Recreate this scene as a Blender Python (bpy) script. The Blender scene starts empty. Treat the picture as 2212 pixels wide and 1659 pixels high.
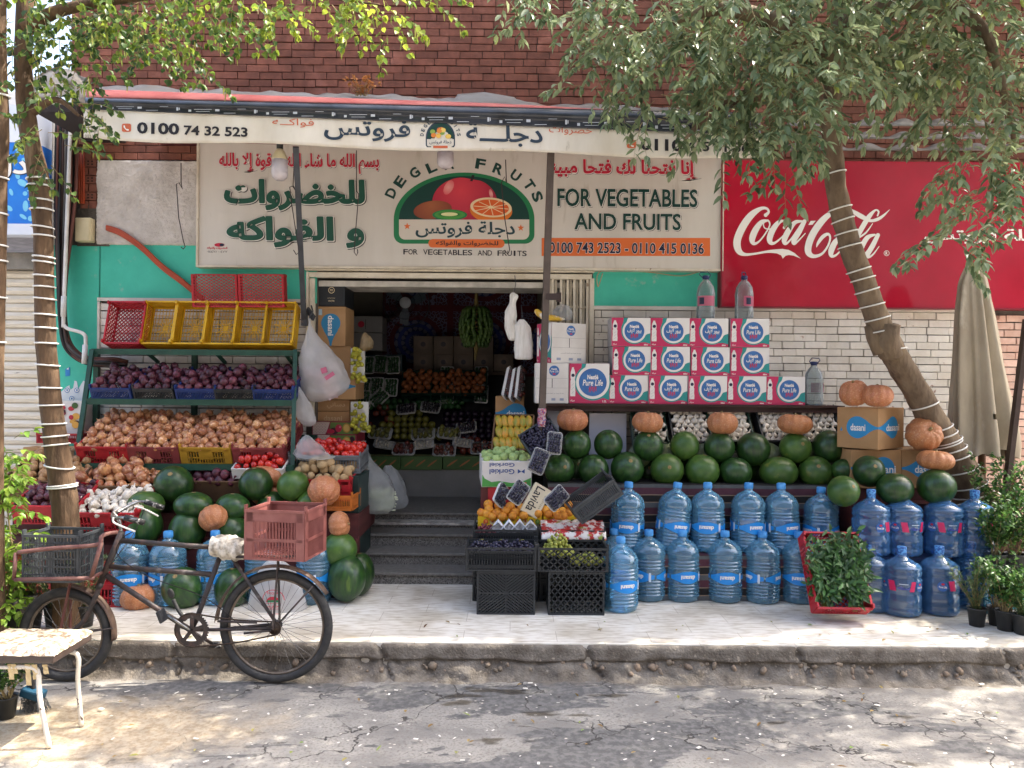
import bpy, bmesh, math, random
from mathutils import Vector, Matrix, Euler, noise
RND = random.Random(11)
SC = bpy.context.scene
COL = SC.collection
V = Vector
PI = math.pi

# ---------------------------------------------------------------- camera
FPX, CU, CV, CZ, ROLL = 1662.0, 1106.0, 829.5, 1.685, 0.008
cam = bpy.data.cameras.new('camera')
cam.sensor_width = 36.0
cam.lens = 36.0 * FPX / 2212.0
cam.clip_start, cam.clip_end = 0.05, 900
cam_o = bpy.data.objects.new('camera', cam)
cam_o.location = (0, 0, CZ)
cam_o.rotation_euler = (PI / 2, -ROLL, 0)
COL.objects.link(cam_o)
SC.camera = cam_o

# ---------------------------------------------------------------- sky, sun, exposure
SUN_EL = math.radians(58)
SUN_H = V((0.94, 0.34)).normalized()
world = bpy.data.worlds.new('World')
SC.world = world
world.use_nodes = True
wn = world.node_tree
sky = wn.nodes.new('ShaderNodeTexSky')
sky.sky_type = 'NISHITA'
sky.sun_disc = False
sky.sun_elevation = SUN_EL
sky.sun_rotation = math.atan2(SUN_H.x, SUN_H.y)
sky.air_density = 1.0
sky.dust_density = 6.0
sky.ozone_density = 0.3
bg = wn.nodes['Background']
bg.inputs[1].default_value = 0.15
wn.links.new(sky.outputs[0], bg.inputs[0])
sun = bpy.data.lights.new('sun', 'SUN')
sun.energy = 2.5
sun.angle = math.radians(0.53)
sun.color = (1.0, 0.93, 0.82)
sun_o = bpy.data.objects.new('sun', sun)
SUND = V((SUN_H.x * math.cos(SUN_EL), SUN_H.y * math.cos(SUN_EL), math.sin(SUN_EL)))
sun_o.rotation_euler = SUND.to_track_quat('Z', 'Y').to_euler()
sun_o.location = SUND * 30
COL.objects.link(sun_o)
SC.view_settings.view_transform = 'Standard'
SC.view_settings.look = 'None'
SC.view_settings.exposure = 2.45
SC.view_settings.gamma = 1.0
SC.cycles.max_bounces = 10
SC.cycles.transparent_max_bounces = 24
SC.cycles.use_denoising = True
SC.cycles.sample_clamp_indirect = 6.0

# ---------------------------------------------------------------- photo pixel (2212 wide) at depth Y -> point
def W(u, v, Y):
    du, dv = u - CU, v - CV
    dv -= ROLL * du
    du += ROLL * dv
    return V((du / FPX * Y, Y, CZ - dv / FPX * Y))
def S(px, Y):
    return px * Y / FPX
def YG(v, z=0.0, u=CU):
    return (CZ - z) * FPX / (v - CV - ROLL * (u - CU))

# ---------------------------------------------------------------- materials
def hx(h):
    h = h.lstrip('#')
    r = []
    for i in (0, 2, 4):
        c = int(h[i:i + 2], 16) / 255
        r.append(c / 12.92 if c <= 0.04045 else ((c + 0.055) / 1.055) ** 2.4)
    return (*r, 1)
MATS = {}
def mat(name, c='#808080', r=0.6, c2=None, ns=6.0, nlo=0.35, nhi=0.65, bump=0.0, bs=40.0, metal=0.0, spec=0.4,
        rnd=0.0, tint=0.0, coat=0.0, transl=0.0, alpha=1.0, c3=None, ns3=20.0, n3=(0.6, 0.7), stretch=None, coords='Object', rough_var=0.0, objc=None):
    """Principled material with two layers of procedural colour noise, optional bump, per-object and per-piece variation."""
    if name in MATS:
        return MATS[name]
    m = bpy.data.materials.new(name)
    MATS[name] = m
    m.use_nodes = True
    nt = m.node_tree
    N, L = nt.nodes, nt.links
    b = N['Principled BSDF']
    b.inputs['Roughness'].default_value = r
    b.inputs['Metallic'].default_value = metal
    b.inputs['Specular IOR Level'].default_value = spec
    b.inputs['Coat Weight'].default_value = coat
    b.inputs['Coat Roughness'].default_value = 0.15
    col = hx(c) if isinstance(c, str) else c
    b.inputs['Base Color'].default_value = col
    out = None
    tc = N.new('ShaderNodeTexCoord')
    vec = tc.outputs[coords]
    oi = N.new('ShaderNodeObjectInfo')
    add = N.new('ShaderNodeVectorMath'); add.operation = 'ADD'
    mul = N.new('ShaderNodeVectorMath'); mul.operation = 'SCALE'
    comb = N.new('ShaderNodeCombineXYZ')
    for i in range(3):
        L.new(oi.outputs['Random'], comb.inputs[i])
    L.new(comb.outputs[0], mul.inputs[0]); mul.inputs['Scale'].default_value = 37.0
    L.new(vec, add.inputs[0]); L.new(mul.outputs[0], add.inputs[1])
    vec = add.outputs[0]
    if stretch:
        mp = N.new('ShaderNodeMapping'); mp.inputs['Scale'].default_value = stretch
        L.new(vec, mp.inputs[0]); vec = mp.outputs[0]
    def noisefac(scale, lo, hi, detail=5.0):
        n = N.new('ShaderNodeTexNoise'); n.inputs['Scale'].default_value = scale; n.inputs['Detail'].default_value = detail
        n.inputs['Roughness'].default_value = 0.62
        L.new(vec, n.inputs['Vector'])
        mr = N.new('ShaderNodeMapRange'); mr.inputs['From Min'].default_value = lo; mr.inputs['From Max'].default_value = hi
        L.new(n.outputs['Fac'], mr.inputs['Value'])
        return mr.outputs[0]
    def mix(fac, a, bb, mode='MIX'):
        x = N.new('ShaderNodeMix'); x.data_type = 'RGBA'; x.blend_type = mode
        for s, val in ((x.inputs[0], fac), (x.inputs[6], a), (x.inputs[7], bb)):
            if hasattr(val, 'links') or hasattr(val, 'is_linked'):
                L.new(val, s)
            else:
                s.default_value = val
        return x.outputs[2]
    cur = col
    if objc:                                    # per-object choice between two colours
        cur = mix(oi.outputs['Random'], col, hx(objc))
    if c2:
        cur = mix(noisefac(ns, nlo, nhi), cur, hx(c2))
    if c3:
        cur = mix(noisefac(ns3, n3[0], n3[1]), cur, hx(c3))
    if rnd:
        mr = N.new('ShaderNodeMapRange'); mr.inputs['To Min'].default_value = 1 - rnd; mr.inputs['To Max'].default_value = 1 + rnd
        L.new(oi.outputs['Random'], mr.inputs['Value'])
        x = N.new('ShaderNodeHueSaturation'); L.new(mr.outputs[0], x.inputs['Value'])
        if hasattr(cur, 'is_linked'): L.new(cur, x.inputs['Color'])
        else: x.inputs['Color'].default_value = cur
        cur = x.outputs[0]
    if tint:
        at = N.new('ShaderNodeAttribute'); at.attribute_name = 'tint'
        mr = N.new('ShaderNodeMapRange'); mr.inputs['To Min'].default_value = 1 - tint; mr.inputs['To Max'].default_value = 1 + tint
        L.new(at.outputs['Fac'], mr.inputs['Value'])
        x = N.new('ShaderNodeHueSaturation'); L.new(mr.outputs[0], x.inputs['Value'])
        if hasattr(cur, 'is_linked'): L.new(cur, x.inputs['Color'])
        else: x.inputs['Color'].default_value = cur
        cur = x.outputs[0]
    if hasattr(cur, 'is_linked'):
        L.new(cur, b.inputs['Base Color'])
    if rough_var:
        f = noisefac(ns * 1.7, 0.3, 0.7)
        mr = N.new('ShaderNodeMapRange'); mr.inputs['To Min'].default_value = max(0.05, r - rough_var); mr.inputs['To Max'].default_value = min(1, r + rough_var)
        L.new(f, mr.inputs['Value']); L.new(mr.outputs[0], b.inputs['Roughness'])
    if bump:
        n = N.new('ShaderNodeTexNoise'); n.inputs['Scale'].default_value = bs; n.inputs['Detail'].default_value = 6
        L.new(vec, n.inputs['Vector'])
        bp = N.new('ShaderNodeBump'); bp.inputs['Strength'].default_value = bump; bp.inputs['Distance'].default_value = 0.01
        L.new(n.outputs['Fac'], bp.inputs['Height']); L.new(bp.outputs[0], b.inputs['Normal'])
    if transl or alpha < 1:
        o = N['Material Output']
        sh = b.outputs[0]
        if transl:
            t = N.new('ShaderNodeBsdfTranslucent')
            if hasattr(cur, 'is_linked'): L.new(cur, t.inputs[0])
            else: t.inputs[0].default_value = cur
            ms = N.new('ShaderNodeMixShader'); ms.inputs[0].default_value = transl
            L.new(sh, ms.inputs[1]); L.new(t.outputs[0], ms.inputs[2]); sh = ms.outputs[0]
        if alpha < 1:
            t = N.new('ShaderNodeBsdfTransparent')
            ms = N.new('ShaderNodeMixShader'); ms.inputs[0].default_value = alpha
            L.new(t.outputs[0], ms.inputs[1]); L.new(sh, ms.inputs[2]); sh = ms.outputs[0]
        L.new(sh, o.inputs[0])
    return m

def clear_plastic(name, c, edge=0.75, rough=0.08, body=0.12, ior=1.35, bump=0.0, bodyc=None):
    """Clear tinted plastic: sees through with a tint, gleams at the rim, carries a little of its own body colour."""
    if name in MATS:
        return MATS[name]
    m = bpy.data.materials.new(name); MATS[name] = m
    m.use_nodes = True
    nt = m.node_tree; N, L = nt.nodes, nt.links
    N.remove(N['Principled BSDF'])
    t = N.new('ShaderNodeBsdfTransparent'); t.inputs[0].default_value = hx(c)
    g = N.new('ShaderNodeBsdfGlossy'); g.inputs['Roughness'].default_value = rough; g.inputs['Color'].default_value = (0.95, 0.97, 1, 1)
    d = N.new('ShaderNodeBsdfDiffuse'); d.inputs[0].default_value = hx(bodyc or c)
    lw = N.new('ShaderNodeLayerWeight'); lw.inputs['Blend'].default_value = 0.35
    m1 = N.new('ShaderNodeMixShader'); m1.inputs[0].default_value = body
    mr = N.new('ShaderNodeMapRange'); mr.inputs['To Min'].default_value = body; mr.inputs['To Max'].default_value = edge
    L.new(lw.outputs['Facing'], mr.inputs['Value']); L.new(mr.outputs[0], m1.inputs[0])
    L.new(t.outputs[0], m1.inputs[1]); L.new(d.outputs[0], m1.inputs[2])
    fr = N.new('ShaderNodeFresnel'); fr.inputs['IOR'].default_value = ior
    m2 = N.new('ShaderNodeMixShader')
    L.new(fr.outputs[0], m2.inputs[0]); L.new(m1.outputs[0], m2.inputs[1]); L.new(g.outputs[0], m2.inputs[2])
    if bump:
        tc = N.new('ShaderNodeTexCoord'); n = N.new('ShaderNodeTexNoise'); n.inputs['Scale'].default_value = 14
        L.new(tc.outputs['Object'], n.inputs['Vector'])
        bp = N.new('ShaderNodeBump'); bp.inputs['Strength'].default_value = bump; bp.inputs['Distance'].default_value = 0.02
        L.new(n.outputs['Fac'], bp.inputs['Height'])
        for q in (g, fr, d): L.new(bp.outputs[0], q.inputs['Normal'])
    L.new(m2.outputs[0], N['Material Output'].inputs[0])
    return m

# ---------------------------------------------------------------- mesh builder
class MB:
    def __init__(s):
        s.v, s.f, s.m, s.sm, s.t = [], [], [], [], []
        s.mats = []
        s.cur, s.smooth, s.tint = 0, False, 0.5
    def use(s, m):
        if m not in s.mats: s.mats.append(m)
        s.cur = s.mats.index(m); return s
    def add(s, vs, fs, smooth=None):
        b = len(s.v); s.v.extend(V(p) for p in vs)
        for f in fs:
            s.f.append([b + i for i in f]); s.m.append(s.cur); s.sm.append(s.smooth if smooth is None else smooth); s.t.append(s.tint)
        return b
    def box(s, c, d, rot=None, faces=None):
        hx_, hy, hz = d[0] / 2, d[1] / 2, d[2] / 2
        p = [V((x, y, z)) for x in (-hx_, hx_) for y in (-hy, hy) for z in (-hz, hz)]
        if rot is not None: p = [rot @ q for q in p]
        p = [q + V(c) for q in p]
        fs = [(0, 1, 3, 2), (4, 6, 7, 5), (0, 4, 5, 1), (2, 3, 7, 6), (0, 2, 6, 4), (1, 5, 7, 3)]
        s.add(p, fs, False)
    def bb(s, x0, x1, y0, y1, z0, z1):
        s.box(((x0 + x1) / 2, (y0 + y1) / 2, (z0 + z1) / 2), (abs(x1 - x0), abs(y1 - y0), abs(z1 - z0)))
    def bar(s, a, b, w, h=None, up=V((0, 0, 1))):
        a, b = V(a), V(b); d = b - a; L_ = d.length
        if L_ < 1e-6: return
        z = d / L_
        x = up.cross(z)
        if x.length < 1e-4: x = V((1, 0, 0)).cross(z)
        x.normalize(); y = z.cross(x)
        R = Matrix((x, y, z)).transposed()
        s.box((a + b) / 2, (w, h or w, L_), R)
    def tube(s, pts, r, n=8, caps=True, closed=False, smooth=True):
        pts = [V(p) for p in pts]
        rs = r if isinstance(r, (list, tuple)) else [r] * len(pts)
        k = len(pts); rings = []
        prev = None
        for i, p in enumerate(pts):
            if closed: d = pts[(i + 1) % k] - pts[i - 1]
            else: d = pts[min(i + 1, k - 1)] - pts[max(i - 1, 0)]
            if d.length < 1e-9: d = V((0, 0, 1))
            d.normalize()
            if prev is None:
                x = d.orthogonal().normalized()
            else:
                x = prev - d * prev.dot(d)
                x = x.normalized() if x.length > 1e-6 else d.orthogonal().normalized()
            prev = x; y = d.cross(x)
            rings.append([p + (x * math.cos(2 * PI * j / n) + y * math.sin(2 * PI * j / n)) * rs[i] for j in range(n)])
        vs = [q for R in rings for q in R]; fs = []
        for i in range(k if closed else k - 1):
            a, b2 = i * n, ((i + 1) % k) * n
            for j in range(n):
                fs.append((a + j, a + (j + 1) % n, b2 + (j + 1) % n, b2 + j))
        if caps and not closed:
            fs.append(tuple(reversed(range(n)))); fs.append(tuple((k - 1) * n + j for j in range(n)))
        s.add(vs, fs, smooth)
    def lathe(s, prof, n=20, c=(0, 0, 0), squash=None, smooth=True, cap=True):
        c = V(c); vs, fs = [], []
        for (r, z) in prof:
            for j in range(n):
                a = 2 * PI * j / n
                rr = r * (squash(a, z) if squash else 1)
                vs.append(c + V((rr * math.cos(a), rr * math.sin(a), z)))
        for i in range(len(prof) - 1):
            for j in range(n):
                fs.append((i * n + j, i * n + (j + 1) % n, (i + 1) * n + (j + 1) % n, (i + 1) * n + j))
        if cap:
            if prof[0][0] > 1e-5: fs.append(tuple(reversed(range(n))))
            if prof[-1][0] > 1e-5: fs.append(tuple((len(prof) - 1) * n + j for j in range(n)))
        s.add(vs, fs, smooth)
    def ball(s, c, r, n=14, k=9, rot=None, fn=None):
        if not isinstance(r, (tuple, list, Vector)): r = (r, r, r)
        c = V(c); vs = []; fs = []
        for i in range(k + 1):
            th = PI * i / k
            for j in range(n):
                ph = 2 * PI * j / n
                d = V((math.sin(th) * math.cos(ph), math.sin(th) * math.sin(ph), math.cos(th)))
                f = fn(d, th, ph) if fn else 1
                q = V((d.x * r[0], d.y * r[1], d.z * r[2])) * f
                if rot is not None: q = rot @ q
                vs.append(c + q)
        for i in range(k):
            for j in range(n):
                fs.append((i * n + j, (i + 1) * n + j, (i + 1) * n + (j + 1) % n, i * n + (j + 1) % n))
        s.add(vs, fs, True)
    def poly(s, pts, flip=False):
        s.add(pts, [tuple(range(len(pts)))[::-1] if flip else tuple(range(len(pts)))], False)
    def prism(s, pts2, y0, y1):
        """outline in x,z extruded from y0 (front) to y1"""
        n = len(pts2)
        vs = [V((p[0], y0, p[1])) for p in pts2] + [V((p[0], y1, p[1])) for p in pts2]
        fs = [tuple(range(n)), tuple(reversed(range(n, 2 * n)))]
        for i in range(n):
            j = (i + 1) % n
            fs.append((i, i + n, j + n, j))
        s.add(vs, fs, False)
    def grid(s, fn, nu, nv, smooth=True):
        vs = [fn(i / nu, j / nv) for j in range(nv + 1) for i in range(nu + 1)]
        fs = [(j * (nu + 1) + i, j * (nu + 1) + i + 1, (j + 1) * (nu + 1) + i + 1, (j + 1) * (nu + 1) + i) for j in range(nv) for i in range(nu)]
        s.add(vs, fs, smooth)
    def mesh(s, name, org=V((0, 0, 0)), tint=False):
        me = bpy.data.meshes.new(name)
        me.from_pydata([tuple(p - org) for p in s.v], [], s.f)
        for m in s.mats: me.materials.append(m)
        me.polygons.foreach_set('material_index', s.m)
        me.polygons.foreach_set('use_smooth', s.sm)
        if tint:
            at = me.attributes.new('tint', 'FLOAT', 'FACE')
            at.data.foreach_set('value', s.t)
        me.update()
        return me
    def build(s, name, m=None, parent=None, org=None, tint=False, fixn=False, bevel=0, solid=0):
        if m is not None:
            s.mats = [m] if not s.mats else s.mats
        if parent is not None and org is None:
            org = parent.location.copy()
        if org is None:
            org = V((0, 0, 0))
        me = s.mesh(name, org, tint)
        if fixn:
            bm = bmesh.new(); bm.from_mesh(me); bmesh.ops.recalc_face_normals(bm, faces=bm.faces); bm.to_mesh(me); bm.free()
        o = bpy.data.objects.new(name, me)
        if parent is not None: o.parent = parent
        else: o.location = org
        COL.objects.link(o)
        if bevel:
            md = o.modifiers.new('bevel', 'BEVEL'); md.width = bevel; md.segments = 2; md.limit_method = 'ANGLE'
        if solid:
            md = o.modifiers.new('solid', 'SOLIDIFY'); md.thickness = solid; md.offset = 0
        return o

def tag(o, label=None, cat=None, group=None, kind=None):
    if label: o['label'] = label
    if cat: o['category'] = cat
    if group: o['group'] = group
    if kind: o['kind'] = kind
    return o
def thing(name, label, cat, loc=(0, 0, 0), group=None, rot=None):
    o = bpy.data.objects.new(name, None)
    o.empty_display_size = 0.05
    o.location = loc
    if rot is not None: o.rotation_euler = rot
    COL.objects.link(o)
    return tag(o, label, cat, group)
def kids(o):
    return [c for c in COL.objects if c.parent == o]
KIDS = {}
def dup(root, loc, rot=None, label=None, group=None, scale=None):
    """copy of a thing with its parts and their sub-parts"""
    if root.name not in KIDS:
        KIDS[root.name] = [(c, kids(c)) for c in kids(root)]
    r = root.copy(); COL.objects.link(r); r.location = loc
    if rot is not None: r.rotation_euler = rot
    if scale is not None: r.scale = scale if not isinstance(scale, (int, float)) else (scale,) * 3
    if label: r['label'] = label
    if group: r['group'] = group
    for c, sub in KIDS[root.name]:
        k = c.copy(); COL.objects.link(k); k.parent = r
        for g in sub:
            d = g.copy(); COL.objects.link(d); d.parent = k
    return r
class Proto:
    """first placing moves the original, later ones copy it"""
    def __init__(s, root): s.root, s.used = root, False; KIDS[root.name] = [(c, kids(c)) for c in kids(root)]
    def put(s, loc, rot=(0, 0, 0), label=None, group=None, scale=1.0):
        sc = (scale,) * 3 if isinstance(scale, (int, float)) else scale
        if not s.used:
            s.used = True; r = s.root
            r.location = loc; r.rotation_euler = rot; r.scale = sc
            if label: r['label'] = label
            if group: r['group'] = group
            return r
        return dup(s.root, loc, rot, label, group, sc)

# ---------------------------------------------------------------- lettering
AR = {}
for ch, code, n in [('ا', 0xFE8D, 2), ('ب', 0xFE8F, 4), ('ة', 0xFE93, 2), ('ت', 0xFE95, 4), ('ث', 0xFE99, 4), ('ج', 0xFE9D, 4), ('ح', 0xFEA1, 4), ('خ', 0xFEA5, 4),
                    ('د', 0xFEA9, 2), ('ر', 0xFEAD, 2), ('ز', 0xFEAF, 2), ('س', 0xFEB1, 4), ('ش', 0xFEB5, 4), ('ض', 0xFEBD, 4), ('ع', 0xFEC9, 4), ('ف', 0xFED1, 4),
                    ('ق', 0xFED5, 4), ('ك', 0xFED9, 4), ('ل', 0xFEDD, 4), ('م', 0xFEE1, 4), ('ن', 0xFEE5, 4), ('ه', 0xFEE9, 4), ('و', 0xFEED, 2), ('ي', 0xFEF1, 4),
                    ('إ', 0xFE87, 2), ('أ', 0xFE83, 2), ('ء', 0xFE80, 1), ('ى', 0xFEEF, 2)]:
    AR[ch] = (code, n)
def shape_ar(s):
    s = s.replace('لا', '\u0001').replace('لإ', '\u0002')
    AR2 = dict(AR); AR2['\u0001'] = (0xFEFB, 2); AR2['\u0002'] = (0xFEF9, 2)
    out = []
    for i, ch in enumerate(s):
        if ch == 'ـ': out.append(ch); continue
        if ch not in AR2: out.append(ch); continue
        code, n = AR2[ch]
        pv = s[i - 1] if i else ' '; nx = s[i + 1] if i + 1 < len(s) else ' '
        jp = (pv == 'ـ') or (pv in AR2 and AR2[pv][1] == 4 and n >= 2)
        jn = n == 4 and (nx == 'ـ' or (nx in AR2 and AR2[nx][1] >= 2))
        k = 0 if not jp and not jn else 1 if jp and not jn else 2 if jn and not jp else 3
        out.append(chr(code + k))
    return ''.join(reversed(out))
TXT, ISL = {}, {}
def islands(key, n, fs):
    """number of the glyph each vertex belongs to, so that touching letters do not share one plane"""
    if key in ISL: return ISL[key]
    p = list(range(n))
    def find(i):
        while p[i] != i: p[i] = p[p[i]]; i = p[i]
        return i
    for f in fs:
        for k in f[1:]: p[find(k)] = find(f[0])
    ids = {}; ISL[key] = [ids.setdefault(find(i), len(ids)) % 7 for i in range(n)]
    return ISL[key]
def text_geo(s, bold=0.0, shear=0.0):
    key = (s, bold, shear)
    if key in TXT: return TXT[key]
    c = bpy.data.curves.new('lettering', 'FONT'); c.body = s; c.offset = bold; c.shear = shear; c.resolution_u = 3
    c.dimensions = '2D'; c.fill_mode = 'BOTH'
    o = bpy.data.objects.new('lettering', c); COL.objects.link(o)
    bpy.context.view_layer.update()
    me = bpy.data.meshes.new_from_object(o.evaluated_get(bpy.context.evaluated_depsgraph_get()))
    vs = [(v.co.x, v.co.y) for v in me.vertices]; fs = [tuple(p.vertices) for p in me.polygons]
    bpy.data.objects.remove(o); bpy.data.curves.remove(c); bpy.data.meshes.remove(me)
    x0 = min(v[0] for v in vs); x1 = max(v[0] for v in vs); y0 = min(v[1] for v in vs); y1 = max(v[1] for v in vs)
    TXT[key] = (vs, fs, (x0, x1, y0, y1)); return TXT[key]
def text(mb, s, m, fn, w, h, bold=0.0, shear=0.0, ar=False, box=None):
    """lay lettering into builder mb; fn(x, z) maps sheet coordinates centred on 0 to a point; box fits another string's box (for outlines)"""
    if ar: s = shape_ar(s)
    vs, fs, (x0, x1, y0, y1) = text_geo(s, bold, shear)
    if box is not None: x0, x1, y0, y1 = text_geo(shape_ar(box) if ar else box, 0.0, shear)[2]
    sx, sz = w / (x1 - x0), h / (y1 - y0)
    mb.use(m)
    lay = islands((s, bold, shear), len(vs), fs)
    mb.add([fn((x - (x0 + x1) / 2) * sx, (y - (y0 + y1) / 2) * sz) - V((0, .00012 * lay[i], 0)) for i, (x, y) in enumerate(vs)], fs, False)
def ell(cx, cz, rx, rz, n=28, a0=0.0, a1=2 * PI, rot=0.0):
    o = []
    for i in range(n if abs(a1 - a0 - 2 * PI) < 1e-6 else n + 1):
        a = a0 + (a1 - a0) * i / n
        x, z = rx * math.cos(a), rz * math.sin(a)
        o.append((cx + x * math.cos(rot) - z * math.sin(rot), cz + x * math.sin(rot) + z * math.cos(rot)))
    return o
def smoothline(pts, k=8, closed=False):
    """Catmull-Rom through the points"""
    P = [V(p) for p in pts]; n = len(P); out = []
    for i in range(n if closed else n - 1):
        if closed: a, b, c, d = P[i - 1], P[i], P[(i + 1) % n], P[(i + 2) % n]
        else: a, b, c, d = P[max(i - 1, 0)], P[i], P[i + 1], P[min(i + 2, n - 1)]
        for j in range(k):
            t = j / k
            out.append(0.5 * ((2 * b) + (c - a) * t + (2 * a - 5 * b + 4 * c - d) * t * t + (3 * b - a - 3 * c + d) * t ** 3))
    if not closed: out.append(P[-1])
    return out
# ================================================================ SETTING
YW = 7.30                                    # front plane of the shop wall
ZL = 0.435                                   # shop floor level
def rect(u0, v0, u1, v1, Y=YW):
    um, vm = (u0 + u1) / 2, (v0 + v1) / 2
    return W(u0, vm, Y).x, W(u1, vm, Y).x, W(um, v1, Y).z, W(um, v0, Y).z

def special_road():
    m = bpy.data.materials.new('road_concrete'); m.use_nodes = True
    nt = m.node_tree; N, L = nt.nodes, nt.links; b = N['Principled BSDF']
    tc = N.new('ShaderNodeTexCoord'); P = tc.outputs['Object']
    def noi(scale, detail=6, stretch=None, rough=.6, dist=0):
        n = N.new('ShaderNodeTexNoise'); n.inputs['Scale'].default_value = scale; n.inputs['Detail'].default_value = detail; n.inputs['Roughness'].default_value = rough; n.inputs['Distortion'].default_value = dist
        if stretch:
            mp = N.new('ShaderNodeMapping'); mp.inputs['Scale'].default_value = stretch; L.new(P, mp.inputs[0]); L.new(mp.outputs[0], n.inputs['Vector'])
        else: L.new(P, n.inputs['Vector'])
        return n.outputs['Fac']
    def ramp(f, lo, hi):
        r = N.new('ShaderNodeMapRange'); r.inputs['From Min'].default_value = lo; r.inputs['From Max'].default_value = hi; r.interpolation_type = 'SMOOTHSTEP'
        L.new(f, r.inputs['Value']); return r.outputs[0]
    def mx(f, a, c, mode='MIX'):
        x = N.new('ShaderNodeMix'); x.data_type = 'RGBA'; x.blend_type = mode
        for s, q in ((x.inputs[0], f), (x.inputs[6], a), (x.inputs[7], c)):
            if hasattr(q, 'is_linked'): L.new(q, s)
            else: s.default_value = q
        return x.outputs[2]
    def mth(op, a, c):
        x = N.new('ShaderNodeMath'); x.operation = op
        for s, q in ((x.inputs[0], a), (x.inputs[1], c)):
            if hasattr(q, 'is_linked'): L.new(q, s)
            else: s.default_value = q
        return x.outputs[0]
    conc = mx(ramp(noi(3.2, 8, (1, 1.3, 1)), .36, .64), hx('#7c7974'), hx('#98948c'))
    conc = mx(ramp(noi(60, 4), .45, .7), conc, hx('#767169'))
    asp = mx(ramp(noi(24, 6), .4, .62), hx('#5a5957'), hx('#72706d'))
    pf = ramp(noi(1.05, 9, (0.8, 1.9, 1), .62, .4), .512, .527)
    col = mx(pf, conc, asp)
    wet = ramp(noi(1.9, 5, (0.9, 2.4, 1), .5, .2), .64, .68)
    col = mx(wet, col, mx(1.0, col, hx('#b3aea4'), 'MULTIPLY'))
    # thin cracks
    vo = N.new('ShaderNodeTexVoronoi'); vo.feature = 'DISTANCE_TO_EDGE'; vo.inputs['Scale'].default_value = 1.3
    wv = N.new('ShaderNodeVectorMath'); wv.operation = 'ADD'
    nn = N.new('ShaderNodeTexNoise'); nn.inputs['Scale'].default_value = 3; nn.inputs['Detail'].default_value = 6; L.new(P, nn.inputs['Vector'])
    L.new(P, wv.inputs[0]); L.new(nn.outputs['Color'], wv.inputs[1]); L.new(wv.outputs[0], vo.inputs['Vector'])
    cr = mth('MULTIPLY', ramp(vo.outputs['Distance'], .016, .004), ramp(noi(1.4), .42, .52))
    col = mx(cr, col, hx('#3c3936'))
    # pale chips and dark grit
    v2 = N.new('ShaderNodeTexVoronoi'); v2.inputs['Scale'].default_value = 30; v2.inputs['Randomness'].default_value = 1
    mp = N.new('ShaderNodeMapping'); mp.inputs['Scale'].default_value = (0.6, 1, 1); L.new(P, mp.inputs[0]); L.new(mp.outputs[0], v2.inputs['Vector'])
    chips = mth('MULTIPLY', ramp(v2.outputs['Distance'], .2, .13), ramp(noi(7), .52, .6))
    col = mx(chips, col, hx('#cfc7ba'))
    v3 = N.new('ShaderNodeTexVoronoi'); v3.inputs['Scale'].default_value = 55; L.new(P, v3.inputs['Vector'])
    col = mx(mth('MULTIPLY', ramp(v3.outputs['Distance'], .16, .1), ramp(noi(5), .5, .6)), col, hx('#5a5650'))
    # sand spilled round the stool
    sep = N.new('ShaderNodeSeparateXYZ'); L.new(P, sep.inputs[0])
    dx = mth('MULTIPLY', mth('ADD', sep.outputs[0], 2.35), .62); dy = mth('MULTIPLY', mth('ADD', sep.outputs[1], -4.22), 1.5)
    d = mth('POWER', mth('ADD', mth('MULTIPLY', dx, dx), mth('MULTIPLY', dy, dy)), .5)
    d = mth('ADD', d, mth('MULTIPLY', noi(3.5, 8), .9))
    col = mx(ramp(d, 1.25, .75), col, mx(ramp(noi(40), .35, .6), hx('#94836a'), hx('#a99d88')))
    # gutter dirt along the kerb
    kd = mth('ADD', sep.outputs[1], mth('MULTIPLY', noi(6), .35))
    col = mx(ramp(kd, 4.98, 5.16), col, hx('#6d655a'))
    L.new(col, b.inputs['Base Color'])
    rg = N.new('ShaderNodeMapRange'); rg.inputs['To Min'].default_value = .9; rg.inputs['To Max'].default_value = .38; L.new(wet, rg.inputs['Value']); L.new(rg.outputs[0], b.inputs['Roughness'])
    bp = N.new('ShaderNodeBump'); bp.inputs['Strength'].default_value = .6; bp.inputs['Distance'].default_value = .012
    hh = mth('ADD', mth('MULTIPLY', noi(45, 8, None, .7), .6), mth('MULTIPLY', pf, -.5)); hh = mth('ADD', hh, mth('MULTIPLY', cr, -1.0)); hh = mth('ADD', hh, mth('MULTIPLY', chips, .3))
    L.new(hh, bp.inputs['Height']); L.new(bp.outputs[0], b.inputs['Normal'])
    return m
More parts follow.
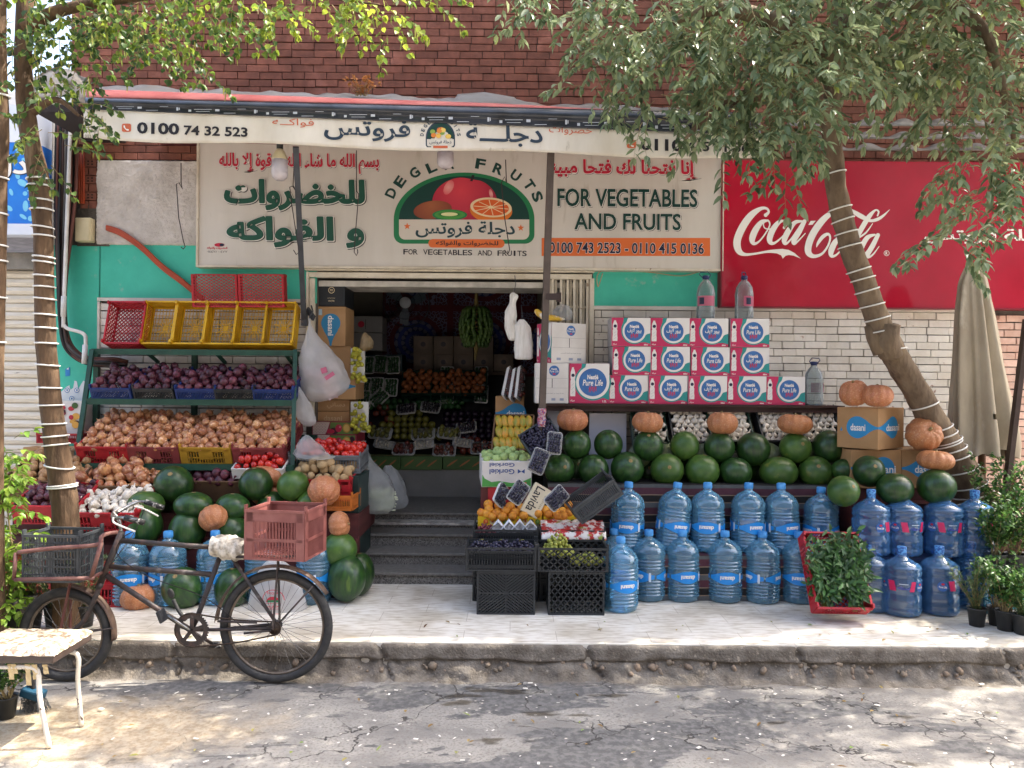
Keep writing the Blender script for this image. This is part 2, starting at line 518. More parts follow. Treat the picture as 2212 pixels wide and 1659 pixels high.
def special_tiles():
    m = bpy.data.materials.new('pavement_tiles'); m.use_nodes = True
    nt = m.node_tree; N, L = nt.nodes, nt.links; b = N['Principled BSDF']
    tc = N.new('ShaderNodeTexCoord')
    br = N.new('ShaderNodeTexBrick'); br.inputs['Scale'].default_value = 1; br.offset = .5
    br.inputs['Brick Width'].default_value = .62; br.inputs['Row Height'].default_value = .21; br.inputs['Mortar Size'].default_value = .0022; br.inputs['Mortar Smooth'].default_value = .3; br.inputs['Bias'].default_value = 0
    br.inputs['Color1'].default_value = hx('#e6e2d8'); br.inputs['Color2'].default_value = hx('#dedacf'); br.inputs['Mortar'].default_value = hx('#b3aa9a')
    L.new(tc.outputs['Object'], br.inputs['Vector'])
    n = N.new('ShaderNodeTexNoise'); n.inputs['Scale'].default_value = 2.2; n.inputs['Detail'].default_value = 8
    n2 = N.new('ShaderNodeTexNoise'); n2.inputs['Scale'].default_value = 26; n2.inputs['Detail'].default_value = 8
    mp = N.new('ShaderNodeMapping'); mp.inputs['Scale'].default_value = (.35, 1.4, 1); L.new(tc.outputs['Object'], mp.inputs[0]); L.new(mp.outputs[0], n2.inputs['Vector'])
    L.new(tc.outputs['Object'], n.inputs['Vector'])
    def mr(f, a, c):
        r = N.new('ShaderNodeMapRange'); r.inputs['From Min'].default_value = a; r.inputs['From Max'].default_value = c; L.new(f, r.inputs['Value']); return r.outputs[0]
    x = N.new('ShaderNodeMix'); x.data_type = 'RGBA'; x.blend_type = 'MULTIPLY'; L.new(mr(n.outputs['Fac'], .45, .8), x.inputs[0]); L.new(br.outputs['Color'], x.inputs[6]); x.inputs[7].default_value = hx('#c6bcab')
    y = N.new('ShaderNodeMix'); y.data_type = 'RGBA'; y.blend_type = 'MULTIPLY'; L.new(mr(n2.outputs['Fac'], .45, .75), y.inputs[0]); L.new(x.outputs[2], y.inputs[6]); y.inputs[7].default_value = hx('#c9bfae')
    L.new(y.outputs[2], b.inputs['Base Color']); b.inputs['Roughness'].default_value = .55
    return m

# ground and road
g = MB(); g.poly([(-400, -300, -.26), (400, -300, -.26), (400, 500, -.26), (-400, 500, -.26)])
tag(g.build('ground', mat('bare_ground', '#a29a8c', .9, '#8c8478', .5)), kind='structure')
g = MB()
def roadz(x, y): return -.215 + .012 * noise.noise(V((x * 1.1, y * 1.6, 3))) + .004 * noise.noise(V((x * 5, y * 5, 1)))
g.grid(lambda a, b_: (lambda x, y: V((x, y, roadz(x, y))))(-7 + 14 * a, -1 + 6.1 * b_), 120, 70)
road_m = special_road()
tag(g.build('road', road_m), kind='structure')
g = MB()
for x0, x1, y0, y1 in ((-60, -7, -30, 5), (7, 60, -30, 5), (-7, 7, -30, -1)):
    g.poly([(x0, y0, -.222), (x1, y0, -.222), (x1, y1, -.222), (x0, y1, -.222)])
tag(g.build('road', road_m), kind='structure')
# pavement slab and its broken concrete kerb
g = MB(); g.bb(-14, 14, 5.0, 7.6, -.2, 0)
tag(g.build('pavement', special_tiles()), kind='structure')
g = MB()
prof = [(5.02, -.006), (4.985, -.007), (4.972, -.02), (4.968, -.06), (4.965, -.095), (4.985, -.105), (4.975, -.13), (4.958, -.16), (4.935, -.19), (4.90, -.212), (4.84, -.235)]
def kerbp(a, b_):
    x = -9 + 18 * a; i = b_ * (len(prof) - 1); k = min(int(i), len(prof) - 2); t = i - k
    y = prof[k][0] * (1 - t) + prof[k + 1][0] * t; z = prof[k][1] * (1 - t) + prof[k + 1][1] * t
    low = min(1, max(0, (-z - .07) / .05))
    edge = noise.noise(V((x * 2.3, 0, 7))) * .03 * (1 if -.13 < z < -.04 else 0)
    n = noise.fractal(V((x * 7, z * 9, y)), 1.0, 2.1, 5) * .034 * low + noise.noise(V((x * 2.2, z * 3, 5))) * .025 * low + abs(noise.noise(V((x * 14, z * 16, 2)))) * .022 * low
    crack = -.03 if abs((x * 1.0 + z * .4) % 1.35 - .5 + .04 * noise.noise(V((x, z * 12, 3)))) < .016 else 0
    return V((x, y - n - crack, z + edge + (n * .3 if z > -.2 else 0)))
g.grid(kerbp, 900, 26)
kerb_m = mat('kerb_concrete', '#7d766c', .92, '#5d554b', 9, bump=.9, bs=70, c3='#9d9282', ns3=26, n3=(.6, .7))
kb = tag(g.build('kerb', kerb_m), kind='structure')
r2 = random.Random(5)
g = MB()
for i in range(260):
    x = r2.uniform(-5, 5); z = r2.uniform(-.2, -.105); s_ = r2.uniform(.008, .03)
    g.ball((x, 4.972 + (z + .13) * .3 + r2.uniform(-.006, .012), z), (s_ * r2.uniform(.8, 1.6), s_ * .8, s_ * r2.uniform(.6, 1)), 5, 4, Euler((r2.random() * 3, r2.random() * 3, r2.random() * 3)).to_matrix(), lambda d, a, b_: 1 + .25 * noise.noise(d * 2 + V((x, 0, 0))))
tag(g.build('kerb_gravel', mat('kerb_stones', '#7f7464', .9, '#8d7a68', 9, c3='#5e5548', ns3=15, bump=.4, bs=50), None), kind='stuff')

# ---- entrance steps
stp = thing('entrance_steps', 'dark speckled granite steps rising to the open shop doorway', 'steps', (W(905, 1200, 6.9).x, 6.45, 0))
gran = mat('granite', '#615f5a', .5, '#85827c', 55, .4, .6, c3='#2f2e2c', ns3=90, n3=(.5, .62))
gran_d = mat('granite_edge', '#7b7974', .5, '#65635e', 30)
xs0, xs1 = W(690, 1200, 6.6).x, W(1290, 1200, 6.6).x
hts = [(0, .10, 6.45), (.10, .203, 6.73), (.203, .316, 7.0), (.316, .365, 7.29), (.365, .435, 7.45)]
whiteedge = mat('worn_white_paint', '#c8c4ba', .6, '#8f8b84', 12, .4, .6)
for i, (z0, z1, y) in enumerate(hts):
    y1 = hts[i + 1][2] if i < 4 else 8.5
    m_ = MB(); m_.bb(xs0, xs1, y, 8.5, z0, z1 - .022); m_.build('riser', gran, stp)
    m_ = MB(); m_.bb(xs0, xs1, y - .022, 8.5, z1 - .022, z1); m_.build('tread', whiteedge if i == 3 else gran_d, stp, bevel=.004)

# ---- unseen building added behind the viewer to cut low light on the shop
op = thing('added_opposite_building', 'unseen plain grey building added across the street to dim light on the shop', 'building', (0, -9, 0))
m_ = MB(); m_.bb(-24, 24, -16, -9, -.2, 12.5); m_.build('wall', mat('grey_plaster', '#77757a', .9, '#6a686c', 1), op)
m_ = MB(); m_.bb(-24.2, 24.2, -16.2, -8.8, 12.5, 12.8); m_.build('roof', mat('roof_slab', '#8d8478', .9), op)
for i in range(8):
    for j in range(4): m_ = MB(); m_.bb(-21 + 6 * i, -19.4 + 6 * i, -8.99, -8.9, 1 + 3 * j, 2.5 + 3 * j); m_.build('window', mat('window_glass', '#22282c', .1), op)
# ---- the shop building
shop = thing('shop_building', 'red brick shop building with turquoise wall and white painted brick around an open doorway', 'building', (0, YW, 0))
XL, XR = W(152, 300, YW).x, 7.6
mortar = mat('grey_mortar', '#6a625a', .95, '#4b443f', 8, bump=.6, bs=60)
dx0, dx1 = W(684, 800, YW).x, W(1279, 800, YW).x
ztop = W(905, 600, YW).z
m_ = MB()
m_.bb(XL, dx0, YW + .02, YW + .25, -.2, ztop); m_.bb(dx1, XR, YW + .02, YW + .25, -.2, ztop); m_.bb(XL, XR, YW + .02, YW + .25, ztop, 10.4)
m_.bb(XL, XL + .25, YW + .25, 15, -.2, 10.4); m_.bb(XR - .25, XR, YW + .25, 15, -.2, 10.4); m_.bb(XL, XR, 14.7, 15, -.2, 10.4)
m_.build('wall', mortar, shop)
m_ = MB(); m_.bb(XL, XR, YW + .02, 15, 10.4, 10.5); m_.build('roof', mortar, shop)

def brickwork(name, x0, x1, z0, z1, m, bl=.212, bh=.0705, joint=.0065, y=YW, dep=.03, seed=1, skip=0.0, warp=.004, shade=1.0):
    rr = random.Random(seed); mb = MB(); mb.use(m)
    rows = int(round((z1 - z0) / bh))
    for j in range(rows):
        z = z0 + j * bh
        x = x0 - (bl * .5 if j % 2 else 0) - rr.uniform(0, .04)
        while x < x1:
            L_ = bl * rr.choice([1, 1, 1, 1, .98, 1.03, .5 if rr.random() < .15 else 1])
            a, b_ = max(x, x0), min(x + L_ - joint, x1)
            if b_ - a > .02 and rr.random() >= skip:
                mb.tint = rr.random()
                o = rr.uniform(-.004, .005)
                dz = rr.uniform(-warp, warp)
                mb.box(((a + b_) / 2, y + dep / 2 + o, z + bh / 2 + dz * .5), (b_ - a, dep, bh - joint + rr.uniform(-.002, .001)), Matrix.Rotation(rr.uniform(-.008, .008), 3, 'Y') @ Matrix.Rotation(rr.uniform(-.012, .012), 3, 'Z'))
            x += L_
    return mb.build(name, m, shop, tint=True, bevel=.0025)
redb = mat('red_brick', '#82503f', .85, '#6b4133', 11, tint=.2, bump=.5, bs=90, c3='#966252', ns3=5, n3=(.55, .75))
whiteb = mat('white_painted_brick', '#e4dfd5', .6, '#d3cbbd', 5, tint=.07, bump=.35, bs=45, c3='#9b7a68', ns3=12, n3=(.68, .72))
pinkb = mat('pale_pink_brick', '#d9b9a8', .7, '#c79f8c', 6, tint=.1, bump=.35, bs=45, c3='#8d6a5c', ns3=9, n3=(.6, .66))
brickwork('brick_facing', XL, W(2260, 150, YW).x, W(1100, 352, YW).z, 5.75, redb, seed=3)
x0, x1, z0, z1 = rect(216, 652, 661, 1010); brickwork('white_brick_panel', x0, x1, z0, z1, whiteb, seed=4, joint=.007)
x0, x1, z0, z1 = rect(1283, 672, 2066, 1090); brickwork('white_brick_panel', x0, x1, z0, z1, whiteb, seed=5, joint=.006)
x0, x1, z0, z1 = rect(2103, 674, 2280, 1130); brickwork('pink_brick_pier', x0, x1, z0, z1, pinkb, seed=6, joint=.009)
teal = mat('turquoise_paint', '#46bea4', .55, '#3db198', 3, bump=.12, bs=30, c3='#8fb0a0', ns3=7, n3=(.62, .74))
m_ = MB()
for (u0, v0, u1, v1) in ((112, 530, 215, 1120), (215, 530, 662, 648), (662, 540, 684, 655), (1281, 560, 1600, 668), (2066, 660, 2102, 1120), (1600, 600, 2066, 671)):
    x0, x1, z0, z1 = rect(u0, v0, u1, v1); m_.bb(x0, x1, YW - .002, YW + .03, z0, z1)
x0, x1, z0, z1 = rect(662, 560, 1281, 584); m_.bb(x0, x1, YW - .002, YW + .03, z0, z1)
m_.build('turquoise_plaster', teal, shop)
x0, x1, z0, z1 = rect(210, 347, 432, 530)
m_ = MB()
def plp(a, b_):
    x = x0 + (x1 - x0) * a; z = z0 + (z1 - z0) * b_; e = min(a, 1 - a, b_, 1 - b_)
    return V((x + (.012 * noise.noise(V((z * 6, 1, 2))) if e < .02 else 0), YW - .028 - .012 * noise.noise(V((x * 55, z * 70, 0))) - .006 * noise.noise(V((x * 25, z * 25, 4))) + (.03 if e < 1e-6 else 0), z))
m_.grid(plp, 90, 80)
m_.build('render_patch', mat('rough_white_render', '#d6d0c8', .9, '#bdb6ad', 6, bump=1.0, bs=110, c3='#6b645c', ns3=6, n3=(.7, .78)), shop)
# trim round the white brick panels
cream = mat('cream_painted_steel', '#ddd5c2', .5, '#c5bba6', 5, c3='#8d7a64', ns3=14, n3=(.66, .72))
for (u0, v0, u1, v1) in ((212, 645, 662, 652), (211, 652, 216, 1010), (1283, 664, 2066, 672)):
    m_ = MB(); x0, x1, z0, z1 = rect(u0, v0, u1, v1); m_.bb(x0, x1, YW - .02, YW + .03, z0, z1); m_.build('panel_trim', whiteb, shop)
# hollow red blocks and the raw mortar patch beside the cable bundle
m_ = MB(); m_.use(redb)
dark = mat('black_hole', '#15110f', .9)
for j in range(6):
    for i in range(2 if j % 2 else 1):
        x0, x1, z0, z1 = rect(176 + i * 19, 345 + j * 18, (210 if not j % 2 else 192 + i * 19), 361 + j * 18)
        m_.use(redb); m_.tint = .5 + .3 * math.sin(j * 3 + i); m_.bb(x0, x1, YW - .02, YW + .03, z0, z1)
        if j % 2 == 0:
            m_.use(dark)
            for p in range(3):
                for q in range(2):
                    cx, cz = x0 + (x1 - x0) * (.25 + .25 * p), z0 + (z1 - z0) * (.3 + .4 * q)
                    m_.poly([V((x, YW - .0215, z)) for x, z in ell(cx, cz, .009, .009, 8)])
m_.build('hollow_blocks', None, shop, tint=True)
m_ = MB()
pts = [(168, 448), (206, 440), (216, 452), (222, 478), (236, 492), (232, 520), (238, 532), (168, 532)]
m_.prism([(W(u, v, YW).x, W(u, v, YW).z) for u, v in pts], YW - .012, YW + .03)
m_.build('mortar_patch', mat('raw_mortar', '#5e574e', .95, '#45403a', 10, bump=1, bs=50), shop)
# door frame, folded gate
fr = MB()
def fbox(u0, v0, u1, v1, y0, y1): x0, x1, z0, z1 = rect(u0, v0, u1, v1); fr.bb(x0, x1, y0, y1, z0, z1)
fbox(662, 580, 1283, 588, YW - .05, YW + .03); fbox(668, 591, 1278, 602, YW - .035, YW + .035)
fbox(663, 588, 668, 912, YW - .05, YW + .03); fbox(669, 602, 680, 912, YW - .03, YW + .03); fbox(1272, 602, 1282, 900, YW - .03, YW + .03)
fo = fr.build('door_frame', cream, shop, bevel=.004)
m_ = MB(); x0, x1, z0, z1 = rect(684, 602, 1180, 612); m_.bb(dx0, dx1, YW + .05, YW + .5, z0 - .03, z1 - .02)
m_.build('lintel', mat('lintel_plaster', '#cfcac0', .8, '#a39f95', 5), shop)
gate = MB()
for k in range(13):
    u = 1183 + k * 7.1 + (4 if k > 2 else 0); y = YW + (.0 if k % 2 else .05)
    x0, x1, z0, z1 = rect(u, 604, u + (5.5 if k not in (0, 12) else 8), 905)
    gate.bb(x0, x1, y - .012, y + .012, z0, z1)
for vz in (660, 760, 880):
    x0, x1, z0, z1 = rect(1183, vz, 1272, vz + 5); gate.bb(x0, x1, YW + .02, YW + .03, z0, z1)
gate.build('folding_gate', cream, shop, bevel=.003)
# the room behind
rm = MB(); rx0, rx1, ry1, rz1 = -2.75, 1.7, 10.55, 2.98
rm.bb(rx0, rx1, ry1, ry1 + .1, ZL, rz1); rm.bb(rx0 - .1, rx0, YW + .25, ry1 + .1, ZL, rz1); rm.bb(rx1, rx1 + .1, YW + .25, ry1 + .1, ZL, rz1)
rm.build('inner_wall', mat('inner_plaster', '#7d776c', .8, '#67625a', 2), shop)  # wall plaster and ceiling colours darkened to dim the room
rm = MB(); rm.bb(rx0 - .1, rx1 + .1, YW + .25, ry1 + .1, rz1, rz1 + .1); rm.build('ceiling', mat('inner_ceiling', '#57534c', .8), shop)
rm = MB(); rm.bb(rx0 - .1, rx1 + .1, 8.5, ry1 + .1, ZL - .1, ZL); rm.bb(rx0, xs0, YW + .25, 8.5, ZL - .1, ZL); rm.bb(xs1, rx1, YW + .25, 8.5, ZL - .1, ZL)
rm.build('inner_floor', gran_d, shop)

# ---- neighbour on the left: roller shutter below a blue sign
nb = thing('neighbour_shop', 'closed neighbouring shop with cream roller shutter and grey shutter box', 'shop', (W(30, 700, YW).x, YW, 0))
m_ = MB(); x0, x1, z0, z1 = rect(-420, 582, 112, 1120)
n_ = 30
slat = mat('shutter_paint', '#ddd5c5', .5, '#c9c0ae', 4, c3='#6a5f52', ns3=8, n3=(.68, .72), stretch=(1, 1, 6))
for i in range(n_):
    za, zb = z0 + (z1 - z0) * i / n_, z0 + (z1 - z0) * (i + 1) / n_
    h_ = zb - za
    m_.add([V((x, YW + dy, za + h_ * t)) for x in (x0, x1) for dy, t in ((.022, 0), (0, .12), (-.012, .5), (0, .88), (.022, 1))], [(k, k + 5, k + 6, k + 1) for k in range(4)], False)
m_.build('roller_shutter', slat, nb)
m_ = MB(); x0, x1, z0, z1 = rect(-420, 548, 110, 582); m_.bb(x0, x1, YW - .08, YW + .3, z0, z1); m_.build('shutter_box', mat('shutter_box_steel', '#8f8a80', .5, '#6d685f', 4), nb)
m_ = MB(); x0, x1, z0, z1 = rect(-420, 512, 110, 548); m_.bb(x0, x1, YW - .14, YW + .3, z0, z1 - .005); m_.build('metal_fascia', mat('dull_aluminium', '#9c9ba0', .4, '#7f7e84', 9, metal=.4, stretch=(1, 1, 12)), nb)
m_ = MB(); x0, x1, z0, z1 = rect(-420, 200, 118, 512); m_.bb(x0, x1 + .0, YW - .02, YW + .3, z0, z1); m_.bb(x0, W(150, 300, YW).x - .02, YW + .02, YW + .35, -.2, z0)
m_.build('wall', mat('neighbour_wall', '#e3ded4', .8, '#cfc9bd', 2), nb)
# ================================================================ SIGNS AND AWNING
ink = lambda n, c, r=.5: mat('print_' + n, c, r)
I_GREEN, I_DGREEN, I_MGREEN = ink('green', '#1d5241'), ink('dark_green', '#123f38'), ink('mid_green', '#217a4c')
I_RED, I_WHITE, I_BLACK, I_ORANGE, I_NAVY = ink('red', '#c22740'), ink('white', '#efebe2'), ink('black', '#26242a'), ink('orange', '#dc6f35'), ink('navy', '#1d2440')
I_CREAM = ink('cream', '#e8d3a8')
def tx(mb, s, m, u0, v0, u1, v1, Y, ar=False, bold=0, shear=0, rot=0, box=None, du=0, dv=0):
    um, vm = (u0 + u1) / 2, (v0 + v1) / 2
    c = W(um + du, vm + dv, Y); w, h = S(u1 - u0, Y), S(v1 - v0, Y); ca, sa = math.cos(rot), math.sin(rot)
    text(mb, s, m, lambda x, z: V((c.x + x * ca - z * sa, Y, c.z + x * sa + z * ca)), w, h, bold, shear, ar, box)
def pp(mb, m, pts, Y):
    mb.use(m); mb.poly([W(u, v, Y) for u, v in pts])
def clip_low(pts, vmax):
    o = []; n = len(pts)
    for i in range(n):
        a, b_ = pts[i], pts[(i + 1) % n]
        if a[1] <= vmax: o.append(a)
        if (a[1] <= vmax) != (b_[1] <= vmax):
            t = (vmax - a[1]) / (b_[1] - a[1]); o.append((a[0] + (b_[0] - a[0]) * t, vmax))
    return o
def uell(cu, cv, ru, rv, n=36, rot=0, a0=0, a1=2 * PI): return ell(cu, cv, ru, rv, n, a0, a1, rot)

YS = 7.20
sign = thing('shop_sign', 'long beige shop sign with green and red lettering and an apple emblem above the doorway', 'sign', W(994, 572, YS))
x0, x1, z0, z1 = rect(430, 316, 1558, 572, YS)
m_ = MB(); m_.bb(x0, x1, YS, YW, z0 - .02, z1 + .03)
m_.build('panel', mat('sign_vinyl', '#d4d0c6', .55, '#c9c4b8', 2.5, c3='#ada593', ns3=9, n3=(.6, .8), stretch=(1, 1, .18)), sign)
m_ = MB(); t = .022
for a in ((x0 - t, x1 + t, z0 - t - .02, z0 - .02), (x0 - t, x0, z0 - .02, z1 + .03), (x1, x1 + t, z0 - .02, z1 + .03)): m_.bb(a[0], a[1], YS - .015, YW, a[2], a[3])
m_.build('frame', cream, sign, bevel=.004)
def triple(mb, s, m, u0, v0, u1, v1, bold, ar=True, sh=2.2, out=.02, shm=None, fat=0):
    sp_ = [(0, 0)] + ([(fat, 0), (-fat, 0), (0, fat * .8), (0, -fat * .8)] if fat else [])
    for i, (a, c) in enumerate(sp_):
        y = YS - .001 * i
        tx(mb, s, shm or I_BLACK, u0, v0, u1, v1, y - .001, ar, bold + out, box=s, du=sh + a, dv=sh + c)
        tx(mb, s, I_WHITE, u0, v0, u1, v1, y - .002 - .001 * len(sp_), ar, bold + out, box=s, du=.6 + a, dv=.6 + c)
        tx(mb, s, m, u0, v0, u1, v1, y - .003 - .002 * len(sp_), ar, bold, box=s, du=a, dv=c)
b = MB(); triple(b, 'للخضروات', I_GREEN, 487, 390, 785, 452, .03, out=.018, fat=1.3)
triple(b, 'و الفواكه', I_GREEN, 493, 470, 783, 532, .03, out=.018, fat=1.3)
b.build('green_arabic_lettering', None, sign)
b = MB(); triple(b, 'بسم الله ما شاء الله لا قوة إلا بالله', I_RED, 474, 332, 818, 374, .03, sh=1.4)
triple(b, 'إنا فتحنا لك فتحا مبينا', I_RED, 1183, 346, 1499, 386, .035, sh=1.4)
b.build('red_arabic_lettering', None, sign)
b = MB(); triple(b, 'FOR VEGETABLES', I_DGREEN, 1205, 409, 1506, 446, .02, False, out=.014, sh=1.6); triple(b, 'AND FRUITS', I_DGREEN, 1242, 462, 1470, 496, .02, False, out=.014, sh=1.6)
b.build('english_lettering', None, sign)
b = MB(); pp(b, I_ORANGE, [(1170, 514), (1534, 514), (1534, 553), (1170, 553)], YS - .002)
tx(b, '0100 743 2523 - 0110 415 0136', I_WHITE, 1187, 525, 1520, 547, YS - .004, False, .045, box='0100 743 2523 - 0110 415 0136')
tx(b, '0100 743 2523 - 0110 415 0136', I_NAVY, 1187, 525, 1520, 547, YS - .006, False, .02, box='0100 743 2523 - 0110 415 0136')
b.build('phone_number_bar', None, sign)
b = MB(); pp(b, I_RED, uell(474, 529, 11, 4), YS - .002); pp(b, I_NAVY, uell(479, 529, 5, 3), YS - .004)
tx(b, 'الخضروات والفواكه', I_RED, 447, 533, 491, 539, YS - .002, True, .04); tx(b, '٠١٤٤٧٨٠٠٤٧٧', I_BLACK, 447, 541, 491, 546, YS - .002)
b.build('maker_mark', None, sign)
# emblem
def E(cx, cy): return (833.9 + cx * .15377, 312.7 + cy * .15377)
def arch(x0, x1, top, spring, bot, r):
    cx = (x0 + x1) / 2
    p = [(cx + (x1 - x0) / 2 * math.cos(a), spring - (spring - top) * math.sin(a)) for a in [PI * i / 40 for i in range(41)]]
    p += [(x0 + r - r * math.cos(a), bot - r + r * math.sin(a)) for a in [PI / 2 * i / 8 for i in range(9)]]
    p += [(x1 - r + r * math.sin(a), bot - r + r * math.cos(a)) for a in [PI / 2 * i / 8 for i in range(9)]]
    return [E(*q) for q in p]
b = MB()
pp(b, I_MGREEN, arch(108, 2085, 390, 1050, 1390, 130), YS - .002)
pp(b, I_DGREEN, clip_low(arch(182, 2012, 440, 1050, 1300, 60), E(0, 1050)[1]), YS - .0035)
wp = [q for q in arch(182, 2012, 440, 1050, 1332, 85) if q[1] >= E(0, 1050)[1] - .01]
pp(b, I_WHITE if False else ink('sheet', '#d3ccbe'), wp, YS - .0035)
b.build('emblem', None, sign)
b = MB(); lim = E(0, 1052)[1]
def EE(m, cx, cy, rx, ry, lay, rot=0): pp(b, m, clip_low(uell(*E(cx, cy), rx * .15377, ry * .15377, 40, rot), lim), YS - .004 - .0012 * lay)
apple = [(1105 + 455 * math.cos(a) * (1 - .04 * math.sin(a)), 790 - 335 * math.sin(a) * (1 - .07 * math.exp(-((a - PI / 2 + .25) / .25) ** 2))) for a in [2 * PI * i / 48 for i in range(48)]]
def gradm(name, c1, c2, cx, cy, rad):
    """printed artwork: two inks blending round a point of the sheet"""
    m = bpy.data.materials.new(name); m.use_nodes = True; N, L = m.node_tree.nodes, m.node_tree.links
    tc = N.new('ShaderNodeTexCoord'); mp = N.new('ShaderNodeVectorMath'); mp.operation = 'DISTANCE'
    p = W(*E(cx, cy), YS) - sign.location; mp.inputs[1].default_value = p
    L.new(tc.outputs['Object'], mp.inputs[0]); r = N.new('ShaderNodeMapRange'); r.inputs['From Max'].default_value = rad * .15377 * YS / FPX; L.new(mp.outputs['Value'], r.inputs['Value'])
    x = N.new('ShaderNodeMix'); x.data_type = 'RGBA'; L.new(r.outputs[0], x.inputs[0]); x.inputs[6].default_value = hx(c1); x.inputs[7].default_value = hx(c2)
    L.new(x.outputs[2], N['Principled BSDF'].inputs['Base Color']); N['Principled BSDF'].inputs['Roughness'].default_value = .5; return m
pp(b, gradm('print_apple', '#d9424f', '#a51e3c', 1050, 640, 480), clip_low([E(*q) for q in apple], lim), YS - .005)
hl = gradm('print_apple_light', '#e9a29a', '#d54552', 880, 600, 130)
EE(hl, 880, 600, 60, 110, 1.6, .5); EE(gradm('print_apple_light', '#e9b1a8', '#c23348', 1475, 690, 90), 1475, 690, 25, 70, 1.6, -.2)
pp(b, I_BLACK, [E(*q) for q in ((1180, 510), (1205, 425), (1245, 425), (1215, 515))], YS - .0062)
EE(gradm('print_kiwi', '#a35f3a', '#7c3a28', 640, 850, 300), 655, 915, 270, 128, 2.5, -.12)
EE(I_MGREEN, 895, 985, 245, 76, 3.5); EE(ink('kiwi', '#4c9a45'), 895, 982, 215, 62, 4.5)
for k in range(26):
    a = 2 * PI * k / 26; c_ = (890 + 175 * math.cos(a), 978 + 46 * math.sin(a)); d_ = (890 + 120 * math.cos(a), 978 + 30 * math.sin(a))
    n_ = (-(c_[1] - d_[1]) * .12, (c_[0] - d_[0]) * .12)
    pp(b, I_DGREEN, [E(c_[0], c_[1]), E(d_[0] + n_[0], d_[1] + n_[1] * .4), E(d_[0] - n_[0], d_[1] - n_[1] * .4)], YS - .0105)
EE(ink('kiwi_core', '#dfe0a6'), 890, 976, 118, 26, 6.5)
EE(ink('orange_peel', '#dd7a2c'), 1475, 925, 298, 170, 4, .08); EE(I_CREAM, 1475, 880, 292, 138, 5, .08); EE(ink('orange_flesh', '#db6128'), 1475, 882, 252, 112, 6, .08)
for k in range(10):
    a = 2 * PI * k / 10 + .2; e_ = (1475 + 250 * math.cos(a), 882 + 110 * math.sin(a))
    n_ = V((-math.sin(a), math.cos(a))) * 5
    pp(b, I_CREAM, [E(1475 - n_.x, 880 - n_.y), E(e_[0] - n_.x, e_[1] - n_.y), E(e_[0] + n_.x, e_[1] + n_.y), E(1475 + n_.x, 880 + n_.y)], YS - .0125)
EE(I_CREAM, 1470, 876, 32, 22, 8)
b.build('fruit_picture', None, sign)
def star(cx, cy, r): return [E(cx + (r if i % 2 == 0 else r * .42) * math.sin(PI * i / 5), cy - (r if i % 2 == 0 else r * .42) * math.cos(PI * i / 5)) for i in range(10)]
b = MB(); p0, p1 = E(415, 1075), E(1810, 1310); tx(b, 'دجلة فروتس', ink('slate', '#24434a'), p0[0], p0[1], p1[0], p1[1], YS - .0055, True, .02)
pp(b, I_ORANGE, star(297, 1145, 50), YS - .0055); pp(b, I_ORANGE, star(1893, 1168, 50), YS - .0055)
pill = [E(655 + 60 * math.cos(a), 1385 - 60 * math.sin(a)) for a in [PI / 2 + PI * i / 12 for i in range(13)]] + [E(1605 + 60 * math.cos(a), 1388 - 60 * math.sin(a)) for a in [-PI / 2 + PI * i / 12 for i in range(13)]]
pp(b, I_ORANGE, pill, YS - .004)
p0, p1 = E(700, 1348), E(1575, 1428); tx(b, 'للخضروات والفواكه', I_BLACK, p0[0], p0[1], p1[0], p1[1], YS - .0055, True, .015)
b.build('emblem_lettering', None, sign)
b = MB()
for ch, cx, cy, an in (('D', 70, 675, 66), ('E', 195, 520, 56), ('G', 402, 395, 40), ('L', 637, 318, 24), ('A', 880, 275, 9), ('F', 1328, 270, -9), ('R', 1575, 340, -22), ('U', 1820, 432, -36), ('T', 2013, 565, -56), ('S', 2125, 728, -68)):
    c_ = E(cx, cy); tx(b, ch, I_DGREEN, c_[0] - 9, c_[1] - 10.2, c_[0] + 9, c_[1] + 10.2, YS - .003, False, .035, 0, math.radians(an), box=ch)
for k, ch in enumerate('FOR VEGETABLES AND FRUITS'):
    if ch != ' ':
        c_ = E(275 + k * (1945 - 275) / 24, 1503 + k * 1.0); w_ = 1.6 if ch == 'I' else 4.6; tx(b, ch, I_BLACK, c_[0] - w_, c_[1] - 5.6, c_[0] + w_, c_[1] + 5.6, YS - .003, False, .012, box=ch)
b.build('english_emblem_lettering', None, sign)

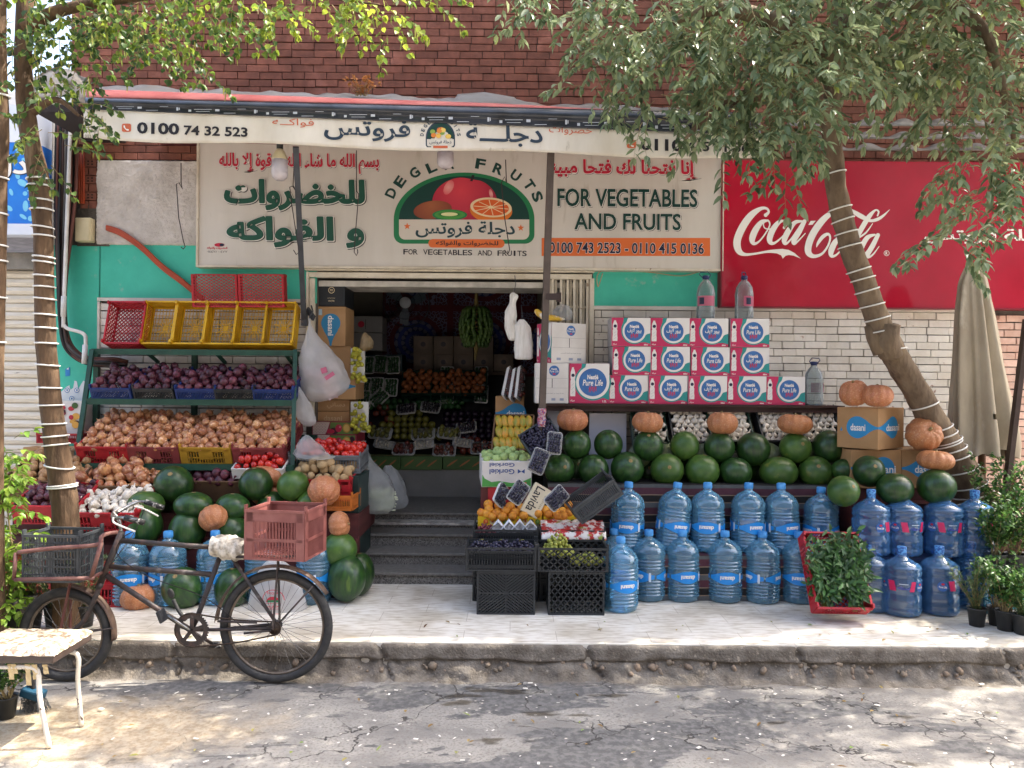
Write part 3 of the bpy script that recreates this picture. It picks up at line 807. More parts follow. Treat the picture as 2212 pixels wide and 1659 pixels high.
# ---- red drink sign
YC = 7.19
coke = thing('drink_sign', 'glossy red advertising sign with large white script lettering on the wall behind the leaning tree', 'sign', W(1890, 666, YC))
x0, x1, z0, z1 = rect(1560, 349, 2320, 664, YC)
m_ = MB(); m_.bb(x0, x1, YC, YW + .01, z0, z1); m_.build('panel', mat('glossy_red_vinyl', '#b61a34', .12, '#a5142c', 1.2, coat=.5, bump=.03, bs=3), coke)
m_ = MB(); m_.bb(x0 - .012, x0, YC - .01, YW, z0, z1); m_.bb(x0 - .012, x1, YC - .01, YW, z0 - .012, z0); m_.build('frame', mat('dark_red_edge', '#7d1226', .4), coke)
def K(x, y): return (1558 + x * .17361, 427.9 + y * .17361)
b = MB(); b.use(I_WHITE); LAY = [0]
def stroke(pts, k=7):
    LAY[0] += 1; y = YC - .002 - .0006 * LAY[0]
    P = smoothline([V((p[0], p[1], p[2])) for p in pts], k)
    L_, R_ = [], []
    for i, p in enumerate(P):
        d = V((P[min(i + 1, len(P) - 1)].x - P[max(i - 1, 0)].x, P[min(i + 1, len(P) - 1)].y - P[max(i - 1, 0)].y)).normalized()
        n_ = V((-d.y, d.x)) * max(2, p.z) / 2
        L_.append(W(*K(p.x + n_.x, p.y + n_.y), y - .0005 * i / len(P))); R_.append(W(*K(p.x - n_.x, p.y - n_.y), y - .0005 * i / len(P)))
    vs = L_ + R_; n = len(P)
    b.add(vs, [(i, i + 1, n + i + 1, n + i) for i in range(n - 1)], False)
    for q, p in ((P[0], pts[0]), (P[-1], pts[-1])):
        if p[2] > 10: b.poly([W(*K(q.x + p[2] / 2 * math.cos(a), q.y + p[2] / 2 * math.sin(a)), y - .00055) for a in [2 * PI * i / 12 for i in range(12)]])
stroke([(553, 212, 46), (590, 172, 30), (565, 130, 30), (490, 132, 46), (375, 210, 82), (275, 345, 92), (208, 490, 92), (197, 590, 90), (228, 668, 72), (300, 702, 38), (420, 692, 26), (560, 668, 30), (650, 662, 44), (740, 664, 60)])
b.poly([W(*K(*q), YC - .0013) for q in [(700, 636), (760, 632), (840, 645), (910, 682), (992, 754), (900, 716), (840, 708), (800, 718), (766, 754), (745, 712), (700, 692)]])
stroke([(575, 280, 26), (500, 300, 55), (425, 400, 78), (385, 505, 76), (405, 565, 44), (470, 540, 22), (550, 440, 18), (602, 340, 18), (590, 285, 20), (560, 280, 22), (525, 320, 15), (545, 375, 16), (620, 385, 16), (660, 360, 10)])
stroke([(783, 368, 36), (812, 320, 22), (785, 284, 22), (715, 302, 52), (645, 390, 72), (604, 490, 74), (612, 550, 58), (660, 560, 32), (740, 500, 18), (800, 430, 10)])
stroke([(1005, 288, 24), (915, 305, 50), (835, 410, 70), (785, 520, 66), (800, 568, 36), (860, 520, 20), (950, 390, 15), (1010, 300, 18)])
stroke([(1035, 290, 52), (970, 420, 62), (905, 525, 62), (908, 568, 36), (960, 530, 20), (1048, 436, 10)])
b.poly([W(*K(*q), YC - .0014) for q in [(1112, 284), (1176, 282), (1134, 332), (1084, 334)]])
stroke([(1185, 612, 6), (1205, 560, 34), (1265, 480, 46), (1330, 448, 34), (1355, 500, 24), (1325, 600, 24), (1250, 695, 30), (1150, 724, 48), (1085, 675, 78), (1090, 570, 86), (1150, 430, 86), (1250, 290, 82), (1350, 200, 62), (1450, 152, 42), (1560, 142, 28), (1640, 168, 46), (1720, 215, 60), (1790, 252, 52), (1860, 282, 36), (1940, 266, 40), (2015, 220, 30), (2097, 142, 3)])
stroke([(1500, 462, 24), (1420, 545, 66), (1368, 655, 72), (1376, 722, 42), (1440, 700, 22), (1520, 600, 16), (1545, 500, 18), (1500, 462, 22)])
stroke([(1945, 218, 20), (1958, 168, 22), (1915, 152, 24), (1832, 240, 58), (1740, 390, 62), (1660, 540, 60), (1640, 640, 55), (1660, 690, 30), (1720, 650, 14)])
stroke([(1886, 314, 8), (1800, 430, 20), (1700, 500, 22)])
stroke([(1910, 456, 24), (1820, 490, 55), (1745, 610, 68), (1715, 700, 62), (1740, 735, 34), (1800, 680, 20), (1890, 550, 15), (1935, 465, 18)])
stroke([(1950, 460, 50), (1885, 590, 62), (1825, 695, 58), (1832, 735, 32), (1890, 700, 20), (1966, 598, 8)])
for k in range(24):
    a, a2 = 2 * PI * k / 24, 2 * PI * (k + 1) / 24
    b.poly([W(*K(2058 + r * math.cos(t), 686 + r * math.sin(t)), YC - .002) for r, t in ((35, a), (35, a2), (29, a2), (29, a))])
tx(b, 'R', I_WHITE, *K(2044, 665), *K(2072, 707), YC - .002, False, .03)
tx(b, 'دجلة فروتس', I_WHITE, 1996, 494, 2270, 527, YC - .002, True, .02)
b.build('script_lettering', None, coke)

# ---- blue sign on the neighbour
YB = 7.02
bl = thing('pharmacy_sign', 'bright blue sign printed with pale capsules and a white Arabic word over the roller shutter', 'sign', W(0, 508, YB))
x0, x1, z0, z1 = rect(-330, 306, 76, 482, YB)
m_ = MB(); m_.bb(x0, x1, YB, YB + .25, z0, z1); m_.build('panel', mat('blue_vinyl', '#1c5fc4', .4, '#2a86dc', .9, .3, .7), bl)
m_ = MB(); m_.bb(x0, x1, YB - .004, YB + .25, z0 - .1, z0); m_.bb(x0, x1, YB - .004, YB + .25, z1, z1 + .34); m_.build('white_border', mat('white_vinyl', '#dfe3ea', .4, '#c9d3e2', 2), bl)
b = MB(); pale = ink('pale_blue', '#79c6e6')
for (u, v, rx, ry, rot) in ((40, 325, 11, 6, 1.1), (52, 345, 6, 4, .2), (48, 395, 11, 7, .5), (38, 380, 7, 5, 1.3), (55, 445, 6, 12, 0), (50, 468, 9, 4, .6), (54, 418, 5, 5, 0), (62, 405, 2.5, 2.5, 0), (60, 412, 1.6, 1.6, 0), (66, 472, 6, 6, 0), (20, 450, 8, 5, .7), (12, 340, 6, 10, .4), (24, 415, 8, 4, 1.2)):
    pp(b, pale, uell(u, v, rx, ry, 20, rot), YB - .002)
tx(b, 'دل', I_BLACK, -22, 336, 59, 386, YB - .004, True, .05, box='دل', du=.8, dv=.8); tx(b, 'دل', I_WHITE, -22, 336, 59, 386, YB - .006, True, .03, box='دل')
b.build('printing', None, bl)

# ---- awning
YA = 6.0
aw = thing('shop_awning', 'weathered white awning valance with black phone numbers below a faded red roll and black strip', 'awning', W(910, 300, YA))
def AWL(u):                                 # lines of the sagging front, in photo rows
    t = (u - 180) / 1460.0
    top = 186 + 100 * t * .62; 
    return dict(red0=193 + 44 * min(1, t * 1.15) + 26 * max(0, t - .6), red1=211 + 24 * min(1, t * 1.4) + 30 * max(0, t - .7), blk1=236 + 56 * t, bot=301 + 44 * t + 3 * math.sin(t * 17) + (4 * (t < .12) * (1 - t / .12) * -1))
def wob(u, v): return .012 * math.sin(u * .021 + v * .01) + .008 * math.sin(u * .057)
def AP(u, v, off=0): return W(u, v, YA + wob(u, v) - off)
val_m = mat('dirty_white_canvas', '#e4ded2', .75, '#d0c7b7', 2.5, stretch=(1, 1, .35), bump=.15, bs=25, c3='#93866f', ns3=16, n3=(.64, .78))
m_ = MB(); m_.grid(lambda a, c_: (lambda u: AP(u, AWL(u)['blk1'] + (AWL(u)['bot'] - AWL(u)['blk1']) * c_))(181 + 1462 * a), 160, 8)
m_.build('valance', val_m, aw, solid=.006)
m_ = MB(); m_.grid(lambda a, c_: (lambda u: AP(u, AWL(u)['red1'] + (AWL(u)['blk1'] - AWL(u)['red1']) * c_, .012 + .028 * math.sin(PI * min(1, c_ * 1.6)) * (c_ < .625)))(184 + 1459 * a), 160, 12)
m_.build('black_strip', mat('black_plastic_film', '#22252b', .25, '#343942', 5, coat=.3, bump=.2, bs=18), aw, solid=.004)
m_ = MB(); m_.grid(lambda a, c_: (lambda u: W(u, AWL(u)['red0'] + (AWL(u)['red1'] - AWL(u)['red0']) * c_, YA + .12 - .10 * c_ + .012 * math.sin(u * .05 + 3 * math.sin(u * .013)) - .03 * math.sin(PI * c_)))(186 + 1457 * a), 160, 6)
m_.build('red_roll', mat('faded_red_canvas', '#a9554f', .8, '#b9706a', 3, bump=.3, bs=30), aw, solid=.006)
m_ = MB()
zf, zb = W(900, 214, YA + .12).z, W(900, 200, YA + .12).z
for i, (u0, u1) in enumerate(((184, 1643),)):
    m_.grid(lambda a, c_: (lambda p, q: p * (1 - c_) + q * c_)(W(184 + 1459 * a, AWL(184 + 1459 * a)['red0'] + 4, YA + .12), V((W(184 + 1459 * a, 300, 6.0).x, YW + .03, W(184 + 1459 * a, 300, YA).z * 0 + 3.93 - .1 * a))), 60, 6)
m_.build('roof_sheet', mat('red_canvas_back', '#8e4341', .85, '#7a3a38', 3), aw, solid=.008)
m_ = MB(); rr = random.Random(8); m_.use(ink('film_white', '#b9bdc4'))
for k in range(9):
    u_ = 205 + k * 168
    for (du, w_, dv, h_) in ((8, 4, .25, .5), (13, 2, .3, .35), (34, 6, .55, .3), (46, 38, .45, .06), (50, 30, .75, .05), (92, 9, .35, .3), (110, 26, .85, .06), (140, 18, .2, .05)):
        u = u_ + du
        if u > 1630: continue
        l = AWL(u); h = l['blk1'] - l['red1']; v = l['red1'] + h * (dv * .5 + .45)
        m_.poly([AP(u, v, .046), AP(u + w_, v, .046), AP(u + w_, v + h * h_ * .5, .046), AP(u, v + h * h_ * .5, .046)])
m_.build('film_print', None, aw)
def atx(mb, s, m, u0, v0, u1, v1, ar=False, bold=0, tilt=.034, off=.008, box=None):
    um, vm = (u0 + u1) / 2, (v0 + v1) / 2
    text(mb, s, m, lambda x, z: AP(um + x, vm - z + tilt * x, off), u1 - u0, v1 - v0, bold, 0, ar, box)
def apoly(mb, m, pts, off=.008): mb.use(m); mb.poly([AP(u, v, off) for u, v in pts])
b = MB(); I_SLATE = ink('slate_blue', '#2c3c4c'); I_OR2 = ink('faded_orange', '#c8623c')
atx(b, '0100', I_BLACK, 296, 265, 387, 290, False, .035); atx(b, '74 32 523', I_BLACK, 397, 273, 535, 294, False, .03)
atx(b, '0110', I_BLACK, 1384, 300, 1474, 326, False, .035); atx(b, '415 01 36', I_BLACK, 1483, 306, 1618, 328, False, .03)
for u in (263, 1354):
    v = 267 if u < 500 else 302
    apoly(b, I_OR2, [(u + 10 + 10 * (abs(math.cos(a)) ** .4) * (1 if math.cos(a) > 0 else -1), v + 9 + 9 * (abs(math.sin(a)) ** .4) * (1 if math.sin(a) > 0 else -1)) for a in [2 * PI * i / 24 for i in range(24)]])
    b.use(I_WHITE)
    P = [(u + 5, v + 4), (u + 6, v + 9), (u + 10, v + 13), (u + 15, v + 14)]
    for (a0, a1), wd in zip(zip(P[:-1], P[1:]), (3.2, 2, 3.2)):
        d = V((a1[0] - a0[0], a1[1] - a0[1])).normalized(); n_ = V((-d.y, d.x)) * wd / 2
        b.poly([AP(a0[0] + n_.x, a0[1] + n_.y, .010), AP(a1[0] + n_.x, a1[1] + n_.y, .010), AP(a1[0] - n_.x, a1[1] - n_.y, .010), AP(a0[0] - n_.x, a0[1] - n_.y, .010)])
b.build('phone_numbers', None, aw)
b = MB(); atx(b, 'فروتس', I_SLATE, 700, 258, 886, 305, True, .02); atx(b, 'دجلـــة', I_SLATE, 1007, 266, 1172, 316, True, .02)
atx(b, 'فواكــه', I_OR2, 588, 256, 678, 275, True, .0); atx(b, 'خضروات', I_OR2, 1186, 272, 1279, 292, True, .0)
b.build('shop_name_lettering', None, aw)
b = MB()
def lg(x, y): return (913 + x * .3333, 254 + y * .3333)
arc = [lg(115 + 95 * math.cos(a), 130 - 105 * math.sin(a)) for a in [PI * i / 20 for i in range(21)]]
apoly(b, I_SLATE, arc + [lg(20, 180), lg(28, 192), lg(202, 192), lg(210, 180)], .006)
apoly(b, ink('sheet', '#d3ccbe'), [lg(28, 140), lg(202, 140), lg(202, 178), lg(194, 186), lg(36, 186), lg(28, 178)], .008)
apoly(b, I_DGREEN, [lg(115 + 86 * math.cos(a), 135 - 98 * math.sin(a)) for a in [PI * i / 20 for i in range(21)]], .008)
rr = random.Random(2)
for c_ in ('#e0b24a', '#d98038', '#e6c668', '#7a9a48', '#d8863a', '#e2bf5c', '#c85a3a', '#8aa24c', '#e6b552', '#df9a44'):
    x, y = rr.uniform(62, 168), rr.uniform(62, 125); apoly(b, ink('fruit' + c_[1:], c_), [lg(x + 17 * math.cos(a), y + 15 * math.sin(a)) for a in [2 * PI * i / 12 for i in range(12)]], .010 + rr.random() * .002)
atx(b, 'دجلة فروتس', I_SLATE, *lg(44, 146), *lg(186, 174), True, .02, 0, .010)
apoly(b, I_OR2, [lg(68, 182), lg(162, 182), lg(162, 198), lg(68, 198)], .0095)
for k, ch in enumerate('DEGLA FRUITS'):
    if ch == ' ': continue
    a = PI - (k + .3) * PI / 11.6; p = lg(115 + 120 * math.cos(a), 120 - 112 * math.sin(a)); r_ = a - PI / 2
    text(b, ch, I_SLATE, lambda x, z, p=p, r_=r_: AP(p[0] + x * math.cos(r_) - z * math.sin(r_), p[1] - (x * math.sin(r_) + z * math.cos(r_)), .008), 1.8 if ch == 'I' else 6, 8, .03, 0)
b.build('small_emblem', None, aw)
b = MB()
for q in ([(181, 275), (212, 274), (212, 275), (181, 276)], [(181, 303), (212, 302), (212, 303), (181, 304)], [(211, 274), (212, 274), (212, 303), (211, 303)]): apoly(b, I_BLACK, q)
atx(b, 'عبد الرسول', I_BLACK, 181, 279, 210, 287, True, .02); atx(b, '0122 377', I_BLACK, 183, 291, 209, 298)
b.build('maker_stamp', None, aw)
# posts that hold the awning front
post_m = mat('grey_painted_steel', '#4b4f55', .5, '#3b3d42', 6, c3='#6d5a4a', ns3=20, n3=(.66, .72))
po = thing('awning_post', 'slim dark grey awning strut slanting down to the left side of the doorway', 'post', W(655, 700, 6.9))
m_ = MB(); m_.bar(W(639, 318, 6.05), W(657, 700, 7.2), .045, .03); m_.build('strut', post_m, po)
m_ = MB(); m_.box(W(658, 690, 7.18), (.05, .06, .12)); m_.bar(W(664, 668, 7.18), W(678, 688, 7.1), .02, .05); m_.build('wall_bracket', post_m, po)
po = thing('awning_post', 'upright brown awning post before the folding gate with printed cloth tied round its foot', 'post', W(1170, 930, 6.35))
brown = mat('brown_steel', '#5b4f49', .5, '#4a4039', 7)
m_ = MB(); m_.bar(W(1190, 330, 6.1), W(1169, 945, 6.4), .052, .04); m_.build('pole', brown, po)
m_ = MB(); m_.bar(W(1178, 641, 6.25), W(1207, 641, 6.25), .05, .05); m_.bar(W(1207, 632, 6.25), W(1207, 652, 6.25), .02, .04); m_.build('clamp', mat('dark_brown_iron', '#3c2f2b', .6), po)
m_ = MB(); m_.tube([W(1171 - .3 * k, 882 + 8 * k, 6.37) for k in range(6)], [.034 + .006 * math.sin(k * 2.4) for k in range(6)], 10); m_.build('cloth_wrap', mat('printed_cloth', '#b9a7a4', .9, '#a5404f', 60, .45, .55, c3='#4b4f96', ns3=70, n3=(.54, .58), bump=.4, bs=60), po)
# crumpled plastic sheeting on top of the awning
sh = MB()
def shp(a, c_):
    u = 215 + 1330 * a
    hgt = 15 + 12 * noise.noise(V((u * .008, 1, 0))) + 6 * noise.noise(V((u * .03, 2, 0)))
    if 985 < u < 1110: hgt = 30 - abs(u - 1045) * .12
    v = AWL(u)['red0'] + 6 - (hgt if c_ > .99 else hgt * c_)
    return W(u, v, YA + .25 + .5 * c_ + .03 * math.sin(u * .05))
sh.grid(shp, 220, 5)
tag(sh.build('plastic_sheeting', mat('dusty_plastic', '#9fa2a3', .35, '#87857e', 3, transl=.2, alpha=.9, bump=.15, bs=8, c3='#a3906c', ns3=2.2, n3=(.62, .75)), None, W(880, 215, 6.4), solid=.003), 'crumpled translucent plastic sheeting lying along the top of the awning', 'plastic sheet')
# ================================================================ BUILDERS FOR GOODS
def plastic(n, c, c2=None, r=.45): return mat('plastic_' + n, c, r, c2, 8, rnd=.06, bump=.05, bs=60)
P_RED, P_YEL, P_BLUE, P_BLK, P_BRN, P_GRY, P_ORG = (plastic('red', '#b5232b', '#9c1e28'), plastic('yellow', '#e0b21c', '#c99a16'), plastic('blue', '#1f3a78', '#1a2f62'), plastic('black', '#24272a', '#2f3335'),
    plastic('brown_red', '#8a3d3f', '#7c3536'), plastic('grey', '#6b7074', '#5b6064'), plastic('orange', '#c8712c', '#b0601f'))
P_OCH, P_DGR, P_PINK, P_DGREEN = plastic('ochre', '#b48a2c', '#9a7424'), plastic('dark_grey', '#45494c', '#373b3e'), plastic('faded_pink', '#8f5a54', '#7f4a45'), plastic('bottle_green', '#1e3b30', '#173026')
def lattice(mb, O, A, B, N, w, h, style, t=.006):
    def br(a0, b0, a1, b1, wd, th=None): mb.bar(O + A * a0 + B * b0, O + A * a1 + B * b1, wd, th or t, up=N)
    e = .012
    br(0, e / 2, w, e / 2, e, t * 1.6); br(0, h - e / 2, w, h - e / 2, e * 1.3, t * 2.4)
    br(e / 2, 0, e / 2, h, e, t * 1.5); br(w - e / 2, 0, w - e / 2, h, e, t * 1.5)
    if style == 'slots':
        br(0, h * .88, w, h * .88, h * .22); br(w * .07, 0, w * .07, h, w * .14); br(w * .93, 0, w * .93, h, w * .14); br(w * .5, h * .3, w * .5, h * .9, w * .26) if w > h * 2 else None
        for k in range(14): br(w * (.16 + .68 * k / 13), 0, w * (.16 + .68 * k / 13), h * .8, w * .014)
        br(0, h * .4, w, h * .4, h * .06)
    elif style == 'diag':
        n = 9; p = w / n
        k = -int(h / p) - 1
        while k * p < w:
            for sg in (1, -1):
                a0, b0, a1, b1 = k * p, 0, k * p + h, h
                if a0 < 0: b0 = -a0; a0 = 0
                if a1 > w: b1 -= a1 - w; a1 = w
                if a1 - a0 > .01:
                    if sg < 0: a0, a1 = w - a0, w - a1
                    br(a0, b0, a1, b1, .0088)
            k += 1
    elif style == 'diagx':           # ribs running out from the centre in four quarters
        n = 7
        for qx in (-1, 1):
            for qz in (-1, 1):
                for k in range(-n, n):
                    c = k / n
                    a0, b0 = max(0, c), max(0, -c); L_ = min(1 - a0, 1 - b0)
                    if L_ > .05: br(w / 2 + qx * a0 * w / 2, h / 2 + qz * b0 * h / 2, w / 2 + qx * (a0 + L_) * w / 2, h / 2 + qz * (b0 + L_) * h / 2, .011)
        br(w / 2, 0, w / 2, h, .012, t * 1.4); br(0, h / 2, w, h / 2, .012, t * 1.4)
    elif style == 'grid':
        for k in range(1, 6): br(0, h * k / 6, w, h * k / 6, .008)
        for k in range(1, 16): br(w * k / 16, 0, w * k / 16, h, .005)
        br(w * .5, 0, w * .5, h, .03)
    elif style == 'vslot':
        br(0, h * .82, w, h * .82, h * .12); br(0, h * .2, w, h * .2, h * .14)
        for k in range(1, 26): br(w * k / 26, 0, w * k / 26, h * .85, .006)
    elif style == 'rosette':
        for k in range(1, 10): br(0, h * k / 10, w, h * k / 10, .004)
        for k in range(1, 9): br(w * k / 9, 0, w * k / 9, h, .004)
        for k in range(12):
            a = PI * k / 6; rr_ = min(w, h) * .36
            br(w / 2, h / 2, w / 2 + rr_ * math.cos(a), h / 2 + rr_ * math.sin(a), .007)
        br(w * .42, h / 2, w * .58, h / 2, .05)
    elif style == 'plain':
        br(0, h / 2, w, h / 2, h * .98)
def crate(name, label, m, w, d, h, side='slots', base='rosette', flare=.0, dip=True, group=None, cat='crate', under=None):
    """open crate, origin at the middle of its floor"""
    t = thing(name, label, cat, group=group)
    b = MB(); lattice(b, V((-w / 2, -d / 2, .004)), V((1, 0, 0)), V((0, 1, 0)), V((0, 0, 1)), w, d, base); b.build('floor_panel', m, t)
    for sg in (-1, 1):
        b = MB(); lattice(b, V((-w / 2, sg * d / 2, 0)), V((1, 0, 0)), V((0, 0, 1)), V((0, 1, 0)), w, h, side); b.build('long_side', m, t)
    for sg in (-1, 1):
        b = MB(); lattice(b, V((sg * w / 2, -d / 2, 0)), V((0, 1, 0)), V((0, 0, 1)), V((1, 0, 0)), d, h * (1.0 if dip else 1.0), side)
        if dip:
            for q in (-1, 1):
                b.box((sg * w / 2, q * (d / 2 - .015), h + .015), (.012, .03, .03))
        b.build('short_side', m, t)
    return t
def RX(a): return (math.radians(a), 0, 0)
def put_tilt(pr, u, v, Y, d, tilt, label, group=None, yaw=0, scale=1.0, back=0.0):
    """front lower edge of a crate on pixel (u, v) at depth Y, its back raised by tilt degrees"""
    R = Euler((math.radians(tilt), 0, math.radians(yaw))).to_matrix()
    loc = W(u, v, Y) - R @ V((0, -d / 2, 0))
    o = pr.put(loc, (math.radians(tilt), 0, math.radians(yaw)), label, group, scale)
    return loc, R
def carton(name, label, w, d, h, m, cat='carton', group=None, flap=True):
    t = thing(name, label, cat, group=group)
    b = MB(); b.bb(-w / 2, w / 2, -d / 2, d / 2, 0, h); b.build('box', m, t, bevel=.004)
    if flap:
        b = MB(); b.bb(-w / 2 + .004, w / 2 - .004, -.0015, .0015, h + .0005, h + .0015); b.bb(-w / 2 + .004, w / 2 - .004, -.025, .025, h, h + .0008); b.build('tape', mat('tape', '#a98e62', .3), t)
    return t
CARD = mat('cardboard', '#b08a60', .8, '#a37e55', 4, bump=.08, bs=30, rnd=.05)
CARD_D = mat('dark_cardboard', '#6b5138', .85, '#594330', 4)
CARD_W = mat('white_cardboard', '#dcd9d4', .6, '#cfcbc5', 4)
# ---- produce
MELON = mat('watermelon_rind', '#1b371b', .36, '#31541f', 4.5, .38, .7, coat=.2, bump=.02, bs=80, c3='#6f8a2c', ns3=1.6, n3=(.64, .86), rnd=.22, stretch=(1, 1, .22))
MELON_Y = mat('watermelon_rind_pale', '#2e4f21', .38, '#4f6c2a', 1.5, .35, .75, coat=.12, c3='#9a8e38', ns3=1.1, n3=(.6, .85), rnd=.15, bump=.02, bs=80)
def melon_mesh(m, seed):
    b = MB(); b.use(m)
    b.ball((0, 0, 0), 1, 32, 26, None, lambda d, th, ph: 1 + .022 * noise.noise(d * 1.7 + V((seed, 0, 0))) - .05 * math.exp(-(th / .12) ** 2) + (.05 if th < .01 else 0))
    b.use(STEM); b.m[:32] = [b.cur] * 32
    me = b.mesh('watermelon'); return me
STEM = mat('dry_stem', '#9c8557', .8, '#6f5d3c', 20)
MM = [melon_mesh(MELON, 1), melon_mesh(MELON, 5), melon_mesh(MELON_Y, 9)]
def melon(u, v, ru, rv, Y, label, group, pale=False, k=0, rot=None):
    o = bpy.data.objects.new('watermelon', MM[2] if pale else MM[k % 2]); COL.objects.link(o)
    o.location = W(u, v, Y); a, c = S(ru, Y), S(rv, Y)
    o.scale = (a, (a + c) / 2, c)
    r_ = random.Random(u * 7 + v)
    o.rotation_euler = (r_.choice((r_.uniform(-.3, .3), r_.uniform(.6, 1.4))), r_.uniform(-.25, .25), r_.uniform(-.4, .4)) if abs(a - c) < .015 else (0, 0, r_.uniform(-.4, .4))
    return tag(o, label, 'watermelon', group)
PUMP = mat('pumpkin_skin', '#b87c50', .5, '#a86b42', 3.5, coat=.1, rnd=.1, c3='#c99d76', ns3=11, n3=(.52, .72), objc='#ab6a50', bump=.06, bs=20)
STEM = mat('dry_stem', '#9c8557', .8, '#6f5d3c', 20)
pk = thing('pumpkin', 'pumpkin', 'pumpkin')
b = MB()
def pfn(d, th, ph):
    s_ = math.sin(th)
    return (1 - .06 * s_ * abs(math.cos(ph * 5.5 - .3 * math.sin(ph))) ** 3) * (1 - .26 * math.exp(-(th / .38) ** 2) - .2 * math.exp(-((PI - th) / .4) ** 2)) * (1 + .02 * noise.noise(d * 2))
b.ball((0, 0, 0), 1, 66, 22, None, pfn); b.build('flesh', PUMP, pk)
b = MB(); b.tube([(0, 0, .68), (.02, .01, .8), (.06, .03, .93)], [.13, .075, .085], 7); b.build('stem', STEM, pk)
PK = Proto(pk)
def pumpkin(u, v, ru, rv, Y, label, rot=(0, 0, 0), group='pumpkins on the stall'):
    a, c = S(ru, Y), S(rv, Y)
    return PK.put(W(u, v, Y), rot, label, group, (a, a, c))
# small produce: shared meshes
def onion_mesh(m, name, tip=.42, sq=.92, seed=0, roots=True):
    b = MB(); b.use(m)
    prof = [(.0, -sq), (.12, -sq), (.5, -sq * .84), (.85, -sq * .45), (1.0, 0), (.93, sq * .38), (.66, sq * .74), (.3, sq * .98), (.11, sq * 1.15), (.07, sq * 1.15 + tip * .6), (.1, sq * 1.15 + tip)]
    b.lathe(prof, 12, (0, 0, 0), lambda a, z: 1 + .04 * math.sin(2 * a + seed), cap=True)
    return b.mesh(name)
ON_BR = mat('brown_onion_skin', '#b8704c', .36, '#8f5138', 3, rnd=.3, coat=.1, c3='#dfb590', ns3=5, n3=(.5, .7), stretch=(1, 1, .25), objc='#c99a62', coords='Generated')
ON_RD = mat('red_onion_skin', '#4d2433', .45, '#34161f', 3, rnd=.3, coat=.08, c3='#7d4652', ns3=5, n3=(.55, .72), stretch=(1, 1, .25), objc='#6d3440', coords='Generated')
ON_BG = mat('beige_onion_skin', '#b3885c', .6, '#8c6845', 3, rnd=.2, c3='#d1b186', ns3=5, n3=(.55, .7), objc='#9d7d57', coords='Generated')
GARL = mat('garlic_skin', '#e2dccf', .6, '#cabfae', 4, rnd=.1, c3='#b08f95', ns3=5, n3=(.6, .75), coords='Generated')
TOM = mat('tomato_skin', '#c0201d', .18, '#a81a18', 3, rnd=.15, coat=.4, objc='#d43a22')
POT = mat('potato_skin', '#b99e74', .75, '#9b815b', 6, rnd=.15, bump=.2, bs=30, objc='#a88c66')
APR = mat('apricot_skin', '#dc8f2e', .45, '#c9742a', 2.5, .4, .7, rnd=.12, objc='#e0a53c', coords='Generated')
M_BR = [onion_mesh(ON_BR, 'brown_onion', .42, .9, 1), onion_mesh(ON_BR, 'brown_onion', .3, .8, 2), onion_mesh(ON_BR, 'brown_onion', .55, .98, 3)]
M_RD = [onion_mesh(ON_RD, 'red_onion', .5, .86, 1), onion_mesh(ON_RD, 'red_onion', .3, .95, 2)]
M_BG = [onion_mesh(ON_BG, 'beige_onion', .4, .9, 1), onion_mesh(ON_BG, 'beige_onion', .2, .98, 2)]
def garlic_mesh():
    b = MB(); b.use(GARL); b.lathe([(0, -.75), (.5, -.7), (.95, -.3), (1, .05), (.72, .5), (.3, .85), (.16, 1.3), (.13, 1.9)], 14, (0, 0, 0), lambda a, z: 1 + .1 * abs(math.cos(a * 3.5)) * (z < .7)); return b.mesh('garlic_bulb')
M_GA = [garlic_mesh()]
def round_mesh(m, name, sc=(1, 1, 1), fn=None, n=14, k=9):
    b = MB(); b.use(m); b.ball((0, 0, 0), sc, n, k, None, fn); return b.mesh(name)
M_TO = [round_mesh(TOM, 'tomato', (1, 1, .86), lambda d, th, ph: 1 - .12 * math.exp(-(th / .3) ** 2)), round_mesh(TOM, 'tomato', (1.12, .95, .9))]
M_PO = [round_mesh(POT, 'potato', (1.3, 1, .9), lambda d, th, ph: 1 + .1 * noise.noise(d * 1.6)), round_mesh(POT, 'potato', (1.1, .95, .95), lambda d, th, ph: 1 + .12 * noise.noise(d * 1.7 + V((5, 0, 0))))]
M_AP = [round_mesh(APR, 'apricot', 1 and (1, 1, .97), lambda d, th, ph: 1 - .05 * math.exp(-((ph - 3) / .25) ** 2))]
def item(meshes, name, loc, s, rr, label, cat, group, upright=False):
    o = bpy.data.objects.new(name, rr.choice(meshes)); COL.objects.link(o)
    o.location = loc; o.scale = (s, s, s)
    o.rotation_euler = (rr.uniform(-.5, .5), rr.uniform(-.5, .5), rr.uniform(0, 6)) if upright else (rr.uniform(-1.8, 1.8), rr.uniform(-1.8, 1.8), rr.uniform(0, 6))
    return tag(o, label, cat, group)
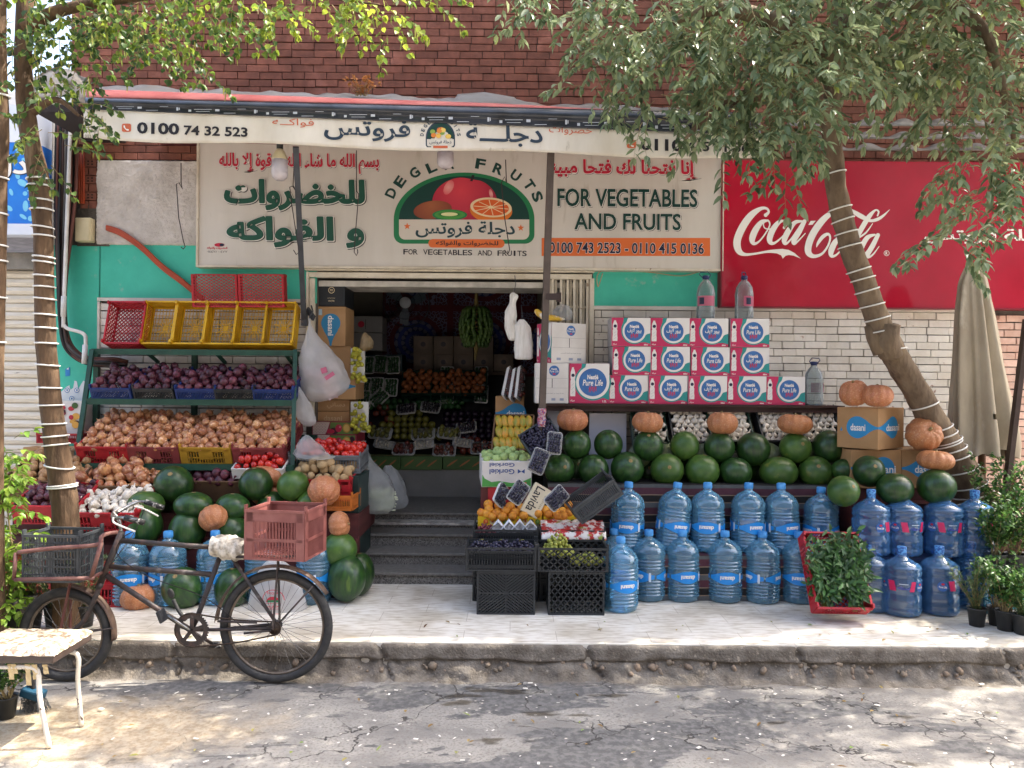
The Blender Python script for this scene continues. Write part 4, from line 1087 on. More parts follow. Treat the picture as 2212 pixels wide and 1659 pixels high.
def heap(meshes, name, loc, R, w, d, z, r, label, cat, group, seed, layers=2, dome=.0, upright=False, jit=.35, y0=0.0, extra=0):
    """items packed over the mouth of a tilted crate: staggered rows, an upper scatter on top"""
    rr = random.Random(seed); n = 0
    nx, ny = max(1, int(w / (r * 1.85))), max(1, int(d / (r * 1.7)))
    for L_ in range(layers):
        for j in range(ny):
            for i in range(nx):
                if L_ and rr.random() < .52: continue
                x = -w / 2 + (i + .5 + (.5 if (j + L_) % 2 else 0) * .9 - .2) * w / nx + rr.uniform(-jit, jit) * r
                y = y0 - d / 2 + (j + .5 + .4 * L_) * d / ny + rr.uniform(-jit, jit) * r
                x = max(-w / 2 + r * .6, min(w / 2 - r * .6, x)); y = min(y, y0 + d / 2)
                zz = z + L_ * r * 1.15 + rr.uniform(-.25, .3) * r + dome * (1 - (2 * x / w) ** 2) * (1 - (2 * (y - y0) / d) ** 2)
                item(meshes, name, loc + R @ V((x, y, zz)), r * rr.uniform(.85, 1.15), rr, label, cat, group, upright); n += 1
    return n

# ================================================================ LEFT STALL
GREEN = mat('green_painted_steel', '#1f4a3a', .5, '#173a2d', 7, c3='#4f4a3a', ns3=25, n3=(.68, .74))
rack = thing('display_rack', 'dark green painted steel rack of three sloping shelves holding onion crates', 'rack', W(410, 1000, 6.6))
b = MB()
for u in (203, 416, 634):
    p = W(u, 760, 7.15); b.bar((p.x, 7.2, 0), (p.x, 7.2, p.z), .045)
b.build('back_post', GREEN, rack)
for (ut, ub) in ((199, 163), (638, 632)):
    b = MB(); b.bar(W(ut, 757, 6.9), W(ub, 1008, 6.45), .035, .045); q = W(ub, 1008, 6.45); b.bar(q, V((q.x, 6.45, 0)), .035, .045); b.build('front_leg', GREEN, rack)
for v0, Yf, ul, ur in ((760, 6.9, 197, 640), (868, 6.68, 184, 636), (1008, 6.42, 170, 634)):
    a, c = W(ul, v0, Yf), W(ur, v0, Yf); zl = (a.z + c.z) / 2
    b = MB(); b.bb(a.x, c.x, Yf, Yf + .03, zl - .03, zl + .022); b.bb(a.x, c.x, 7.18, 7.21, zl + .18, zl + .22) if v0 > 800 else b.bb(a.x, c.x, 7.18, 7.21, zl - .02, zl + .02)
    rise = .2 if v0 > 800 else 0
    for k in range(7):
        x = a.x + .02 + (c.x - a.x - .04) * k / 6; b.bar((x, Yf + .02, zl), (x, 7.19, zl + rise), .03, .02)
    if v0 < 800:
        for k in range(3):
            x = a.x + .5 + k * .62; b.bar((x, Yf + .03, zl - .02), (x, Yf + .22, zl - .09), .03, .02)
    b.build('shelf_frame', GREEN, rack)
    if v0 < 800:
        b = MB(); b.bb(a.x + .03, c.x - .03, Yf + .035, 7.17, zl + .003, zl + .018); b.build('shelf_board', mat('shelf_wood', '#8c6a48', .7, '#6f5236', 3, stretch=(1, 8, 1)), rack)
zt = W(416, 757, 6.9).z + .02
# empty crates on the top shelf
yc = Proto(crate('display_crate', 'crate', P_YEL, .268, .41, .15, 'vslot', 'rosette'))
rc = Proto(crate('display_crate', 'crate', P_RED, .33, .40, .16, 'diag', 'diag'))
names = ['beside the red crate', 'second from the red crate', 'in the middle of its row', 'second from the bag side', 'nearest the hanging white bag']
for k, u in enumerate((349, 415, 480, 544, 607)):
    R = Euler(RX(72)).to_matrix(); p = W(u, 756, 7.08); loc = V((p.x, 7.1, zt)) - R @ V((0, -.205, 0))
    yc.put(loc, RX(72), 'empty yellow plastic crate tipped open on the top shelf, ' + names[k], 'yellow crates along the top shelf')
p = W(278, 756, 7.08); R = Euler(RX(74)).to_matrix()
rc.put(V((p.x, 7.1, zt)) - R @ V((0, -.2, 0)), RX(74), 'empty red lattice crate tipped open at the end of the yellow crates')
for u, lb in ((469, 'red lattice crate turned base outward above the yellow crates, orange conduit ending behind it'), (569, 'red lattice crate turned base outward above the yellow crates, next to the sign strut')):
    p = W(u, 664, 7.14); R = Euler((math.radians(-82), 0, 0)).to_matrix()
    rc.put(V((p.x, 7.17, W(u, 663, 7.14).z + .155)) - R @ V((0, 0, .1)), (math.radians(-82), 0, 0), lb, None, (1.24, .74, .55))
# red onions on the middle shelf
bl_c = Proto(crate('vegetable_crate', 'crate', P_BLUE, .345, .42, .125, 'vslot', 'grid'))
bk_c = Proto(crate('vegetable_crate', 'crate', P_BLK, .345, .42, .125, 'vslot', 'grid'))
mids = [(243, bl_c, 'blue', 'left end'), (335, bk_c, 'black', 'left of the middle one'), (426, bl_c, 'blue', 'middle'), (509, bk_c, 'black', 'right of the middle one'), (592, bl_c, 'blue', 'right end by the white bag')]
for k, (u, pr, cn, wh) in enumerate(mids):
    loc, R = put_tilt(pr, u, 867 + k * .8, 6.70, .42, 25, '%s crate of red onions on the middle rack shelf, %s' % (cn, wh))
    heap(M_RD, 'red_onion', loc, R, .33, .40, .11, .037, 'red onion in the %s crate on the middle shelf, %s' % (cn, wh), 'onion', 'red onions in the %s crate, %s' % (cn, wh), 100 + k, 2, .03)
# brown onions on the lower shelf
big = {c: Proto(crate('vegetable_crate', 'crate', m_, .425, .6, .155, 'slots', 'grid')) for c, m_ in (('red', P_RED), ('brown', P_BRN), ('yellow', P_OCH))}
lows = [(226, 'red', 'bright red', 'at the left end'), (336, 'brown', 'brownish red', 'between red and yellow'), (448, 'yellow', 'ochre yellow', 'only yellow one there'), (561, 'brown', 'dull red', 'above the tomatoes')]
for k, (u, c, cn, wh) in enumerate(lows):
    loc, R = put_tilt(big[c], u, 1001 + k * .8, 6.46, .6, 24, '%s crate of brown onions on the lowest rack shelf, %s' % (cn, wh))
    heap(M_BR, 'brown_onion', loc, R, .43, .59, .135, .0385, 'brown onion in the %s crate on the lowest rack shelf, %s' % (cn, wh), 'onion', 'brown onions in the %s crate, %s' % (cn, wh), 200 + k, 2, .03)
# below: step bench carrying the left stall
bench = thing('step_bench', 'low stepped bench of dark red boards under the melons behind the bicycle', 'bench', (W(480, 1150, 6.2).x, 6.1, 0))
BRD = mat('dark_red_boards', '#5a2a28', .7, '#46201f', 3, stretch=(1, 1, 6))
bx0, bx1 = W(20, 1150, 6.3).x, W(772, 1150, 6.3).x
b = MB(); b.bb(bx0, bx1, 6.02, 6.40, 0, .40); b.build('lower_step', BRD, bench)
b = MB(); b.bb(bx0, bx1, 6.34, 7.1, .40, .60); b.build('upper_step', BRD, bench)
rst = Proto(crate('stacked_crate', 'crate', P_RED, .5, .34, .17, 'slots', 'grid'))
for k, (u, i) in enumerate(((120, 0), (120, 1), (232, 0), (232, 1))):
    p = W(u, 1150, 5.98); rst.put((p.x, 5.90 + .0 * i, .17 * i + .0), (0, 0, .03 * (i - .5)), 'empty red crate in the pair of stacks behind the bicycle, %s of the %s stack' % (('bottom', 'top')[i], ('outer', 'inner')[u > 200]))
# front row of red crates with red onions and garlic, boxes with onions behind
lc = Proto(crate('vegetable_crate', 'crate', P_RED, .50, .36, .16, 'slots', 'grid'))
loc, R = put_tilt(lc, 102, 1132, 5.95, .36, 22, 'red crate of small red onions beside the roped tree trunk')
heap(M_RD, 'red_onion', loc, R, .48, .34, .14, .034, 'small red onion in the red crate beside the roped tree trunk', 'onion', 'red onions by the tree', 301, 2, .02)
loc, R = put_tilt(lc, 222, 1147, 5.95, .36, 22, 'red crate of garlic bulbs behind the bicycle handlebar', scale=(1.12, 1, 1))
heap(M_GA, 'garlic_bulb', loc, R, .56, .36, .14, .031, 'loose white garlic bulb in the red crate behind the handlebar', 'garlic', 'garlic by the handlebar', 302, 2, .03, jit=.5)
CARDBIN = Proto(crate('cardboard_bin', 'bin', CARD_D, .62, .5, .2, 'plain', 'plain', dip=False, cat='box'))
loc, R = put_tilt(CARDBIN, 95, 1085, 6.28, .5, 24, 'brown cardboard bin of beige onions behind the red onions')
heap(M_BG, 'beige_onion', loc, R, .6, .5, .17, .038, 'beige onion in the cardboard bin left behind the roped trunk', 'onion', 'beige onions in the cardboard bin', 303, 2, .05)
loc, R = put_tilt(CARDBIN, 250, 1096, 6.28, .5, 24, 'brown cardboard bin of loose brown onions below the green rack', scale=(1.12, 1, 1))
heap(M_BR, 'brown_onion', loc, R, .68, .5, .17, .049, 'loose brown onion in the cardboard bin below the green rack', 'onion', 'brown onions in the bin below the rack', 304, 2, .04)
loc, R = put_tilt(CARDBIN, 462, 1088, 6.42, .5, 24, 'cardboard bin of red onions between the tall watermelons', scale=(.72, .9, 1))
heap(M_RD, 'red_onion', loc, R, .42, .45, .17, .043, 'large red onion in the cardboard bin between the tall watermelons', 'onion', 'red onions between the melons', 305, 2, .04)
b = MB(); x0, x1, z0, z1 = rect(54, 966, 162, 1012, 6.75); b.bb(x0, x1, 6.72, 6.9, z0 - .4, z1); tag(b.build('cardboard_box', CARD, None, V(((x0 + x1) / 2, 6.8, z0)), bevel=.004), 'open plain cardboard box standing behind the beige onions', 'box')
# printed fruit box and small red basket by the rack
fb = thing('fruit_box', 'white fruit box printed with plums and cherries left of the rack', 'box', W(150, 945, 7.0)); x0, x1, z0, z1 = rect(92, 866, 176, 946, 7.0)
b = MB(); b.bb(x0, x1, 7.0, 7.2, z0, z1); b.build('box', CARD_W, fb)
b = MB(); rr = random.Random(4)
for k in range(24):
    u, v = rr.uniform(100, 170), rr.uniform(872, 920); pp(b, ink('fr%d' % (k % 5), ('#7d1f3a', '#3c5a2a', '#b3283a', '#35131f', '#d9a44a')[k % 5]), uell(u, v, rr.uniform(4, 9), rr.uniform(4, 8), 12), 6.996 - k * .0002)
b.build('printed_fruit', None, fb)
rb = Proto(crate('fruit_basket', 'basket', P_RED, .4, .25, .085, 'vslot', 'grid')); p = W(138, 956, 6.95)
rb.put((p.x, 7.0, p.z), (0, 0, 0), 'small bright red basket under the printed fruit box')
# torn poster with pictograms on the turquoise wall
ps = thing('torn_poster', 'torn white poster with small blue pictograms on the turquoise wall', 'poster', W(153, 850, YW))
b = MB(); b.use(mat('poster_paper', '#d8dadb', .7)); b.poly([W(u, v, YW - .006) for u, v in ((132, 868), (132, 846), (137, 842), (143, 836), (150, 832), (152, 842), (158, 838), (161, 822), (166, 824), (169, 840), (174, 832), (180, 822), (186, 826), (186, 868))]); b.build('paper', None, ps)
b = MB()
for (u, v) in ((145, 843), (166, 843), (155, 861)): pp(b, ink('picto', '#2b6fae'), uell(u, v, 5.5, 5.5), YW - .009); pp(b, I_WHITE, uell(u, v, 4.2, 4.2), YW - .011); pp(b, ink('picto', '#2b6fae'), [(u - 2, v - 2), (u + 2, v - 2), (u + 1, v + 2), (u - 1, v + 2)], YW - .013)
b.build('pictograms', None, ps)
b = MB(); pp(b, ink('sticker', '#2d7fc0'), [(141, 797), (151, 793), (151, 812), (141, 813)], YW - .006); pp(b, I_WHITE, [(144, 797), (148, 793.5), (148, 798), (144, 798)], YW - .008); tag(b.build('wall_sticker', None, None, W(146, 812, YW)), 'small blue torn sticker on the turquoise wall above the poster', 'sticker')

# ---- watermelons and pumpkins of the left stall
GL = 'watermelons piled on the left stall'
for (u, v, ru, rv, Y, lb, pale) in (
    (375, 1047, 41, 41, 6.30, 'big round watermelon standing highest below the brown onion rack', 0),
    (553, 1045, 36, 36, 6.28, 'round dark watermelon in front of the stacked pink pumpkins', 0),
    (633, 1049, 34, 33, 6.24, 'watermelon with a broad yellow patch next to the stemmed pink pumpkin', 2),
    (314, 1090, 40, 30, 6.12, 'light green watermelon lying behind the upper bicycle grip', 2),
    (418, 1092, 43, 29, 6.10, 'oblong watermelon lying between two upright ones above the orange pumpkin', 0),
    (502, 1095, 38, 29, 6.14, 'oblong watermelon lying just behind the bicycle saddle', 0),
    (350, 1080, 30, 30, 6.45, 'watermelon half hidden behind the oblong ones', 0),
    (588, 1092, 32, 30, 6.30, 'dark watermelon mostly hidden by the pink bicycle crate', 0),
    (672, 1086, 30, 27, 6.22, 'bright striped watermelon top above the pink bicycle crate', 2),
    (311, 1136, 38, 44, 6.06, 'tall watermelon behind the bicycle handlebar', 0),
    (405, 1145, 38, 42, 6.06, 'tall watermelon left of the orange stemmed pumpkin', 0),
    (500, 1146, 34, 36, 6.10, 'watermelon right of the orange stemmed pumpkin', 0),
    (395, 1270, 43, 46, 5.78, 'watermelon standing on the pavement beside the orange pumpkin', 0),
    (500, 1272, 36, 44, 5.82, 'watermelon standing on the pavement behind the rear mudguard', 0),
    (733, 1187, 38, 37, 5.98, 'watermelon under the pink pumpkin at the stall corner', 2),
    (749, 1248, 41, 50, 5.92, 'large scratched watermelon standing on the pavement beside the steps', 0),
    (777, 1240, 30, 46, 6.12, 'watermelon tucked behind the scratched one beside the steps', 0),
    (712, 1275, 30, 34, 6.15, 'watermelon in shade behind the rear wheel', 0)):
    melon(u, v, ru, rv, Y, lb, GL, pale == 2, int(u))
pumpkin(461, 1119, 31, 29, 6.0, 'smooth orange pumpkin with pale stem among the watermelons', (-.7, -.3, .4))
pumpkin(300, 1290, 38, 30, 5.74, 'orange ribbed pumpkin on the pavement behind the bicycle frame', (-.1, .05, 1.2))
pumpkin(700, 1060, 35, 33, 6.16, 'pinkish ribbed pumpkin with pale stem below the potatoes', (-.8, .05, .2))
pumpkin(733, 1133, 29, 24, 6.0, 'pinkish pumpkin on its side beyond the pink bicycle crate', (.1, 1.45, .1))
pumpkin(577, 1028, 36, 26, 6.40, 'upper of two pink pumpkins stacked behind the round watermelon', (0, .1, .5))
pumpkin(578, 1068, 35, 26, 6.42, 'lower of two pink pumpkins stacked behind the round watermelon', (0, 0, .9))
# tomatoes, potatoes, corner crates
wc = Proto(crate('carton_tray', 'tray', CARD_W, .42, .34, .09, 'plain', 'plain', dip=False, cat='tray'))
loc, R = put_tilt(wc, 558, 1034, 6.38, .34, 20, 'white cardboard tray of tomatoes below the dull red onion crate')
heap(M_TO, 'tomato', loc, R, .38, .33, .09, .033, 'red tomato in the white cardboard tray', 'tomato', 'tomatoes in the white tray', 310, 2, .06)
gc = Proto(crate('vegetable_crate', 'crate', P_GRY, .60, .36, .15, 'vslot', 'grid'))
loc, R = put_tilt(gc, 701, 1022, 6.5, .36, 6, 'grey crate of tomatoes under a crumpled plastic bag')
heap(M_TO, 'tomato', loc, R, .56, .34, .14, .036, 'red tomato in the grey crate', 'tomato', 'tomatoes in the grey crate', 311, 2, .05)
loc, R = put_tilt(rst, 690, 1082, 6.33, .34, 8, 'faded red crate of potatoes below the grey tomato crate', scale=(1.02, 1, 1.05))
heap(M_PO, 'potato', loc, R, .48, .34, .17, .037, 'pale potato heaped in the faded red crate', 'potato', 'potatoes in the red crate', 312, 2, .09)
oc = Proto(crate('fruit_crate', 'crate', P_ORG, .36, .28, .12, 'vslot', 'grid')); p = W(708, 1103, 6.2)
oc.put((p.x + .02, 6.34, p.z), (0, 0, -.05), 'orange crate at the corner of the left stall beneath the red potato crate')
b = MB(); x0, x1, z0, z1 = rect(740, 1028, 776, 1200, 6.42); b.bb(x0, x1, 6.4, 6.95, .0, z1); tag(b.build('stall_corner_cabinet', plastic('dark_teal', '#1a3230', '#122523'), None, V((x0, 6.4, 0)), bevel=.004), 'dark green cabinet side closing the left stall at the steps', 'cabinet')
# cartons on the pavement edge of the doorway
# ================================================================ BAGS, CARTONS, DOORWAY
BAG = mat('white_plastic_bag', '#e6e4e2', .35, '#d2d0ce', 6, transl=.4, alpha=.62, bump=.7, bs=16)
BAG_C = mat('clear_plastic_bag', '#cfd2d2', .25, '#b9bdbd', 6, transl=.3, alpha=.42, bump=.6, bs=14)
def bag(name, label, rings, Y, dep=.6, m=BAG, seed=1, crump=.12, group=None, contents=None, n=40):
    t = thing(name, label, 'plastic bag', W(rings[-1][0], rings[-1][1], Y), group)
    P = smoothline([V((r[0], r[1], r[2])) for r in rings], 6); b = MB(); vs = []; k = len(P)
    for i, p in enumerate(P):
        c = W(p.x, p.y, Y); a = S(max(.6, p.z), Y)
        for j in range(n):
            ph = 2 * PI * j / n; d = V((math.cos(ph), math.sin(ph) * dep, 0))
            q = noise.noise(V((math.cos(ph) * 1.6 + seed, math.sin(ph) * 1.6, i * .16))) + .6 * noise.noise(V((math.cos(ph) * 4 + seed, math.sin(ph) * 4, i * .4))) + .5 * math.sin(ph * 7 + seed + i * .12) * math.exp(-i / 10)
            vs.append(c + d * a * (1 + crump * q) + V((0, 0, .3 * a * crump * q)))
    fs = [(i * n + j, (i + 1) * n + j, (i + 1) * n + (j + 1) % n, i * n + (j + 1) % n) for i in range(k - 1) for j in range(n)]
    fs += [tuple(range(n)), tuple(reversed([(k - 1) * n + j for j in range(n)]))]
    b.add(vs, fs, True); b.build('film', m, t)
    return t
big = bag('hanging_bag', 'large white carrier bag of packets hanging from a hook at the doorway', [(668, 688, 2), (670, 705, 4), (676, 735, 18), (690, 775, 44), (700, 815, 52), (697, 845, 46), (688, 862, 28), (684, 868, 8)], 6.95, .55, seed=3, crump=.16)
b = MB(); b.use(mat('packet_print', '#b05a74', .5)); c = W(712, 812, 6.75)
b.box(c, (.09, .006, .035), Matrix.Rotation(-.6, 3, 'Y')); b.box(W(700, 800, 6.8), (.05, .02, .05), Matrix.Rotation(-.3, 3, 'Y')); b.build('packet', None, big)
b = MB(); b.use(mat('packet_white', '#d8cfd0', .6, '#c8a0a8', 9)); rr = random.Random(2)
for k in range(7): b.box(W(rr.uniform(668, 715), rr.uniform(800, 850), 6.95), (.12, .06, .09), Euler((rr.random(), rr.uniform(-.8, .8), rr.random())).to_matrix())
b.build('packet', None, big)
b = MB(); b.tube([W(668, 690, 6.95), W(669, 682, 7.0), W(673, 678, 7.05), W(676, 672, 7.1), W(672, 660, 7.14)], .006, 6); b.build('hook', post_m, big)
bag('hanging_bag', 'small white bag hanging below the large carrier bag beside the rack', [(641, 832, 3), (643, 850, 13), (654, 875, 20), (661, 900, 20), (666, 914, 15), (667, 921, 5)], 6.85, .6, seed=8, crump=.18)
bag('crumpled_bag', 'crumpled clear bag lying on the tomatoes in the grey crate', [(662, 940, 3), (664, 950, 14), (668, 965, 26), (674, 980, 38), (680, 990, 40), (680, 994, 20)], 6.45, .7, BAG_C, 5, .22)
bag('vegetable_bag', 'tall clear bag of pale vegetables standing on the steps by the cabinet', [(786, 952, 5), (783, 962, 8), (786, 985, 14), (795, 1010, 24), (806, 1035, 36), (812, 1065, 42), (812, 1095, 42), (810, 1107, 34)], 6.95, .7, BAG_C, 11, .14)
bag('vegetable_bag', 'second clear bag leaning behind the tall one on the steps', [(838, 1005, 6), (842, 1018, 14), (850, 1045, 24), (853, 1075, 26), (852, 1095, 24), (850, 1100, 10)], 7.2, .7, BAG_C, 17, .2)
b = MB(); b.use(mat('pale_leek', '#b9c79a', .6, '#dfe3cc', 5)); rr = random.Random(3)
for k in range(40):
    p = W(rr.uniform(785, 838), rr.uniform(1062, 1100), 6.95); b.tube([p - V((.1, rr.uniform(-.05, .05), .01)), p + V((.1, 0, rr.uniform(-.02, .05)))], .008, 5)
tag(b.build('leek_bundle', None, None, W(812, 1080, 6.95)), 'bundle of pale green leeks inside the tall clear bag', 'leeks')
HB = mat('bag_roll_white', '#eceae4', .5, '#d8d5cc', 9, bump=.25, bs=20, stretch=(6, 6, .7))
t = bag('bag_bundle', 'knotted white bundle of carrier bags hanging high at the folding gate', [(1108, 632, 3), (1110, 640, 9), (1107, 655, 7), (1103, 675, 12), (1103, 700, 14), (1106, 720, 13), (1107, 733, 8), (1107, 736, 3)], 7.15, .8, HB, 4, .2)
b = MB(); b.tube([W(1112, 595, 7.2), W(1114, 615, 7.18), W(1110, 632, 7.15)], .004, 5); b.build('wire', post_m, t)
t = bag('bag_bundle', 'thick flat white bundle of carrier bags hanging lower at the folding gate', [(1127, 690, 5), (1128, 702, 15), (1130, 712, 17), (1131, 740, 20), (1131, 765, 20), (1131, 775, 18), (1131, 777, 9)], 7.1, .55, HB, 9, .12)
b = MB(); b.tube([W(1126, 660, 7.2), W(1128, 680, 7.15), W(1127, 692, 7.1)], .005, 5); b.build('wire', post_m, t)

TEALINK = ink('drop_blue', '#2a7da8'); PAPERW = ink('paper_white', '#e9e6e0')
def drop(mb, fn, cx, cz, r, tail, m, sg=1):
    """round drop with a tail running sideways to x = tail"""
    pts = []
    L_ = tail - cx
    for i in range(25):
        a = math.radians(50) + math.radians(260) * i / 24
        pts.append((cx + sg * r * math.cos(a), cz + r * math.sin(a)))
    c0 = (pts[-1][0] - tail, pts[-1][1] - cz)
    low = []
    for i in range(1, 8):
        t = i / 8; x = pts[24][0] + (tail - pts[24][0]) * t; low.append((x, cz - (abs(pts[24][1] - cz) * (1 - t) ** 1.8 + r * .10)))
    pts += low + [(tail, cz - r * .1), (tail, cz + r * .1)] + [(x, 2 * cz - z) for x, z in reversed(low)]
    mb.use(m); mb.poly([fn(x, z) for x, z in pts])
def face(w, d, y=None, side=None):
    """sheet of a carton: front, or a side ('l', 'r')"""
    if side == 'r': return lambda lay: (lambda x, z: V((w / 2 + .001 * lay, x, z)))
    if side == 'l': return lambda lay: (lambda x, z: V((-w / 2 - .001 * lay, -x, z)))
    return lambda lay: (lambda x, z: V((x, -d / 2 - .001 * lay, z)))
def txf(mb, s, m, fn, cx, cz, w, h, ar=False, bold=0, rot=0, shear=0, box=None):
    ca, sa = math.cos(rot), math.sin(rot)
    text(mb, s, m, lambda x, z: fn(cx + x * ca - z * sa, cz + x * sa + z * ca), w, h, bold, shear, ar, box)
def wbox(label, u0, v0, u1, v1, Y, depth, m=CARD, name='water_carton', cat='carton', group=None, yaw=0):
    a, c = W(u0, (v0 + v1) / 2, Y), W(u1, (v0 + v1) / 2, Y); zb, zt_ = W((u0 + u1) / 2, v1, Y).z, W((u0 + u1) / 2, v0, Y).z
    t = carton(name, label, c.x - a.x, depth, zt_ - zb, m, cat, group)
    t.location = ((a.x + c.x) / 2, Y + depth / 2, zb); t.rotation_euler = (0, 0, yaw)
    return t, c.x - a.x, depth, zt_ - zb
def child(mb, name, t):
    o = mb.build(name, None, None, V((0, 0, 0))); o.parent = t; return o
# stack at the left jamb
t, w, d, h = wbox('black printed carton on top of the carton stack at the left jamb', 687, 611, 745, 661, 7.36, .42, mat('black_carton', '#1d2023', .45, '#262a2e', 4))
b = MB(); F = face(w, d); b.use(I_CREAM)
for k in range(20):
    a, a2 = 2 * PI * k / 20, 2 * PI * (k + 1) / 20; b.poly([F(1)(.03 * 1 * math.cos(q) * s_ + 0, h * .68 + .03 * math.sin(q) * s_) for q, s_ in ((a, 1), (a2, 1), (a2, .86), (a, .86))])
txf(b, 'ITO', I_CREAM, F(1), 0, h * .68, .028, .02, bold=.02); txf(b, 'WATER', I_CREAM, F(1), 0, h * .22, .06, .015); txf(b, 'premium', I_CREAM, F(1), 0, h * .34, .07, .01); child(b, 'print', t)
t, w, d, h = wbox('upright brown water carton with a hanging blue drop, below the black carton', 683, 662, 746, 748, 7.34, .40)
b = MB(); F = face(w, d); fn = lambda x, z: F(1)(-(z - h / 2), h / 2 + 0 + x) if False else F(1)(z, h * .52 - x)
drop(b, lambda x, z: F(1)(z, -x), -h * .58, 0, w * .33, -.004, TEALINK)
txf(b, 'dasani', PAPERW, F(2), .0, h * .52, h * .5, w * .2, bold=.02, rot=-PI / 2); b.use(ink('pale_sticker', '#9fb9c9')); b.poly([F(1)(x, z) for x, z in ((-w * .42, h * .78), (-w * .3, h * .78), (-w * .3, h * .93), (-w * .42, h * .93))]); child(b, 'print', t)
wbox('plain brown carton behind the large hanging bag in the stack', 695, 748, 757, 806, 7.36, .4)
t, w, d, h = wbox('brown water carton jutting out of the stack at the level of the bag bottom', 690, 806, 768, 863, 7.30, .42)
b = MB(); F = face(w, d); drop(b, F(1), -w * .05, h * .5, h * .32, w * .5, TEALINK); txf(b, 'dasani', PAPERW, F(2), -w * .05, h * .5, w * .42, h * .2, bold=.02); child(b, 'print', t)
t, w, d, h = wbox('brown carton with faded Arabic word in the lower stack', 683, 864, 755, 888, 7.36, .4)
b = MB(); F = face(w, d); txf(b, 'دساني', ink('pale_print', '#c7ab85'), F(1), .03, h * .5, w * .55, h * .55, True, .02); child(b, 'print', t)
t, w, d, h = wbox('brown carton with faded Latin word just above the pomegranate cartons', 683, 889, 755, 911, 7.36, .4)
b = MB(); F = face(w, d); txf(b, 'dasani', ink('pale_print', '#c7ab85'), F(1), 0, h * .35, w * .55, h * .5, False, .02); child(b, 'print', t)
for k, (v0, v1) in enumerate(((911, 939), (939, 969))):
    t, w, d, h = wbox('carton printed with pomegranates and a gold seal, %s of two' % ('upper', 'lower')[k], 674, v0, 770, v1, 7.26, .42, mat('pomegranate_carton', '#8f2a3c', .5), 'fruit_carton')
    b = MB(); F = face(w, d); q = lambda cx, cz, rx, rz, m, L_, rot=0: (b.use(m), b.poly([F(L_)(w * (x - .5), h * z) for x, z in ell(cx, cz, rx, rz, 20, rot=rot)]))
    b.use(ink('lattice_paper', '#cbb6a8')); b.poly([F(1)(w * (x - .5), h * z) for x, z in ((.02, .03), (.3, .03), (.36, .5), (.4, .97), (.02, .97))])
    b.use(ink('lattice_rose', '#b08a86'))
    for i in range(9):
        for j in range(4): b.poly([F(1.5)(w * (x - .5), h * z) for x, z in ell(.04 + .033 * i, .14 + .22 * j + .08 * (i % 2), .009, .05, 6)])
    b.use(ink('leaf_print', '#5f7a3a')); b.poly([F(1.2)(w * (x - .5), h * z) for x, z in ((.36, .05), (.97, .05), (.97, .95), (.42, .95), (.4, .5))])
    q(.5, .3, .1, .25, ink('dark_print', '#3a1626'), 2); q(.9, .6, .06, .3, ink('dark_print', '#3a1626'), 2); q(.6, .5, .075, .3, ink('pome', '#b3203f'), 2.6); q(.63, .6, .02, .09, ink('pome_light', '#d9708a'), 3)
    q(.42, .25, .09, .18, ink('pome', '#b3203f'), 2.4); q(.78, .52, .088, .36, ink('gold', '#b98f3c'), 3.2); q(.78, .52, .066, .27, ink('gold_light', '#d5b260'), 3.6)
    child(b, 'print', t)
wbox('plain brown carton at the bottom of the doorway stack', 680, 970, 768, 1128, 7.38, .38)
# netted limes hanging on the stack
LIME = mat('lime_skin', '#8b9a2c', .4, '#b0a23a', 3, rnd=.2, objc='#a9a636')
M_LI = [round_mesh(LIME, 'lime', (1, 1, 1))]
for k, (u0, v0, u1, v1, lb) in enumerate(((760, 752, 792, 826, 'upper'), (760, 868, 800, 934, 'lower'))):
    rr = random.Random(40 + k)
    b = MB(); x0, x1, z0, z1 = rect(u0 - 4, v0, u1 - 6, v1, 7.3); b.bb(x0, x1, 7.33, 7.36, z0, z1)
    tag(b.build('foam_board', ink('foam', '#dcdbd4'), None, V((x0, 7.33, z0))), 'white foam board behind the %s clump of limes' % lb, 'board')
    for i in range(42):
        f_ = rr.random(); u = u0 + (u1 - u0) * (rr.random() * (.5 + .5 * f_)); v = v0 + (v1 - v0) * f_
        item(M_LI, 'lime', W(u, v, 7.29 - rr.random() * .08), .021 * rr.uniform(.85, 1.15), rr, 'yellow green lime in the %s packed clump on the left doorway stack' % lb, 'lime', '%s clump of limes' % lb)
bag('potato_bag', 'small brown tied bag hung above the upper limes', [(788, 718, 2), (790, 726, 9), (793, 740, 14), (791, 752, 14), (788, 758, 6)], 7.25, .8, mat('brown_bag_film', '#a08a66', .35, '#7c6a4c', 8, alpha=.85, transl=.2, bump=.4, bs=16), 21, .15)

